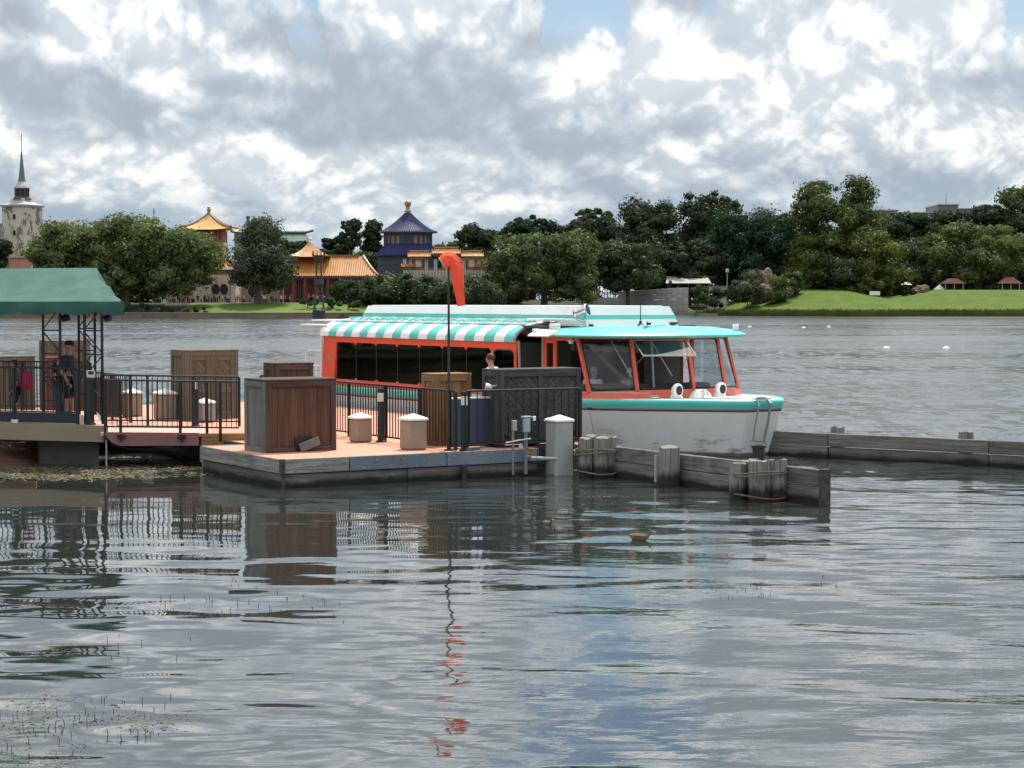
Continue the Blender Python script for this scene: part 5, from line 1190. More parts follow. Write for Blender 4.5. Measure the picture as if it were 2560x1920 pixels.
tree('evergreen_tree', 'slim dark tree just left of the blue temple roof', 900, 966, 556, 640, 565, 'dark', 14, 3500, 0.55, 'cone', 0.32)
tree('evergreen_tree', 'grey-green tree filling the gap behind the feathery tree', 640, 790, 596, 660, 470, 'hedge', 16, 4000, 0.5)
tree('evergreen_tree', 'low dark tree crown behind the orange-tiled hall', 800, 880, 592, 650, 570, 'dark', 12, 2800, 0.55)
tree('broadleaf_tree', 'dark bushy tree right of the gate roofs, on the skyline', 1136, 1245, 566, 652, 540, 'dark', 20, 5000, 0.55, size=0.34)
tree('broadleaf_tree', 'small mid green tree between blue temple and gate roofs', 1085, 1150, 598, 645, 560, 'mid', 10, 2500, 0.5)
tree('broadleaf_tree', 'flat-topped dark tree behind the large light green tree', 1250, 1385, 538, 610, 545, 'deep', 18, 5500, 0.55, size=0.34)
tree('broadleaf_tree', 'thin-crowned tree showing sky through its flat top, centre skyline', 1425, 1552, 521, 575, 550, 'mid', 20, 3600, 0.55, 'open', 0.24, core=0.45)
tree('broadleaf_tree', 'dense mid-height tree below the thin-crowned one', 1375, 1590, 545, 660, 510, 'dark', 26, 8000, 0.5)
tree('broadleaf_tree', 'large light green rounded tree behind the boat roof', 1215, 1505, 582, 762, 450, 'mid', 46, 15000, 0.48, size=0.26)
tree('broadleaf_tree', 'round dark tree beside the stone wall', 1480, 1655, 603, 726, 462, 'hedge', 30, 10000, 0.46, size=0.30)
tree('broadleaf_tree', 'tall dark tree in front of the highest central tree, to its left', 1550, 1695, 504, 650, 540, 'dark', 28, 8500, 0.55)
tree('broadleaf_tree', 'highest dark tree of the central group, with a leaning top', 1695, 1858, 472, 640, 550, 'dark', 34, 10000, 0.55, size=0.27)
tree('broadleaf_tree', 'blue-green drooping tree right of the highest central tree', 1768, 1965, 524, 712, 510, 'deep', 36, 13000, 0.50, droop=0.6, size=0.28)
tree('broadleaf_tree', 'dark filler tree low behind the white awning', 1600, 1800, 600, 722, 505, 'dark', 26, 8000, 0.5)
tree('broadleaf_tree', 'small dark tree left of the tall open-crowned tree', 1915, 1990, 536, 600, 545, 'dark', 12, 3200, 0.55)
tree('poplar_tree', 'tall open-crowned tree with gaps of sky on the right mound', 1965, 2222, 444, 640, 505, 'mid', 44, 9500, 0.52, 'open', 0.20, core=0.5)
tree('lime_tree', 'bright yellow-green tree below the tall open-crowned tree', 1962, 2275, 578, 748, 498, 'lime', 44, 14000, 0.48, size=0.27)
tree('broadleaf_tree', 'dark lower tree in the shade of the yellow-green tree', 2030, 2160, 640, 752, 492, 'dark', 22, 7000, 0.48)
tree('broadleaf_tree', 'dark skyline trees under the long flat roof at right, left part', 2195, 2350, 536, 640, 575, 'dark', 24, 6500, 0.6)
tree('broadleaf_tree', 'dark skyline tree under the long flat roof at right, middle part', 2320, 2460, 528, 640, 580, 'dark', 24, 6500, 0.6)
tree('broadleaf_tree', 'ragged dark tree rising over the flat roof at far right', 2430, 2520, 500, 620, 575, 'dark', 18, 4500, 0.6, 'open', 0.26)
tree('broadleaf_tree', 'high olive tree cut by the right edge', 2500, 2640, 466, 640, 570, 'mid', 24, 7000, 0.58)
tree('umbrella_tree', 'umbrella-shaped oak over the terracotta huts at right', 2305, 2600, 558, 716, 515, 'oak', 44, 14000, 0.48, size=0.24)
tree('broadleaf_tree', 'dark tree filling the gap between yellow-green tree and huts', 2215, 2345, 600, 722, 545, 'dark', 20, 6500, 0.55)
tree('broadleaf_tree', 'small dark tree at the left edge in front of the church tower', -40, 30, 600, 668, 430, 'dark', 14, 3500, 0.45)
tree('broadleaf_tree', 'small olive tree right of the pink rocks', 1955, 2010, 678, 752, 480, 'mid', 12, 3000, 0.42)
tree('broadleaf_tree', 'low dark tree behind the gate and hedge', 960, 1240, 640, 720, 480, 'dark', 26, 7000, 0.5, trunk=False)
for i, (a_, b_, c_, d_, Yq, kd) in enumerate(((1120, 1260, 640, 750, 470, 'mid'), (1380, 1500, 640, 745, 500, 'dark'), (1560, 1700, 620, 735, 520, 'hedge'), (1660, 1790, 630, 735, 525, 'deep'), (1790, 1900, 640, 735, 520, 'dark'), (1880, 1990, 640, 735, 515, 'hedge'), (2190, 2300, 610, 735, 530, 'hedge'), (2270, 2380, 590, 735, 550, 'dark'), (2400, 2520, 640, 735, 545, 'dark'), (2500, 2620, 620, 735, 540, 'hedge'), (1000, 1110, 640, 740, 500, 'dark'), (880, 960, 630, 720, 520, 'hedge'))):
    tree('understorey_tree', ('first', 'second', 'third', 'fourth', 'fifth', 'sixth', 'seventh', 'eighth', 'ninth', 'tenth', 'low dark', 'low olive')[i] + (' from left of the bushy understorey trees under the tall right-hand crowns' if i < 10 else ' understorey tree behind the hedge near the temple'), a_, b_, c_, d_, Yq, kd, 18, 5000, 0.5, size=0.38, group='understorey trees')
# the wood that closes the view behind the single trees
def far_wood():
    rr = random.Random(77); L = []
    for i in range(1000):
        y = rr.uniform(590, 640); x = rr.uniform(-165, 230)
        top = 7.5 + 9.5 * sst(-75, -50, x) + 6.5 * sst(-5, 25, x) + 4.0 * sst(100, 125, x) + 1.8 * math.sin(x * 0.07 + 1) + 1.8 * math.sin(x * 0.19) + 1.2 * math.sin(x * 0.41); r0 = rr.uniform(1.6, 4.2)
        L.append(((x, y, 3 + (rr.random() ** 0.6) * (top - r0 * 0.5)), (r0 * 1.3, r0 * 1.2, r0)))
    tag(leaf_obj('far_wood', L, 120000, 0.52, 78, LEAF['dark']), 'dark far-off wood closing the shore behind the single trees', 'wood', kind='stuff')
far_wood()
# off to the sides, for what is reflected and for other viewpoints
for i in range(7):
    tree('broadleaf_tree', 'far shore tree number %s counted leftwards from the left picture edge' % ('one', 'two', 'three', 'four', 'five', 'six', 'seven')[i], -300 - 260 * i, -20 - 260 * i, 540 + 12 * (i % 3), 745, 440 + 10 * (i % 2), ('oak', 'dark', 'mid')[i % 3], 26, 4500, 0.7, group='shore trees beyond the picture')
for i in range(5):
    tree('broadleaf_tree', 'far shore tree number %s counted rightwards from the right picture edge' % ('one', 'two', 'three', 'four', 'five')[i], 2660 + 260 * i, 2960 + 260 * i, 530 + 12 * (i % 3), 725, 530 + 10 * (i % 2), ('dark', 'oak', 'deep')[i % 3], 26, 4500, 0.7, group='shore trees beyond the picture')

def shrub(name, label, px0, px1, py_top, py_bot, Y, kind, k=8, n=1600, leaf=0.34, group='shrubs of the far shore', shape='dome', size=0.42):
    a = pd(px0, py_top, Y); b = pd(px1, py_bot, Y); cx = (a.x + b.x) / 2; rx = (b.x - a.x) / 2; cz = (a.z + b.z) / 2; rz = (a.z - b.z) / 2
    t = thing(name, label, 'shrub', (cx, Y, b.z), group)
    leaf_obj('foliage', crown_lobes((cx, Y, cz), rx, max(1.5, min(rx, 4)), rz, k, int(px0 * 7 + py_top), shape, size), n, leaf, int(px0), LEAF[kind], t, off=t.location)
    mb = MB(); mb.tube([(cx, Y, b.z - 0.6), (cx, Y, cz)], [0.15, 0.06], 6); mb.build('stem', M_BARK, t)
hd = [(822, 920, 700, 775), (880, 985, 684, 778), (940, 1040, 678, 780), (1000, 1095, 688, 782), (1055, 1150, 700, 784), (1110, 1215, 692, 784), (1170, 1260, 706, 786)]
for i, (x0, x1_, y0, y1_) in enumerate(hd):
    shrub('hedge_shrub', ('first', 'second', 'third', 'fourth', 'fifth', 'sixth', 'seventh')[i] + ' from left of the dark hedge shrubs behind the boat roof', x0, x1_, y0, y1_, 428 - i % 2 * 4, 'hedge', 30, 7000, 0.27, 'dark hedge shrubs', 'dome', 0.40)
for i, (x0, x1_, y0, y1_) in enumerate([(120, 215, 700, 762), (195, 290, 706, 764), (270, 360, 712, 764), (340, 420, 722, 764)]):
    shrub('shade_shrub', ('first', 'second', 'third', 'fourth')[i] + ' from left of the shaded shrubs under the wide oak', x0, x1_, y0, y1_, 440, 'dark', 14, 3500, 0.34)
for i, (x0, x1_, y0, y1_) in enumerate([(738, 800, 742, 764), (790, 850, 744, 768), (840, 900, 748, 770)]):
    shrub('low_shrub', ('left', 'middle', 'right')[i] + ' low spreading shrub beside the lagoon torch', x0, x1_, y0, y1_, 415, 'hedge', 8, 1800, 0.32)
for i, (x0, x1_, y0, y1_) in enumerate([(300, 385, 758, 786), (375, 450, 762, 788), (440, 520, 766, 788)]):
    shrub('low_shrub', ('left', 'middle', 'right')[i] + ' ground-hugging shrub in front of the wide oak', x0, x1_, y0, y1_, 407, 'hedge', 8, 1800, 0.32)
shrub('bright_shrub', 'bright green shrub at the right end of the stone wall', 1716, 1778, 712, 760, 463, 'lime', 8, 1800, 0.32)
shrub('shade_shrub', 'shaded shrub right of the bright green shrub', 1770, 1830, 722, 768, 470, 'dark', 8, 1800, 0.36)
shrub('heath_shrub', 'brownish shrub growing over the pink rocks', 1822, 1915, 676, 758, 474, 'grey', 22, 5200, 0.30)
shrub('heath_shrub', 'olive shrub at the right foot of the pink rocks', 1912, 1968, 690, 756, 474, 'mid', 14, 3000, 0.30)
shrub('shade_shrub', 'dim shrub bed between sign and pink boulder on the mound', 2230, 2330, 728, 756, 495, 'dark', 10, 2000, 0.34)
# rough grass along the water's edge of the mound
def fringe():
    rng = np.random.default_rng(3); n = 14000; x = rng.uniform(44, 172, n); y = np.array([mound_edge(q) for q in x]) + rng.uniform(0.0, 1.6, n); z = np.array([max(0.0, mound_h(a_, b_)) for a_, b_ in zip(x, y)])
    h = rng.uniform(0.4, 1.35, n); w = rng.uniform(0.10, 0.25, n); lx_ = rng.normal(size=n) * 0.2
    V = np.stack([np.stack([x - w, y, z - 0.1], 1), np.stack([x + w, y, z - 0.1], 1), np.stack([x + lx_, y - 0.15, z + h], 1)], 1).reshape(-1, 3)
    o = link('shore_grass', new_mesh('shore_grass', V.tolist(), [(3 * i, 3 * i + 1, 3 * i + 2) for i in range(n)]), leaf_mat('rough shore grass', (0.042, 0.062, 0.012), (0.088, 0.10, 0.025)))
    tag(o, 'rough tufted grass along the water edge of the right mound', 'grass', kind='stuff')
fringe()

# ================================================================== far buildings
M_CREAM = paint('cream render', (0.50, 0.43, 0.33), 0.9, 0.15, 0.2, (0.25, 0.22, 0.18), scale=0.3)
def peel(g):
    v, r_ = objc(g); n = g.noise(g.vm('MULTIPLY', v, (1, 1, 0.6)), 0.55, 6, 0.62, 0.6)
    c = g.mix(g.mr(n, 0.535, 0.585), (0.52, 0.46, 0.36), (0.17, 0.15, 0.13)); return pbsdf(g, c, 0.9)
M_PEEL = mat('peeling plaster', peel)
M_LEAD = paint('grey lead roof', (0.34, 0.33, 0.30), 0.6, 0.2, 0.4, (0.16, 0.16, 0.15), scale=0.5)
M_COPPER = paint('verdigris copper', (0.10, 0.15, 0.12), 0.6, 0.3, scale=0.5)
M_LANT = paint('dark lantern timber', (0.07, 0.055, 0.045), 0.8, 0.3)
M_DARK = paint('dark opening', (0.010, 0.009, 0.008), 0.6, 0.2)
M_PINKW = paint('pink render', (0.52, 0.24, 0.18), 0.9, 0.15, scale=0.3)
M_YTILE = paint('golden roof tile', (0.50, 0.27, 0.075), 0.35, 0.2, scale=0.5)
M_OTILE = paint('amber glazed tile', (0.42, 0.19, 0.05), 0.30, 0.3, scale=0.8, spec=0.8)
M_GTILE = paint('green glazed tile', (0.045, 0.10, 0.075), 0.4, 0.25, scale=0.5)
M_BTILE = paint('indigo glazed tile', (0.022, 0.026, 0.095), 0.55, 0.25, scale=0.5, spec=0.3)
M_REDW = paint('red lacquer timber', (0.18, 0.035, 0.035), 0.6, 0.2)
M_RIDGE = paint('brown glazed ridge', (0.22, 0.10, 0.035), 0.4, 0.3)
M_STONE = paint('grey stone', (0.33, 0.315, 0.29), 0.9, 0.2, 0.3, (0.12, 0.115, 0.11), scale=0.4)
M_BLUEP = paint('painted blue beam', (0.03, 0.05, 0.12), 0.6, 0.2)
M_TANW = paint('tan plaster panel', (0.28, 0.22, 0.15), 0.9, 0.15)
M_TERRA = paint('terracotta roof', (0.24, 0.10, 0.07), 0.85, 0.2)
M_ROCK = paint('pink sandstone', (0.19, 0.13, 0.095), 0.95, 0.35, 0.3, (0.12, 0.07, 0.05), scale=0.35, bump=0.3)
M_GOLD = paint('gilded finial', (0.30, 0.20, 0.09), 0.5, 0.2, metal=0.3)
def X(px, Y): return (px - 1280) / FPX * Y * 0.9985
def Zp(px, py, Y): return pd(px, py, Y).z
def roof4(mb, cx, cy, w, d, z0, z1, curve=0.5, top=0.04, seg=7, lift=0.10):
    """pyramid roof with concave slopes and raised corners"""
    rings = []; n = 6
    for i in range(seg + 1):
        f = i / seg; s = 1 - (1 - top) * (1 - (1 - f) ** (1 + curve)) if False else (1 - f) ** 1 * (1 - top) + top
        z = z0 + (z1 - z0) * (f ** (1 + curve)); ring = []
        for (ax, ay, bx, by) in ((-1, -1, 1, -1), (1, -1, 1, 1), (1, 1, -1, 1), (-1, 1, -1, -1)):
            for k in range(n):
                t = k / n; x_, y_ = ax + (bx - ax) * t, ay + (by - ay) * t; cor = abs(2 * t - 1) ** 3
                ring.append(Vector((cx + x_ * w * s, cy + y_ * d * s, z + lift * (z1 - z0) * cor * (1 - f) ** 2)))
        rings.append(ring)
    mb.loft(rings, True, True)
def ribs(root, name, m, pts_fn, count, r):
    for k in range(count):
        mb = MB(); mb.tube(pts_fn(k), r, 5); mb.build(name, m, root)
# ---- church tower
Y = 452; cx = X(57, Y); tw = thing('church_tower', 'pale peeling church tower with thin green spire at the left edge', 'tower', (cx, Y, 2))
zb, ze = 2.0, Zp(57, 515, Y); s = 46 / FPX * Y / 1.32
rotT = Matrix.Rotation(R(-25), 4, 'Z'); MT = Matrix.Translation((cx, Y, 0)) @ rotT
mb = MB(MT); mb.box(-s, s, -s, s, zb, ze); mb.build('walls', M_PEEL, tw)
mb = MB(MT); mb.box(-s - 0.35, s + 0.35, -s - 0.35, s + 0.35, ze - 0.25, ze + 0.15); mb.build('cornice', M_STONE, tw)
mb = MB(MT); z1 = Zp(57, 497, Y)
rg = lambda q, z: [Vector((-q, -q, z)), Vector((q, -q, z)), Vector((q, q, z)), Vector((-q, q, z))]
mb.loft([rg(s + 0.45, ze + 0.15), rg(s * 0.78, ze + 0.55), rg(s * 0.58, ze + 0.95), rg(s * 0.50, z1 + 0.1)]); mb.build('skirt_roof', M_LEAD, tw)
zl0, zl1 = Zp(57, 497, Y), Zp(57, 471, Y); rl = 19 / FPX * Y
mb = MB(MT); mb.lathe([(rl * 1.25, zl0 - 0.1), (rl * 1.05, zl0 + 0.4), (rl * 0.96, zl0 + 0.45), (rl * 0.96, zl1)], (0, 0, 0), 8, R(22.5)); mb.build('lantern', M_LANT, tw)
for k in range(8):
    a = R(45 * k); mb = MB(MT @ Matrix.Rotation(a, 4, 'Z')); mb.box(rl * 0.84, rl * 0.93, -rl * 0.22, rl * 0.22, zl0 + 0.6, zl1 - 0.15); mb.build('lantern_opening', M_DARK, tw)
zt = Zp(56, 376, Y)
mb = MB(MT); mb.lathe([(rl * 1.12, zl1 - 0.05), (rl * 1.12, zl1 + 0.12), (rl * 0.95, zl1 + 0.6), (rl * 0.72, zl1 + 1.1), (rl * 0.53, zl1 + 1.5)], (0, 0, 0), 8, R(22.5)); mb.build('bell_roof', M_LEAD, tw)
mb = MB(MT); mb.lathe([(rl * 0.53, zl1 + 1.45), (rl * 0.38, zl1 + 3.0), (rl * 0.06, zt)], (0, 0, 0), 8, R(22.5)); mb.build('spire', M_COPPER, tw)
mb = MB(MT); zf = Zp(55, 334, Y); mb.tube([(0, 0, zt - 0.2), (0, 0, zf)], 0.07, 6); mb.lathe([(0, -0.16), (0.18, 0), (0, 0.16)], (0, 0, zt + 0.6), 8); mb.lathe([(0, -0.1), (0.12, 0), (0, 0.1)], (0, 0, zt + 1.5), 8); mb.bar((-0.3, 0, zf - 0.7), (0.3, 0, zf - 0.7), 0.05, 0.05); mb.build('finial', M_LANT, tw)
def twin(face, u, py, w=0.42, h=1.15):
    z = Zp(57, py, Y); mb = MB(MT @ Matrix.Rotation(R(90 * face), 4, 'Z')); pts = [(u - w, -s - 0.03, z - h / 2), (u + w, -s - 0.03, z - h / 2), (u + w, -s - 0.03, z + h / 2 - 0.2), (u + w * 0.6, -s - 0.03, z + h / 2), (u - w * 0.6, -s - 0.03, z + h / 2), (u - w, -s - 0.03, z + h / 2 - 0.2)]
    mb.prism(pts, (0, 0.12, 0)); o = mb.build('window', M_DARK, tw)
    m2 = MB(MT @ Matrix.Rotation(R(90 * face), 4, 'Z')); m2.box(u - w - 0.12, u + w + 0.12, -s - 0.10, -s + 0.02, z - h / 2 - 0.14, z - h / 2); m2.build('sill', M_STONE, o)
twin(0, 0.3, 543); twin(0, 0.3, 583); twin(3, -0.2, 541, 0.3); twin(3, -0.2, 581, 0.3)
def wallblock(name, label, px0, px1, py0, py1, Y, m, depth=4, cat='building', roof=None):
    a = pd(px0, py0, Y); b = pd(px1, py1, Y); t = thing(name, label, cat, ((a.x + b.x) / 2, Y + depth / 2, b.z))
    mb = MB(); mb.box(a.x, b.x, Y, Y + depth, b.z - 3, a.z); mb.build('walls', m, t)
    if roof: mb = MB(); mb.box(a.x - 0.3, b.x + 0.3, Y - 0.3, Y + depth + 0.3, a.z, a.z + roof[0]); mb.build('roof', roof[1], t)
    return t
wallblock('low_house', 'pink low house at the foot of the church tower', 22, 78, 645, 672, 440, M_PINKW, 6, roof=(0.25, M_STONE))
t_ = wallblock('low_house', 'pink low house glimpsed under the left of the wide oak', 104, 165, 652, 690, 445, M_PINKW, 6, roof=(0.2, M_STONE))
wallblock('annex', 'grey annex wall cut by the left edge beside the tower', -40, 11, 562, 680, 456, M_STONE, 6, roof=(0.3, M_LEAD))
wallblock('low_house', 'short tan wall in the shade behind the crowd', 418, 472, 710, 752, 447, M_TANW, 4, roof=(0.25, M_RIDGE))
# ---- Chinese-style gatehouse with golden roof
Y = 446; cx = X(503, Y); gh = thing('gatehouse', 'cream gatehouse with golden upswept roof beside the wide oak', 'building', (cx, Y, 3)); k_ = Y / FPX
def zz(py): return Zp(500, py, Y)
mb = MB(); roof4(mb, cx + 20 * k_, Y, 64 * k_, 60 * k_, zz(576), zz(534), 0.55, 0.05, lift=0.16); mb.build('upper_roof', M_YTILE, gh)
mb = MB(); c2_ = cx + 20 * k_
for sx, sy in ((-1, -1), (1, -1), (1, 1), (-1, 1)):
    mb.tube([(c2_ + sx * 64 * k_ * (1 - f), Y + sy * 60 * k_ * (1 - f), zz(576) + (zz(534) - zz(576)) * f ** 1.55 + 0.16 * (zz(534) - zz(576)) * (1 - f) ** 2 + 0.08) for f in [j / 6 for j in range(7)]], 0.28, 6)
mb.build('hip_ridge', M_RIDGE, gh)
mb = MB(); mb.lathe([(0.5, zz(536)), (0.35, zz(528)), (0.5, zz(524)), (0.28, zz(521)), (0.42, zz(518))], (c2_, Y, 0), 8); mb.build('finial', M_GOLD, gh)
mb = MB(); mb.box(c2_ - 42 * k_, c2_ + 40 * k_, Y - 38 * k_, Y + 38 * k_, zz(607), zz(577)); mb.build('gallery', M_REDW, gh)
for j in range(9):
    mb = MB(); xx = c2_ - 40 * k_ + j * 9.7 * k_; mb.box(xx - 0.12, xx + 0.12, Y - 38 * k_ - 0.15, Y - 38 * k_, zz(607), zz(578)); mb.build('gallery_post', M_RIDGE, gh)
mb = MB(); mb.box(c2_ - 46 * k_, c2_ + 42 * k_, Y - 40 * k_, Y + 40 * k_, zz(617), zz(607)); mb.build('gallery_eave', M_OTILE, gh)
mb = MB(); mb.box(c2_ - 40 * k_, c2_ + 40 * k_, Y - 36 * k_, Y + 36 * k_, zz(650), zz(617)); mb.build('middle_storey', M_CREAM, gh)
def band_roof(pt, pb, e0, e1, m, nm):
    mb = MB(); r1 = [(c2_ - e1 * k_, Y - e1 * k_), (c2_ + e1 * k_, Y - e1 * k_), (c2_ + e1 * k_, Y + e1 * k_), (c2_ - e1 * k_, Y + e1 * k_)]; r0 = [(c2_ + (x - c2_) * e0 / e1, Y + (y - Y) * e0 / e1) for x, y in r1]
    mb.loft([[Vector((x, y, zz(pb))) for x, y in r1], [Vector((x, y, zz(pt))) for x, y in r0]]); mb.build(nm, m, gh)
band_roof(648, 670, 44, 70, M_OTILE, 'lower_roof')
mb = MB(); mb.box(c2_ - 72 * k_, c2_ + 72 * k_, Y - 72 * k_, Y + 72 * k_, zz(675), zz(670.2)); mb.build('eave_board', M_CAP, gh)
mb = MB(); mb.box(c2_ - 68 * k_, c2_ + 68 * k_, Y - 68 * k_, Y + 68 * k_, zz(688), zz(675.2)); mb.build('bracket_band', M_RIDGE, gh)
mb = MB(); mb.box(c2_ - 76 * k_, c2_ + 76 * k_, Y - 74 * k_, Y + 74 * k_, 2.0, zz(688.2)); mb.build('base_wall', M_CREAM, gh)
for px_ in (550, 571, 480):
    mb = MB(); mb.lathe([(0.0, 0.06), (0.78, 0.06), (0.78, -0.1)], (X(px_, Y), Y - 74 * k_ - 0.0, zz(724)), 16, sy=1.45, rot=Matrix.Rotation(R(90), 3, 'X')); o = mb.build('oval_window', M_DARK, gh)
    m2 = MB(); m2.tube([(X(px_, Y) + 0.85 * math.cos(a), Y - 74 * k_ - 0.06, zz(724) + 1.2 * math.sin(a)) for a in [q * math.pi / 12 for q in range(24)]], 0.12, 5, closed=True); m2.build('window_rim', M_REDW, o)
wl = wallblock('garden_wall', 'shaded tan wall with a round moon gate beside the gatehouse', 603, 700, 690, 752, 449, M_TANW, 1.2, 'wall', roof=(0.3, M_OTILE))
mb = MB(); mb.lathe([(0.0, 0.05), (1.5, 0.05), (1.5, -0.2)], (X(636, 449), 449, Zp(636, 728, 449)), 20, rot=Matrix.Rotation(R(90), 3, 'X')); mb.build('moon_gate', M_DARK, wl)
# ---- green roofed halls behind
Y = 500; k_ = Y / FPX
gr = thing('green_pavilion', 'dark green pavilion roof peeking between gatehouse and feathery tree', 'building', (X(621, Y), Y, 3))
mb = MB(); roof4(mb, X(621, Y), Y, 40 * k_, 40 * k_, Zp(621, 582, Y), Zp(621, 552, Y), 0.7, 0.05, lift=0.15); mb.build('roof', M_GTILE, gr)
mb = MB(); mb.lathe([(0.5, Zp(621, 553, Y)), (0.35, Zp(621, 546, Y)), (0.55, Zp(621, 543, Y)), (0.45, Zp(621, 540, Y))], (X(621, Y), Y, 0), 8); mb.build('finial', M_GTILE, gr)
mb = MB(); mb.box(X(590, Y), X(652, Y), Y - 3, Y + 3, 3, Zp(621, 582, Y)); mb.build('walls', M_STONE, gr)
gr = thing('green_hall', 'green ridged hall roof behind the feathery tree', 'building', (X(720, Y), Y + 6, 3))
def gable(mb, x0, x1, y0, y1, z0, z1, inset=0.0, seg=6, curve=0.4):
    """ridge along x, concave slopes"""
    yc = (y0 + y1) / 2; rows = []
    for i in range(seg + 1): f = i / seg; rows.append((y0 + (yc - y0) * f, z0 + (z1 - z0) * f ** (1 + curve), inset * f))
    rows += [(y1 - (y - y0), z, q) for y, z, q in reversed(rows[:-1])]
    mb.loft([[Vector((x0 + q, y, z)) for y, z, q in rows], [Vector((x1 - q, y, z)) for y, z, q in rows]], False, False)
    mb.add([Vector((x0 + q, y, z)) for y, z, q in rows], [tuple(range(len(rows)))]); mb.add([Vector((x1 - q, y, z)) for y, z, q in rows], [tuple(range(len(rows)))])
mb = MB(); gable(mb, X(640, Y), X(778, Y), Y, Y + 12, Zp(720, 618, Y), Zp(720, 581, Y), 2.0); mb.build('roof', M_GTILE, gr)
mb = MB(); mb.box(X(650, Y), X(770, Y), Y + 1, Y + 11, 3, Zp(720, 618, Y)); mb.build('walls', M_STONE, gr)
mb = MB(); mb.tube([(X(648, Y), Y + 6, Zp(720, 579, Y)), (X(760, Y), Y + 6, Zp(720, 579, Y)), (X(778, Y), Y + 6, Zp(720, 574, Y))], 0.35, 6); mb.build('ridge', M_GTILE, gr)
# ---- amber tiled hall
Y = 445; k_ = Y / FPX; hl = thing('tiled_hall', 'long red-fronted hall with amber glazed tile roof', 'building', (X(820, Y), Y + 5, 3))
z0, z1 = Zp(820, 690, Y), Zp(820, 640, Y)
mb = MB(); gable(mb, X(694, Y), X(946, Y), Y, Y + 15, z0, z1, 4.0, curve=0.25); mb.build('roof', M_OTILE, hl)
def rib(k):
    x = X(697, Y) + k * (X(943, Y) - X(697, Y)) / 43; u = (x - X(694, Y)) / (X(946, Y) - X(694, Y)); off = 4.0
    xt = x + (off if u < 0.12 else -off if u > 0.88 else 0) * 0.0
    pts = []
    for i in range(7):
        f = i / 6; lim0, lim1 = X(694, Y) + 4.0 * f, X(946, Y) - 4.0 * f
        if x < lim0 or x > lim1: break
        pts.append((x, Y + 7.5 * f - 0.05, z0 + (z1 - z0) * f ** 1.25 + 0.08))
    return pts if len(pts) > 1 else [(x, Y, z0), (x, Y + 0.3, z0 + 0.1)]
ribs(hl, 'tile_row', M_OTILE, rib, 44, 0.15)
mb = MB(); mb.box(X(735, Y), X(892, Y), Y + 7.1, Y + 7.9, z1 - 0.1, z1 + 0.45); mb.build('ridge', M_RIDGE, hl)
mb = MB()
for sx in (0, 1):
    x_a, x_b = (X(694, Y), X(694, Y) + 4) if sx == 0 else (X(946, Y), X(946, Y) - 4)
    mb = MB(); mb.tube([(x_a + (x_b - x_a) * f, Y + 7.5 * f - 0.1, z0 + (z1 - z0) * f ** 1.25 + 0.22) for f in [j / 6 for j in range(7)]], 0.26, 6); mb.build('hip_ridge', M_RIDGE, hl)
mb = MB(); mb.box(X(700, Y), X(940, Y), Y + 0.3, Y + 0.8, z0 - 0.55, z0 - 0.05); mb.build('eave_beam', M_BLUEP, hl)
mb = MB(); mb.box(X(706, Y), X(934, Y), Y + 2.2, Y + 14, 2.8, z0); mb.build('walls', M_REDW, hl)
for j in range(9):
    px_ = 703 + j * 29; mb = MB(); mb.lathe([(0.24, 2.8), (0.24, z0 - 0.5)], (X(px_, Y), Y + 0.6, 0), 8); mb.build('column', M_REDW, hl)
    if j < 8:
        mb = MB(); mb.box(X(px_ + 7, Y), X(px_ + 22, Y), Y + 2.1, Y + 2.25, 3.2, z0 - 1.0); o = mb.build('window', M_DARK, hl)
        for q in (1, 2):
            m2 = MB(); xx = X(px_ + 7 + 5 * q, Y); m2.box(xx - 0.06, xx + 0.06, Y + 2.03, Y + 2.1, 3.2, z0 - 1.0); m2.build('window_bar', M_REDW, o)
# front gable pavilion with pointed roof
px_c = 767; mb = MB(); roof4(mb, X(px_c, Y), Y + 8, 52 * k_, 5.0, Zp(px_c, 641, Y), Zp(px_c, 603, Y), 0.6, 0.05, lift=0.12); mb.build('pavilion_roof', M_OTILE, hl)
mb = MB(); mb.lathe([(0.35, Zp(px_c, 605, Y)), (0.25, Zp(px_c, 598, Y)), (0.45, Zp(px_c, 595, Y)), (0.2, Zp(px_c, 589, Y))], (X(px_c, Y), Y + 8, 0), 8); mb.build('finial', M_CAP, hl)
# ---- round indigo temple
Y = 475; k_ = Y / FPX; cx = X(1020, Y); tm = thing('round_temple', 'round temple with two indigo tiled roofs and gold finial', 'building', (cx, Y, 4))
def zt_(py): return Zp(1020, py, Y)
def temple_roof(r0, r1, p0, p1, nm):
    mb = MB(); prof_ = [(r0 * k_, zt_(p0) - 0.25), (r0 * k_, zt_(p0))] + [((r0 + (r1 - r0) * f) * k_, zt_(p0) + (zt_(p1) - zt_(p0)) * f ** 1.45) for f in [j / 8 for j in range(1, 9)]]
    mb.lathe(prof_, (cx, Y, 0), 48); o = mb.build(nm, M_BTILE, tm)
    for j in range(72):
        a = 2 * math.pi * j / 72 + 0.02
        if math.sin(a) > 0.25: continue
        m2 = MB(); m2.tube([(cx + math.cos(a) * r, Y + math.sin(a) * r, z + 0.05) for r, z in prof_[1:]], 0.10, 4, caps=False); m2.build('tile_row', M_BTILE, o)
temple_roof(73, 8, 580, 534, 'upper_roof'); temple_roof(84, 54, 638, 606, 'lower_roof')
mb = MB(); mb.lathe([(73.5 * k_, zt_(582.5)), (73.5 * k_, zt_(580.5))], (cx, Y, 0), 48); mb.build('eave_ring', M_RIDGE, tm)
mb = MB(); mb.lathe([(57 * k_, zt_(612)), (57 * k_, zt_(581))], (cx, Y, 0), 40); mb.build('upper_drum', M_TANW, tm)
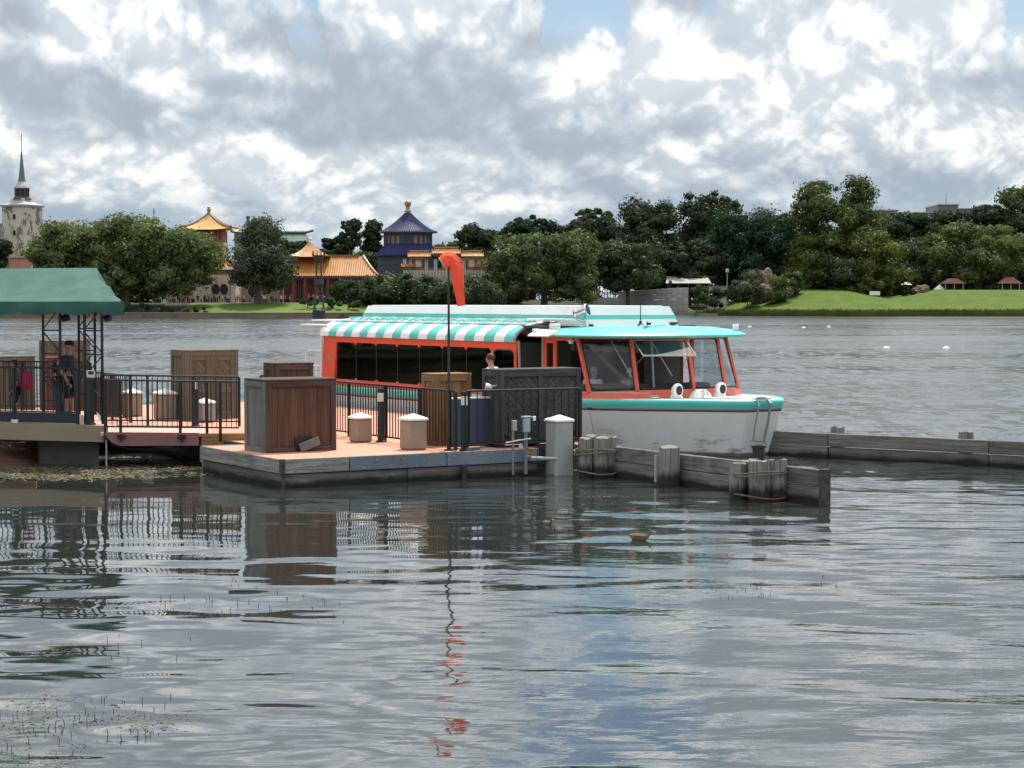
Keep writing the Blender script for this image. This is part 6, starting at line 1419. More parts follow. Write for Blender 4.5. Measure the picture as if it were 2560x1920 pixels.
for j in range(24):
    a = 2 * math.pi * j / 24; r = 57.6 * k_
    mb = MB(); mb.lathe([(0.32, zt_(612)), (0.32, zt_(582))], (cx + math.cos(a) * r, Y + math.sin(a) * r, 0), 6); mb.build('drum_column', M_BLUEP, tm)
mb = MB(); mb.lathe([(58.5 * k_, zt_(591)), (58.5 * k_, zt_(584))], (cx, Y, 0), 40); mb.build('painted_band', M_BLUEP, tm)
mb = MB(); mb.box(cx - 1.4, cx + 1.6, Y - 60.5 * k_, Y - 56 * k_, zt_(608), zt_(586)); o = mb.build('name_board', M_BLUEP, tm)
m2 = MB(); m2.box(cx - 1.0, cx + 1.2, Y - 61.2 * k_, Y - 60.4 * k_, zt_(605), zt_(589)); m2.build('board_field', paint('deep blue board', (0.012, 0.018, 0.07), 0.4), o)
mb = MB(); mb.lathe([(76 * k_, 3), (76 * k_, zt_(638))], (cx, Y, 0), 40); mb.build('lower_drum', paint('blue green timber', (0.03, 0.045, 0.06), 0.7, 0.3), tm)
mb = MB(); mb.lathe([(0.9, zt_(535)), (0.55, zt_(532)), (0.95, zt_(529)), (0.55, zt_(525)), (0.42, zt_(519)), (0.75, zt_(512)), (0.88, zt_(507)), (0.6, zt_(503)), (0.1, zt_(501))], (cx, Y, 0), 14); mb.build('finial', M_GOLD, tm, smooth=True)
# ---- ceremonial gate with tiled roofs
Y = 458; k_ = Y / FPX; gt = thing('ceremonial_gate', 'broad ceremonial gate with five amber tiled roofs before the indigo temple', 'gate', (X(1112, Y), Y, 4))
def gz_(py): return Zp(1112, py, Y)
for (x0, x1_, p0, p1) in ((1078, 1153, 634, 616), (1018, 1079, 642, 625), (1150, 1211, 641, 625), (1002, 1038, 667, 653), (1187, 1222, 667, 653)):
    mb = MB(); gable(mb, X(x0, Y), X(x1_, Y), Y - 1.6, Y + 1.6, gz_(p0), gz_(p1 + 4), 0.8, curve=0.5); o = mb.build('gate_roof', M_OTILE, gt)
    m2 = MB(); m2.tube([(X(x0 + 5, Y), Y, gz_(p1 + 1)), (X(x0 + 9, Y), Y, gz_(p1 + 3.5)), (X(x1_ - 9, Y), Y, gz_(p1 + 3.5)), (X(x1_ - 5, Y), Y, gz_(p1 + 1))], 0.28, 6); m2.build('ridge', M_RIDGE, o)
    m2 = MB(); m2.box(X(x0 + 6, Y), X(x1_ - 6, Y), Y - 1.0, Y + 1.0, gz_(p0 + 7), gz_(p0 + 0.3)); m2.build('bracket_tier', M_RIDGE, o)
    nr = int((x1_ - x0) / 5)
    for q in range(nr):
        xx = X(x0 + 3 + q * 5, Y); m2 = MB(); m2.tube([(xx, Y - 1.62 + 1.3 * f, gz_(p0) + 0.06 + (gz_(p1 + 4) - gz_(p0)) * (f * 0.81) ** 1.5) for f in (0, 0.5, 1)], 0.13, 4); m2.build('tile_row', M_OTILE, o)
for px_ in (1012, 1027, 1066, 1089, 1142, 1160, 1198, 1212):
    mb = MB(); mb.box(X(px_ - 4, Y), X(px_ + 4, Y), Y - 0.5, Y + 0.5, 3, gz_(648)); mb.build('pier', M_STONE, gt)
for px_ in (1046, 1179, 1115):
    mb = MB(); mb.box(X(px_ - 11, Y), X(px_ + 11, Y), Y - 0.4, Y + 0.4, gz_(670), gz_(645)); o = mb.build('panel', M_RIDGE, gt)
    m2 = MB(); m2.box(X(px_ - 7, Y), X(px_ + 7, Y), Y - 0.5, Y - 0.38, gz_(667), gz_(648)); o2 = m2.build('panel_field', M_CREAM, o)
    
mb = MB(); mb.box(X(1004, Y), X(1220, Y), Y - 0.3, Y + 0.3, gz_(676), gz_(670.2)); mb.build('lintel', M_RIDGE, gt)
mb = MB(); mb.box(X(1010, Y), X(1214, Y), Y - 1.5, Y + 1.0, 3, gz_(676.2)); mb.build('stone_base', M_STONE, gt)
for j in range(26):
    mb = MB(); xx = X(1012 + 8 * j, Y); mb.box(xx - 0.12, xx + 0.12, Y - 1.75, Y - 1.52, gz_(694), gz_(677)); mb.build('baluster', M_CREAM, gt)
# white arched shade behind the hedge
at = thing('arched_shade', 'white arched shade roof beyond the hedge, right of the gate', 'shade', (X(1192, 452), 452, 4))
mb = MB(); rows = []
for q in (0, 4): rows.append([Vector((X(1192, 452) + math.cos(a) * 3.1, 450 + q, Zp(1192, 700, 452) + math.sin(a) * 1.9)) for a in [j * math.pi / 10 for j in range(11)]])
mb.loft(rows, False, False); mb.build('arched_roof', M_CAP, at)
for xx in (-3.0, 3.0):
    mb = MB(); mb.tube([(X(1192, 452) + xx, 450, 3), (X(1192, 452) + xx, 450, Zp(1192, 700, 452))], 0.12, 6); mb.build('post', M_STEEL, at)
# ---- lagoon torch
Y = 392; k_ = Y / FPX; cx = X(797, Y); tr_ = thing('lagoon_torch', 'tall iron torch with a fire basket standing in the lagoon', 'torch', (cx, Y, 0))
def tz(py): return Zp(797, py, Y)
mb = MB(); mb.lathe([(1.0, -0.5), (1.28, 0.1), (1.30, tz(776)), (1.1, tz(774))], (cx, Y, 0), 16); mb.build('float_drum', paint('navy drum', (0.02, 0.026, 0.035), 0.6, 0.3), tr_)
M_IRON = paint('brown iron', (0.055, 0.042, 0.033), 0.7, 0.3)
for sx, sy in ((-1, -1), (1, -1), (1, 1), (-1, 1)):
    mb = MB(); mb.tube([(cx + sx * 0.95, Y + sy * 0.95, tz(774)), (cx + sx * 0.55, Y + sy * 0.55, tz(712)), (cx + sx * 0.45, Y + sy * 0.45, tz(655))], [0.13, 0.12, 0.12], 6); mb.build('leg', M_IRON, tr_)
for py in (760, 745, 730, 690, 672):
    f = (774 - py) / 119; w = 0.95 - 0.5 * min(1, f * 1.6)
    mb = MB(); mb.tube([(cx - w, Y - w, tz(py)), (cx + w, Y - w, tz(py)), (cx + w, Y + w, tz(py)), (cx - w, Y + w, tz(py))], 0.07, 5, closed=True); mb.build('brace', M_IRON, tr_)
mb = MB(); mb.box(cx - 0.85, cx + 0.85, Y - 0.85, Y + 0.85, tz(711), tz(698)); mb.build('control_box', M_IRON, tr_)
mb = MB(); mb.lathe([(0.35, tz(656)), (0.9, tz(650)), (1.25, tz(640)), (1.28, tz(638)), (1.1, tz(640))], (cx, Y, 0), 16); mb.build('bowl', M_IRON, tr_)
for j in range(10):
    a = 2 * math.pi * j / 10; mb = MB(); mb.tube([(cx + math.cos(a) * 1.25, Y + math.sin(a) * 1.25, tz(640)), (cx + math.cos(a) * 1.35, Y + math.sin(a) * 1.35, tz(633)), (cx + math.cos(a) * 1.1, Y + math.sin(a) * 1.1, tz(626))], [0.09, 0.08, 0.03], 5); mb.build('basket_spike', M_IRON, tr_)
# ---- stone wall and white awning in the middle
sw = thing('stone_wall', 'curved grey stone retaining wall right of the round dark tree', 'wall', (X(1640, 470), 470, 0))
prev = None
for j in range(14):
    px_ = 1548 + j * 13.2; Yq = 474 - 5 * math.sin(j / 13 * 2.2); p = Vector((X(px_, Yq), Yq, 0))
    if prev is not None:
        for row in range(5):
            zt2 = Zp(1640, 728 - 9 * sst(1550, 1730, px_), Yq); h = zt2 / 5
            mb = MB(); off = 0.5 if row % 2 else 0
            mb.bar(prev + UP * (h * (row + 0.5)), p + UP * (h * (row + 0.5)), 0.8 + 0.06 * ((j * 3 + row) % 3), h - 0.05, ch=0.04); mb.build('stone', M_STONE, sw)
    prev = p
aw = thing('white_awning', 'flat white awning roof on posts above the stone wall', 'awning', (X(1720, 500), 500, 3))
mb = MB(); a = pd(1660, 690, 496); b = pd(1772, 708, 496); mb.loft([[Vector((a.x, 490, b.z)), Vector((b.x, 490, b.z)), Vector((b.x, 500, a.z)), Vector((a.x + 1, 500, a.z))], [Vector((a.x, 490, b.z - 0.2)), Vector((b.x, 490, b.z - 0.2)), Vector((b.x, 500, a.z - 0.2)), Vector((a.x + 1, 500, a.z - 0.2))]]); mb.build('canopy', M_STONE, aw)
for j in range(5): mb = MB(); xx = a.x + 0.5 + j * (b.x - a.x - 1) / 4; mb.box(xx - 0.1, xx + 0.1, 490.2, 490.5, 2, b.z - 0.2); mb.build('post', M_LANT, aw)
wallblock('kiosk', 'small pink kiosk behind the white awning', 1690, 1713, 670, 700, 506, M_PINKW, 3, 'kiosk', roof=(0.2, M_TERRA))
wallblock('service_block', 'pale grey low block between shaded shrub and awning', 1772, 1816, 716, 745, 488, M_STONE, 3, 'building', roof=(0.1, M_STONE))
# rocks
def rock(label, px0, px1, py0, py1, Y, seed):
    a = pd(px0, py0, Y); b = pd(px1, py1, Y); rr = np.random.default_rng(seed); bm = bmesh.new(); bmesh.ops.create_icosphere(bm, subdivisions=4, radius=1)
    c = Vector(((a.x + b.x) / 2, Y, (a.z + b.z) / 2)); rx, rz = (b.x - a.x) / 2, (a.z - b.z) / 2; ph = rr.uniform(0, 6, 6)
    for v in bm.verts:
        d = v.co.copy(); w = 1 + 0.14 * math.sin(3.1 * d.x + ph[0]) * math.cos(2.7 * d.z + ph[1]) + 0.09 * math.sin(7 * d.x + 5 * d.z + ph[2]) + 0.05 * math.sin(13 * d.z + 9 * d.y + ph[3]) + 0.03 * math.sin(23 * d.x + ph[4])
        v.co = Vector((d.x * rx, d.y * rx * 0.8, d.z * rz)) * w
    me = bpy.data.meshes.new('rock'); bm.to_mesh(me); bm.free(); me.polygons.foreach_set('use_smooth', [False] * len(me.polygons))
    o = link('rock', me, M_ROCK); o.location = c; tag(o, label, 'rock', 'pink rocks on the right shore')
rock('tall rounded pink rock in the middle of the rock group', 1888, 1938, 672, 760, 490, 1); rock('broad low pink rock in front of the rock group', 1868, 1925, 706, 765, 480, 2); rock('sloping pink rock at the right of the rock group', 1922, 1962, 690, 758, 492, 3); rock('round pink boulder beside the white umbrella on the mound', 2280, 2325, 712, 748, 500, 4); rock('small pale rock slab under the olive tree', 1982, 2032, 728, 755, 492, 5)
# huts, umbrellas, sign
def hut(label, px0, px1, py_t, py_e, py_b, Y):
    a = pd(px0, py_t, Y); b = pd(px1, py_b, Y); ze = Zp(px0, py_e, Y); c = Vector(((a.x + b.x) / 2, Y, b.z)); t = thing('garden_hut', label, 'hut', c, 'terracotta huts on the right shore'); w = (b.x - a.x) / 2
    mb = MB(); roof4(mb, c.x, Y, w, w * 0.9, ze, a.z, 0.1, 0.35, lift=0.0); mb.build('roof', M_TERRA, t)
    for sx in (-0.75, 0, 0.75):
        for sy in (-0.7, 0.7): mb = MB(); mb.box(c.x + sx * w - 0.12, c.x + sx * w + 0.12, Y + sy * w - 0.12, Y + sy * w + 0.12, b.z - 1.5, ze); mb.build('post', M_STONE, t)
    mb = MB(); mb.box(c.x - w * 0.7, c.x + w * 0.7, Y, Y + w * 0.65, b.z - 1.5, ze - 0.1); mb.build('walls', M_EARTH, t)
hut('terracotta-roofed hut under the umbrella-shaped oak', 2352, 2410, 696, 709, 734, 506); hut('terracotta-roofed hut near the right edge', 2494, 2550, 694, 709, 734, 506)
def parasol(label, px, w, py_t, py_e, py_b, Y, m=M_CAP, nm='parasol'):
    c = X(px, Y); t = thing(nm, label, 'parasol', (c, Y, Zp(px, py_b, Y)), 'white parasols on the right shore')
    mb = MB(); r = w / 2 * Y / FPX; mb.lathe([(r, Zp(px, py_e, Y)), (r * 0.5, (Zp(px, py_e, Y) + Zp(px, py_t, Y)) / 2 + 0.05), (0.03, Zp(px, py_t, Y))], (c, Y, 0), 8); mb.build('canopy', m, t)
    mb = MB(); mb.tube([(c, Y, Zp(px, py_b, Y) - 1), (c, Y, Zp(px, py_t, Y) + 0.3)], 0.07, 6); mb.build('pole', M_LANT, t)
parasol('white parasol right of the yellow-green tree', 2229, 32, 706, 718, 740, 505); parasol('white parasol in front of the left hut', 2349, 32, 711, 724, 742, 506); parasol('white parasol left of the yellow-green tree trunk', 2017, 36, 706, 716, 742, 496); parasol('pale parasol beside the boulder', 2264, 34, 702, 712, 735, 515)
sg = thing('notice_board', 'small white notice board on two legs on the mound', 'sign', (X(2187, 485), 485, 4))
mb = MB(); a = pd(2174, 728, 485); b = pd(2200, 738, 485); mb.box(a.x, b.x, 484.9, 485.1, b.z, a.z); mb.build('board', M_CAP, sg)
for xx in (a.x + 0.4, b.x - 0.4): mb = MB(); mb.box(xx - 0.1, xx + 0.1, 484.95, 485.05, b.z - 2, b.z); mb.build('leg', M_BLUEP, sg)
# long flat building on the skyline
Y = 640; ht = thing('flat_building', 'long flat grey building just above the trees at right', 'building', (X(2380, Y), Y + 10, 3)); M_FLAT = paint('plain grey wall', (0.16, 0.17, 0.17), 0.9, 0.1, scale=0.1)  # wall blocks in one even mid grey
for (x0, x1_, p) in ((2198, 2243, 527), (2225, 2345, 533), (2392, 2536, 523), (2345, 2394, 513)):
    mb = MB(); mb.box(X(x0, Y), X(x1_, Y), Y, Y + 20, 3, Zp(2300, p, Y)); mb.build('block', M_FLAT, ht)
    mb = MB(); mb.box(X(x0, Y) - 0.3, X(x1_, Y) + 0.3, Y - 0.3, Y + 20.3, Zp(2300, p, Y), Zp(2300, p, Y) + 0.35); mb.build('parapet', M_STONE, ht)
mb = MB(); mb.tube([(X(2372, Y), Y + 5, Zp(2372, 513, Y)), (X(2372, Y), Y + 5, Zp(2372, 480, Y))], [0.14, 0.06], 5); mb.build('mast', M_LANT, ht)
ms = thing('mast', 'thin dark mast above the wide oak', 'mast', (X(386, 470), 470, 3)); mb = MB(); mb.tube([(X(386, 470), 470, 3), (X(386, 470), 470, Zp(386, 520, 470))], [0.16, 0.08], 6); mb.lathe([(0.1, -0.2), (0.22, 0), (0.1, 0.9)], (X(386, 470), 470, Zp(386, 532, 470)), 6); mb.build('shaft', M_COPPER, ms)
for i, (px_, pt) in enumerate(((575, 700), (1818, 672), (1676, 700))):
    Y = 436 if i == 0 else 478; lp = thing('lamp_post', ('dark lamp post on the promenade by the moon gate wall', 'pale lamp post left of the pink rocks', 'thin lamp post before the white awning')[i], 'lamp post', (X(px_, Y), Y, 3), 'far lamp posts')
    mb = MB(); mb.tube([(X(px_, Y), Y, 2), (X(px_, Y), Y, Zp(px_, pt + 9, Y))], 0.12, 6); mb.build('shaft', M_STONE if i == 1 else M_LANT, lp)
    mb = MB(); mb.lathe([(0.25, 0), (0.45, 0.15), (0.42, 0.75), (0.2, 0.95)], (X(px_, Y), Y, Zp(px_, pt + 10, Y)), 8); mb.build('lantern', M_STONE if i == 1 else M_LANT, lp)

# ================================================================== buoys
def buoy(label, px, py):
    p = pz(px, py + 3, 0); t = thing('marker_buoy', label, 'buoy', p, 'white marker buoys')
    mb = MB(); mb.lathe([(0.0, -0.2), (0.2, -0.12), (0.26, 0.0), (0.23, 0.08), (0.12, 0.15), (0, 0.17)], p, 14); mb.build('float_ball', M_CAP, t, smooth=True)
    mb = MB(); mb.lathe([(0.268, -0.03), (0.272, -0.01), (0.265, 0.01)], p, 14); mb.build('collar', M_STONE, t)
for lb, a, b in (('far white buoy nearest the boat', 1874, 815), ('far white buoy, middle of the far three', 2009, 817), ('far white buoy, right of the far three', 2072, 815), ('near white buoy, left of the two', 2216, 868), ('near white buoy, right of the two', 2365, 869)): buoy(lb, a, b)
# near shore to the left of the picture, where the platform comes from
ns = sheet('near_shore', [-60, -40, -28, -22], [30, 45, 60, 80, 100], lambda x, y: 0.8 if x < -23 else -0.5, M_EARTH)
for i, (x, y) in enumerate(((-30, 58), (-37, 66), (-29, 72), (-42, 80))):
    t = thing('broadleaf_tree', ('nearest', 'second', 'third', 'farthest')[i] + ' tree on the near shore beyond the left picture edge', 'tree', (x, y, 0.6), 'near shore trees beyond the picture')
    leaf_obj('crown', crown_lobes((x, y, 6.5), 5.5, 5.0, 5.2, 24, 700 + i), 4500, 0.32, 900 + i, LEAF['dark' if i % 2 else 'oak'], t, off=t.location)
    mb = MB(); mb.tube([(x, y, 0.4), (x + 0.2, y, 3), (x, y, 5.5)], [0.4, 0.3, 0.2], 8); mb.build('trunk', M_BARK, t)
# ================================================================== people
def cloth(name, col): return paint(name, col, 0.9, 0.2, scale=4)
M_SKIN = paint('skin', (0.33, 0.165, 0.11), 0.55, 0.1); M_SKIN2 = paint('pale skin', (0.40, 0.22, 0.155), 0.55, 0.1)
def skin_mesh(name, V, E_, Rr, m, parent, root=0, sub=2):
    """one continuous surface grown over a skeleton of joints"""
    me = bpy.data.meshes.new(name); me.from_pydata([tuple(v) for v in V], E_, []); ob = bpy.data.objects.new(name, me); COL.objects.link(ob)
    md = ob.modifiers.new('skin', 'SKIN'); md.use_smooth_shade = True; md.branch_smoothing = 0.5
    lay = me.skin_vertices[0].data
    for i, r in enumerate(Rr): lay[i].radius = (r, r) if not isinstance(r, tuple) else r; lay[i].use_root = (i == root)
    if sub: sm = ob.modifiers.new('sub', 'SUBSURF'); sm.levels = sub; sm.render_levels = sub
    dg = bpy.context.evaluated_depsgraph_get(); ev = ob.evaluated_get(dg); out = bpy.data.meshes.new_from_object(ev)
    bpy.data.objects.remove(ob); bpy.data.meshes.remove(me); out.name = name
    for p in out.polygons: p.use_smooth = True
    out.materials.clear(); return link(name, out, m, parent)
def person(label, loc, h, rz, skin, shirt, lower, hair, pose=None, long_lower=False, shoes=None, sitting=False, group=None, build=1.0, cap=None, hair_long=False):
    """stands facing local +x; h is the height, joints are given in fractions of it"""
    t = thing('person', label, 'person', loc, group, rz)
    J = dict(pel=(0, 0, .515), sp=(.005, 0, .61), ch=(-.005, 0, .72), nb=(.0, 0, .81), nk=(.008, 0, .845), hd=(.02, 0, .895), ht=(.015, 0, .955), ns=(.072, 0, .905))
    for s, n in ((1, 'l'), (-1, 'r')):
        J['hip' + n] = (0, .052 * s, .49); J['kn' + n] = (.012, .055 * s, .27); J['an' + n] = (-.008, .056 * s, .045); J['he' + n] = (-.022, .056 * s, .018); J['to' + n] = (.085, .062 * s, .016)
        J['sh' + n] = (-.008, .105 * s, .795); J['el' + n] = (-.012, .135 * s, .62); J['wr' + n] = (.05, .13 * s, .50); J['pm' + n] = (.07, .128 * s, .465)
    for k, v in (pose or {}).items(): J[k] = v
    rad = dict(pel=.076 * build, sp=.070 * build, ch=.078 * build, nb=.045, nk=.033, hd=.054, ht=.048, ns=.010)
    ED = [('pel', 'sp'), ('sp', 'ch'), ('ch', 'nb'), ('nb', 'nk'), ('nk', 'hd'), ('hd', 'ht'), ('hd', 'ns')]
    for n in 'lr':
        rad.update({'hip' + n: .055 * build, 'kn' + n: .036, 'an' + n: .022, 'he' + n: .024, 'to' + n: .02, 'sh' + n: .04, 'el' + n: .026, 'wr' + n: .018, 'pm' + n: (.022, .012)})
        ED += [('pel', 'hip' + n), ('hip' + n, 'kn' + n), ('kn' + n, 'an' + n), ('an' + n, 'he' + n), ('an' + n, 'to' + n), ('ch', 'sh' + n), ('sh' + n, 'el' + n), ('el' + n, 'wr' + n), ('wr' + n, 'pm' + n)]
        pm = Vector(J['pm' + n]); d = (pm - Vector(J['wr' + n])).normalized(); sd = Vector((-d.z, 0, d.x)) if abs(d.y) < .9 else Vector((1, 0, 0))
        for q in range(5):
            L = (.030, .044, .048, .045, .036)[q]; off = sd * (q - 2) * .0085
            if q == 0: f1 = pm - d * .014 + sd * -.024; f2 = f1 + d * L * .8 + sd * -.006
            else: f1 = pm + d * L * .55 + off; f2 = f1 + (d + sd * .25).normalized() * L * .55
            J['f%d%s' % (q, n)] = tuple(f1); J['g%d%s' % (q, n)] = tuple(f2); rad['f%d%s' % (q, n)] = .0058; rad['g%d%s' % (q, n)] = .0048
            ED += [('pm' + n, 'f%d%s' % (q, n)), ('f%d%s' % (q, n), 'g%d%s' % (q, n))]
    def grow(name, keys, m, infl, sub=1, extra=None):
        ks = [k for k in J if k in keys]; ix = {k: i for i, k in enumerate(ks)}
        V = [Vector(J[k]) * h for k in ks]; E_ = [(ix[a], ix[b]) for a, b in ED if a in ix and b in ix]
        Rr = []
        for k in ks:
            r = rad[k]; f = infl.get(k, infl.get('*', 1.0)) if isinstance(infl, dict) else infl
            Rr.append(tuple(q * f * h for q in r) if isinstance(r, tuple) else (r * f * h, r * f * h))
        return skin_mesh(name, V, E_, Rr, m, t, 0, sub)
    grow('body', set(J), skin, 1.0, 2)
    grow('shirt', {'pel', 'sp', 'ch', 'nb', 'shl', 'shr', 'ell', 'elr'}, shirt, {'*': 1.2, 'nb': 1.15, 'ell': 1.5, 'elr': 1.5, 'pel': 1.10})
    lk = {'pel', 'hipl', 'hipr', 'knl', 'knr'} | ({'anl', 'anr'} if long_lower else set())
    grow('trousers' if long_lower else 'shorts', lk, lower, {'*': 1.2, 'pel': 1.17, 'knl': 1.55, 'knr': 1.55, 'anl': 1.6, 'anr': 1.6})
    if shoes is not None: grow('shoes', {'anl', 'hel', 'tol', 'anr', 'her', 'tor'}, shoes, {'*': 1.35, 'anl': 1.1, 'anr': 1.1})
    mb = MB(); c = Vector(J['hd']) * h * 0.35 + Vector(J['ht']) * h * 0.65
    mb.lathe([(.050 * h, -.028 * h), (.054 * h, -.004 * h), (.048 * h, .022 * h), (.028 * h, .042 * h), (0, .048 * h)], c + Vector((-.008 * h, 0, 0)), 14, sy=.9)
    if hair_long: mb.lathe([(.030 * h, -.10 * h), (.044 * h, -.06 * h), (.046 * h, 0)], c + Vector((-.022 * h, 0, 0)), 12)
    mb.build('hair', hair, t, local=True, smooth=True)
    for s in (1, -1):
        mb = MB(); e = Vector(J['hd']) * h + Vector((.0, .046 * s * h, -.002 * h)); mb.lathe([(0, -.012 * h), (.009 * h, 0), (0, .013 * h)], e, 8); mb.build('ear', skin, t, local=True, smooth=True)
        mb = MB(); e = Vector(J['hd']) * h + Vector((.046 * h, .017 * s * h, .012 * h)); mb.lathe([(0, -.004 * h), (.004 * h, 0), (0, .004 * h)], e, 6); mb.build('eye', M_RUBBER, t, local=True)
    mb = MB(); e = Vector(J['hd']) * h + Vector((.046 * h, 0, -.022 * h)); mb.ob(e, (.003 * h, 0, 0), (0, .013 * h, 0), (0, 0, .002 * h)); mb.build('mouth', M_REDW, t, local=True)
    if cap is not None:
        mb = MB(); mb.lathe([(.057 * h, -.004 * h), (.057 * h, .016 * h), (.045 * h, .042 * h), (.018 * h, .055 * h), (0, .056 * h)], c + Vector((-.004 * h, 0, .002 * h)), 16, sy=.92)
        mb.loft([[c + Vector((.03 * h, y * h, .000 * h)) for y in (-.042, -.02, .02, .042)], [c + Vector(((.105 - 3 * y * y * 4) * h, y * h * .85, -.006 * h)) for y in (-.042, -.02, .02, .042)]], False, False); o = mb.build('cap', cap, t, local=True, smooth=True)
    return t
M_NAVY = cloth('navy shirt', (0.016, 0.018, 0.040)); M_BLACKC = cloth('black cloth', (0.010, 0.010, 0.012)); M_BLUEJ = cloth('blue denim', (0.045, 0.065, 0.13)); M_WHITEC = cloth('white cloth', (0.75, 0.74, 0.72)); M_GREYH = paint('grey hair', (0.30, 0.28, 0.26), 0.7); M_BROWNH = paint('brown hair', (0.045, 0.022, 0.014), 0.6); M_PINKC = cloth('pink cloth', (0.62, 0.02, 0.14)); M_KHAKI = cloth('khaki cloth', (0.16, 0.14, 0.09))
pm_ = pz(163, 1058, PZ)
person('man in black cap, dark polo and black shorts under the green shelter', (pm_.x, pm_.y + 0.35, PZ), 1.70, R(-12), M_SKIN, M_NAVY, M_BLACKC, M_GREYH, shoes=M_WHITEC, build=1.22, cap=M_BLACKC, pose={'ell': (-.01, .15, .62), 'wrl': (.07, .14, .53), 'pml': (.095, .135, .50), 'elr': (-.02, -.15, .62), 'wrr': (.05, -.145, .50), 'pmr': (.07, -.14, .465)})
pw_ = pz(128, 1056, PZ)
person('grey-haired woman in black top and blue trousers behind the man in the cap', (pw_.x, pw_.y + 0.85, PZ), 1.56, R(-20), M_SKIN2, M_BLACKC, M_BLUEJ, M_GREYH, long_lower=True, shoes=M_WHITEC, build=0.98, hair_long=False, pose={'hd': (.028, 0, .89), 'wrl': (.06, .11, .54), 'pml': (.085, .09, .53)})
pk_ = pz(18, 1056, PZ)
kid = person('child with cat-ear headband and shorts at the left edge under the shelter', (pk_.x, pk_.y + 0.7, PZ), 1.30, R(195), M_SKIN2, cloth('olive top', (0.10, 0.09, 0.05)), M_BLACKC, M_BROWNH, shoes=M_WHITEC, build=0.95, hair_long=True)
mb = MB()
for s in (1, -1): mb.loft([[Vector((0.0, .03 * s - .016, 1.26)), Vector((0.0, .03 * s + .016, 1.26)), Vector((.012, .03 * s, 1.26))], [Vector((0.004, .036 * s - .002, 1.325)), Vector((0.004, .036 * s + .002, 1.325)), Vector((.006, .036 * s, 1.325))]])
mb.build('cat_ear_headband', M_WHITEC, kid, local=True)
bpk = thing('backpack', 'bright pink backpack on the child at the left edge', 'backpack', Vector(kid.location) + Vector((0.19, 0.05, 0.62)), rz=R(195))
mb = MB(); mb.lathe([(0.05, 0.0), (0.13, 0.03), (0.15, 0.16), (0.135, 0.32), (0.06, 0.42)], (-0.02, 0, 0), 14, sy=1.05, sx=0.75); mb.build('bag', M_PINKC, bpk, local=True, smooth=True)
mb = MB(); mb.lathe([(0.03, 0.04), (0.09, 0.06), (0.095, 0.16), (0.05, 0.21)], (-0.11, 0, 0), 12, sx=0.6); mb.build('front_pocket', M_PINKC, bpk, local=True, smooth=True)
for s in (1, -1): mb = MB(); mb.tube([(0.06, .07 * s, 0.40), (0.20, .075 * s, 0.46), (0.27, .075 * s, 0.36), (0.24, .075 * s, 0.18), (0.10, .08 * s, 0.06)], 0.014, 6); mb.build('strap', M_PINKC, bpk, local=True)
dh = D(6.4, 3.6)
person('dark-haired deckhand in white shirt standing behind the charcoal crate', (dh.x, dh.y, DZ), 1.76, R(150), M_SKIN2, M_WHITEC, M_NAVY, M_BROWNH, long_lower=True, shoes=M_BLACKC)
# passengers seated in the wheelhouse
def on_boat(u, v, z): p = Vector((NOSE.x, NOSE.y, 0)) + SV * u - RV * v; return (p.x, p.y, z)
SIT = {}
for n_, s_ in (('l', 1), ('r', -1)): SIT.update({'kn' + n_: (.24, .06 * s_, .50), 'an' + n_: (.25, .06 * s_, .28), 'he' + n_: (.235, .06 * s_, .25), 'to' + n_: (.34, .06 * s_, .25), 'el' + n_: (.03, .14 * s_, .62), 'wr' + n_: (.15, .11 * s_, .58), 'pm' + n_: (.18, .10 * s_, .575)})
BF = math.atan2(-SV.y, -SV.x)
person('passenger in pale shirt sitting behind the left windscreen pane', on_boat(4.25, 1.55, 0.15), 1.72, BF, M_SKIN2, M_WHITEC, M_NAVY, M_GREYH, pose=SIT, shoes=M_BLACKC)
person('pilot in patterned shirt sitting at the helm behind the left windscreen pane', on_boat(4.15, 0.62, 0.13), 1.70, BF, M_SKIN2, cloth('patterned shirt', (0.35, 0.33, 0.34)), M_NAVY, M_WHITEC, pose=SIT, shoes=M_BLACKC)

# ---- the crowd on the far promenade
def tiny(shirt, pants, skin):
    mb = MB()
    mb.cur = 1; mb.tube([(0, .09, 0.02), (.02, .09, .45), (0, .08, .85)], [.07, .07, .10], 6); mb.tube([(0.03, -.09, 0.02), (.0, -.09, .45), (0, -.08, .85)], [.07, .07, .10], 6)
    mb.cur = 0; mb.tube([(0, 0, .80), (0, 0, 1.0), (0, 0, 1.3), (0, 0, 1.45)], [.17, .17, .20, .10], 8); mb.tube([(0, .2, 1.38), (.02, .25, 1.12)], [.07, .06], 6); mb.tube([(0, -.2, 1.38), (.02, -.25, 1.12)], [.07, .06], 6)
    mb.cur = 2; mb.tube([(.02, .25, 1.12), (.12, .24, .9)], [.05, .045], 6); mb.tube([(.02, -.25, 1.12), (.12, -.24, .9)], [.05, .045], 6); mb.tube([(0, 0, 1.44), (0, 0, 1.52)], [.06, .06], 6); mb.lathe([(.0, -.13), (.09, -.08), (.11, .02), (.07, .11), (0, .13)], (.01, 0, 1.62), 8)
    mb.cur = 3; mb.lathe([(.115, .02), (.10, .09), (0, .145)], (-.005, 0, 1.62), 8)
    me = new_mesh('person', mb.v, mb.f)
    for q in (shirt, pants, skin, M_BROWNH): me.materials.append(q)
    me.polygons.foreach_set('material_index', mb.mi); return me
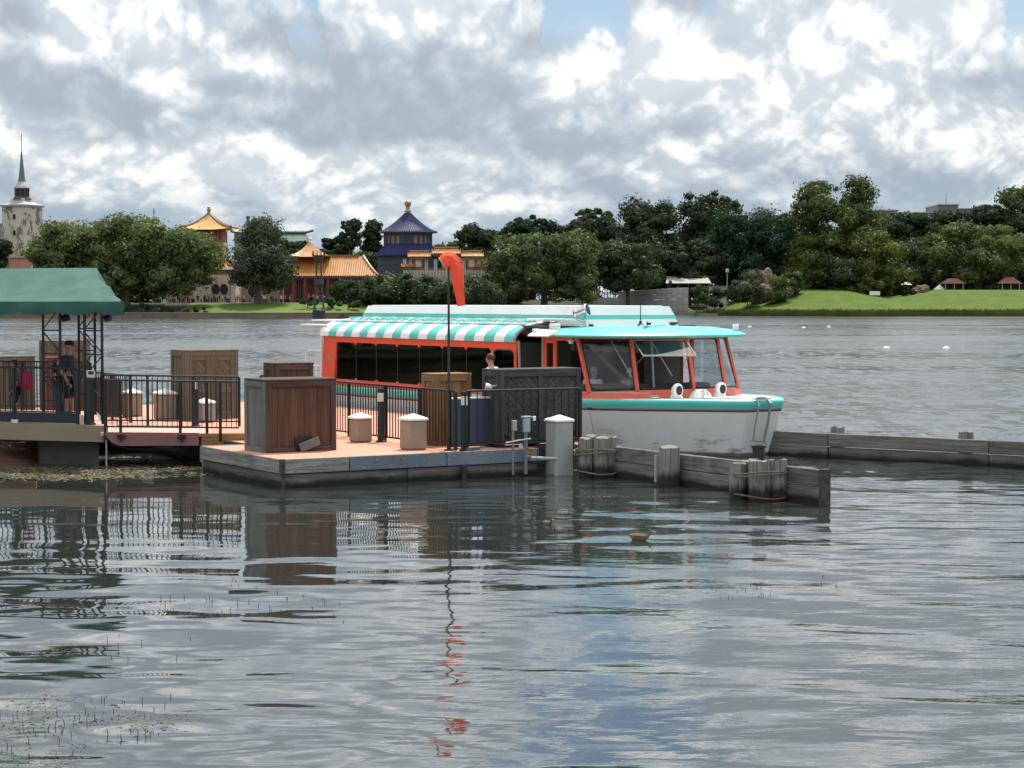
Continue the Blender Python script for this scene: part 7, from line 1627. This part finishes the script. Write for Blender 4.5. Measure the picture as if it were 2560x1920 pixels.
KINDS = [('white', M_WHITEC, M_NAVY), ('pale pink', cloth('pale pink cloth', (0.60, 0.34, 0.34)), M_BLACKC), ('navy', M_NAVY, M_KHAKI), ('grey', cloth('grey cloth', (0.25, 0.25, 0.27)), M_NAVY), ('red', cloth('red cloth', (0.40, 0.04, 0.05)), M_BLACKC), ('light blue', cloth('light blue cloth', (0.25, 0.36, 0.50)), M_NAVY), ('black', M_BLACKC, M_BLUEJ)]
MES = [tiny(a, b, M_SKIN2) for _, a, b in KINDS]
rc = random.Random(8)
def crowd(px0, px1, Y0, Y1, n, where):
    for i in range(n):
        k = rc.randrange(len(KINDS)); px_ = rc.uniform(px0, px1) if rc.random() < 0.4 else rc.gauss((px0 + px1) / 2, (px1 - px0) / 5); px_ = min(px1, max(px0, px_)); Y = rc.uniform(Y0, Y1)
        x = X(px_, Y); o = link('person', MES[k], None); o.location = (x, Y, ground_h(x, Y) + 0.10); o.rotation_euler.z = rc.uniform(0, 6.28); s_ = rc.uniform(0.88, 1.08); o.scale = (s_ * 1.1, s_ * 1.1, s_)
        tag(o, 'distant visitor in %s top %s' % (KINDS[k][0], where), 'person', 'crowd in %s tops %s' % (KINDS[k][0], where))
crowd(398, 600, 431.8, 437, 62, 'in the crowd left of the gatehouse wall'); crowd(605, 740, 432, 438, 20, 'by the shaded wall and moon gate'); crowd(760, 830, 432, 437, 10, 'before the amber-roofed hall')
def wall_crowd():
    for i in range(14):
        px_ = 1452 + i * 7.4 + rc.uniform(-2, 2); k = (i * 3) % len(KINDS); Y = 479; x = X(px_, Y); o = link('person', MES[k], None); o.location = (x, Y, Zp(px_, 744, Y)); o.rotation_euler.z = rc.uniform(0, 6.28)
        tag(o, 'distant visitor in %s top standing on the terrace left of the stone wall' % KINDS[k][0], 'person', 'crowd in %s tops on the terrace' % KINDS[k][0])
    tr = thing('terrace', 'low grey terrace left of the curved stone wall', 'terrace', (X(1500, 479), 480, 0)); mb = MB(); mb.box(X(1440, 479), X(1560, 479), 477.5, 486, 0, Zp(1500, 744, 479)); mb.build('terrace_block', M_STONE, tr)
wall_crowd()

# ================================================================== ducks
def duck(label, px, py, L, rz):
    p = pz(px, py, 0.0); t = thing('duck', label, 'duck', p + Vector((0, 0, 0.0)), 'ducks on the lake', rz)
    M_D = MATS.get('brown duck plumage') or wood('brown duck plumage', (0.10, 0.065, 0.035), (0.26, 0.19, 0.12), stain=0.3, grain=60)
    V = [(-.52, 0, .20), (-.38, 0, .13), (-.15, 0, .10), (.12, 0, .10), (.30, 0, .15), (.36, 0, .28), (.40, 0, .38), (.47, 0, .40)]
    Rr = [(.02, .03), (.09, .11), (.14, .17), (.14, .17), (.09, .09), (.055, .055), (.075, .07), (.06, .055)]
    skin_mesh('body', [Vector(v) * L for v in V], [(i, i + 1) for i in range(7)], [(a * L, b * L) for a, b in Rr], M_D, t, 2, 2)
    mb = MB(); mb.loft([[Vector((.50, -.035, .40)) * L, Vector((.50, .035, .40)) * L, Vector((.50, .03, .37)) * L, Vector((.50, -.03, .37)) * L], [Vector((.64, -.03, .375)) * L, Vector((.64, .03, .375)) * L, Vector((.64, .03, .362)) * L, Vector((.64, -.03, .362)) * L]]); mb.build('bill', paint('duck bill', (0.30, 0.20, 0.05), 0.5), t, local=True)
    for s in (1, -1):
        mb = MB(); mb.lathe([(0.0, -.28), (.06, -.18), (.10, 0), (.08, .15), (0, .24)], Vector((-.08, .13 * s, .16)) * L, 10, sx=.45 * L, sy=.3 * L, rot=Matrix.Rotation(R(90), 3, 'Y') @ Matrix.Diagonal((1, 1, L))); mb.build('wing', M_D, t, local=True, smooth=True)
duck('brown duck swimming right of the windsock reflection, the nearer one', 1602, 1350, 0.34, R(-25)); duck('pale brown duck swimming nearer the dock end', 1370, 1313, 0.26, R(-60))

# ================================================================== weed on the water
def weed_mat(g):
    v, r_ = objc(g); n = g.noise(v, 2.0, 4, 0.6); c = g.mix(g.mr(n, 0.3, 0.7), (0.06, 0.055, 0.022), (0.13, 0.115, 0.05)); return pbsdf(g, c, 0.7)
M_WEED = mat('pond weed', weed_mat); M_STEM = paint('pond stems', (0.075, 0.06, 0.03), 0.8, 0.3)
def mat_weed(label, patches, seed, size, z=0.018, m=M_WEED):
    rng = np.random.default_rng(seed); V = []; Fc = []
    for (px0, px1, py0, py1, n) in patches:
        cl = [(rng.uniform(px0, px1), rng.uniform(py0, py1)) for _ in range(max(3, n // 60))]
        for i in range(n):
            c = cl[rng.integers(len(cl))]; px_ = c[0] + rng.normal() * (px1 - px0) * 0.10; py_ = c[1] + rng.normal() * (py1 - py0) * 0.10
            if px_ < px0 - 30 or py_ < py0 - 6: continue
            p = pz(px_, py_, 0.0); a = rng.uniform(0, 6.28); s = size * rng.uniform(0.5, 1.5); d = np.array([math.cos(a), math.sin(a), rng.normal() * 0.10]); e = np.array([-math.sin(a), math.cos(a), rng.normal() * 0.10]) * rng.uniform(0.15, 0.4)
            q = np.array([p.x, p.y, z + rng.uniform(-0.006, 0.010)]); b = len(V); V += [q + d * s, q + e * s, q - d * s, q - e * s]; Fc.append((b, b + 1, b + 2, b + 3))
    o = link('pond_weed', new_mesh('pond_weed', [tuple(v) for v in V], Fc), m); tag(o, label, 'pond weed', kind='stuff')
mat_weed('olive mat of floating pond weed beside the platform and gangway', [(-60, 270, 1104, 1130, 900), (-60, 250, 1172, 1200, 3800), (255, 520, 1146, 1180, 1500), (200, 520, 1180, 1196, 700)], 4, 0.055)
mat_weed('thin pale pond weed floating at the lower left', [(-80, 180, 1740, 1930, 1300), (150, 430, 1780, 1850, 420), (-60, 260, 1560, 1640, 200), (30, 300, 1480, 1500, 120)], 5, 0.017)
mat_weed('narrow drift line of weed along the near breakwater', [(1240, 1480, 1186, 1190, 160), (1260, 1580, 1243, 1247, 120)], 6, 0.03)
def stems():
    rng = np.random.default_rng(12); mb = MB()
    for (px0, px1, py0, py1, n) in ((480, 720, 1440, 1475, 16), (400, 720, 1490, 1545, 24), (1760, 1930, 1462, 1500, 26), (180, 430, 1740, 1850, 34), (260, 480, 1580, 1650, 9), (690, 900, 1480, 1580, 10), (-20, 180, 1780, 1920, 26), (2040, 2140, 1430, 1480, 4)):
        for _ in range(n):
            p = pz(rng.uniform(px0, px1), rng.uniform(py0, py1), 0); h = rng.uniform(0.012, 0.042); dx, dy = rng.normal(0, 0.012, 2); mb.tube([p - UP * 0.03, p + Vector((dx * .5, dy * .5, h * .6)), p + Vector((dx, dy, h))], [0.0035, 0.003, 0.002], 4)
    o = mb.build('water_stems', M_STEM); tag(o, 'thin dark stems of water plants standing out of the calm water', 'water plants', kind='stuff')
stems()
st_ = pz(620, 1480, 0.0); mb = MB(); mb.tube([st_ + Vector((-0.22, 0.0, 0.012)), st_ + Vector((-0.05, 0.01, 0.02)), st_ + Vector((0.12, -0.01, 0.016)), st_ + Vector((0.25, 0.0, 0.008))], [0.012, 0.016, 0.014, 0.006], 7); tag(mb.build('floating_stick', M_ROPE), 'short pale stick floating below the big crate reflection', 'stick')
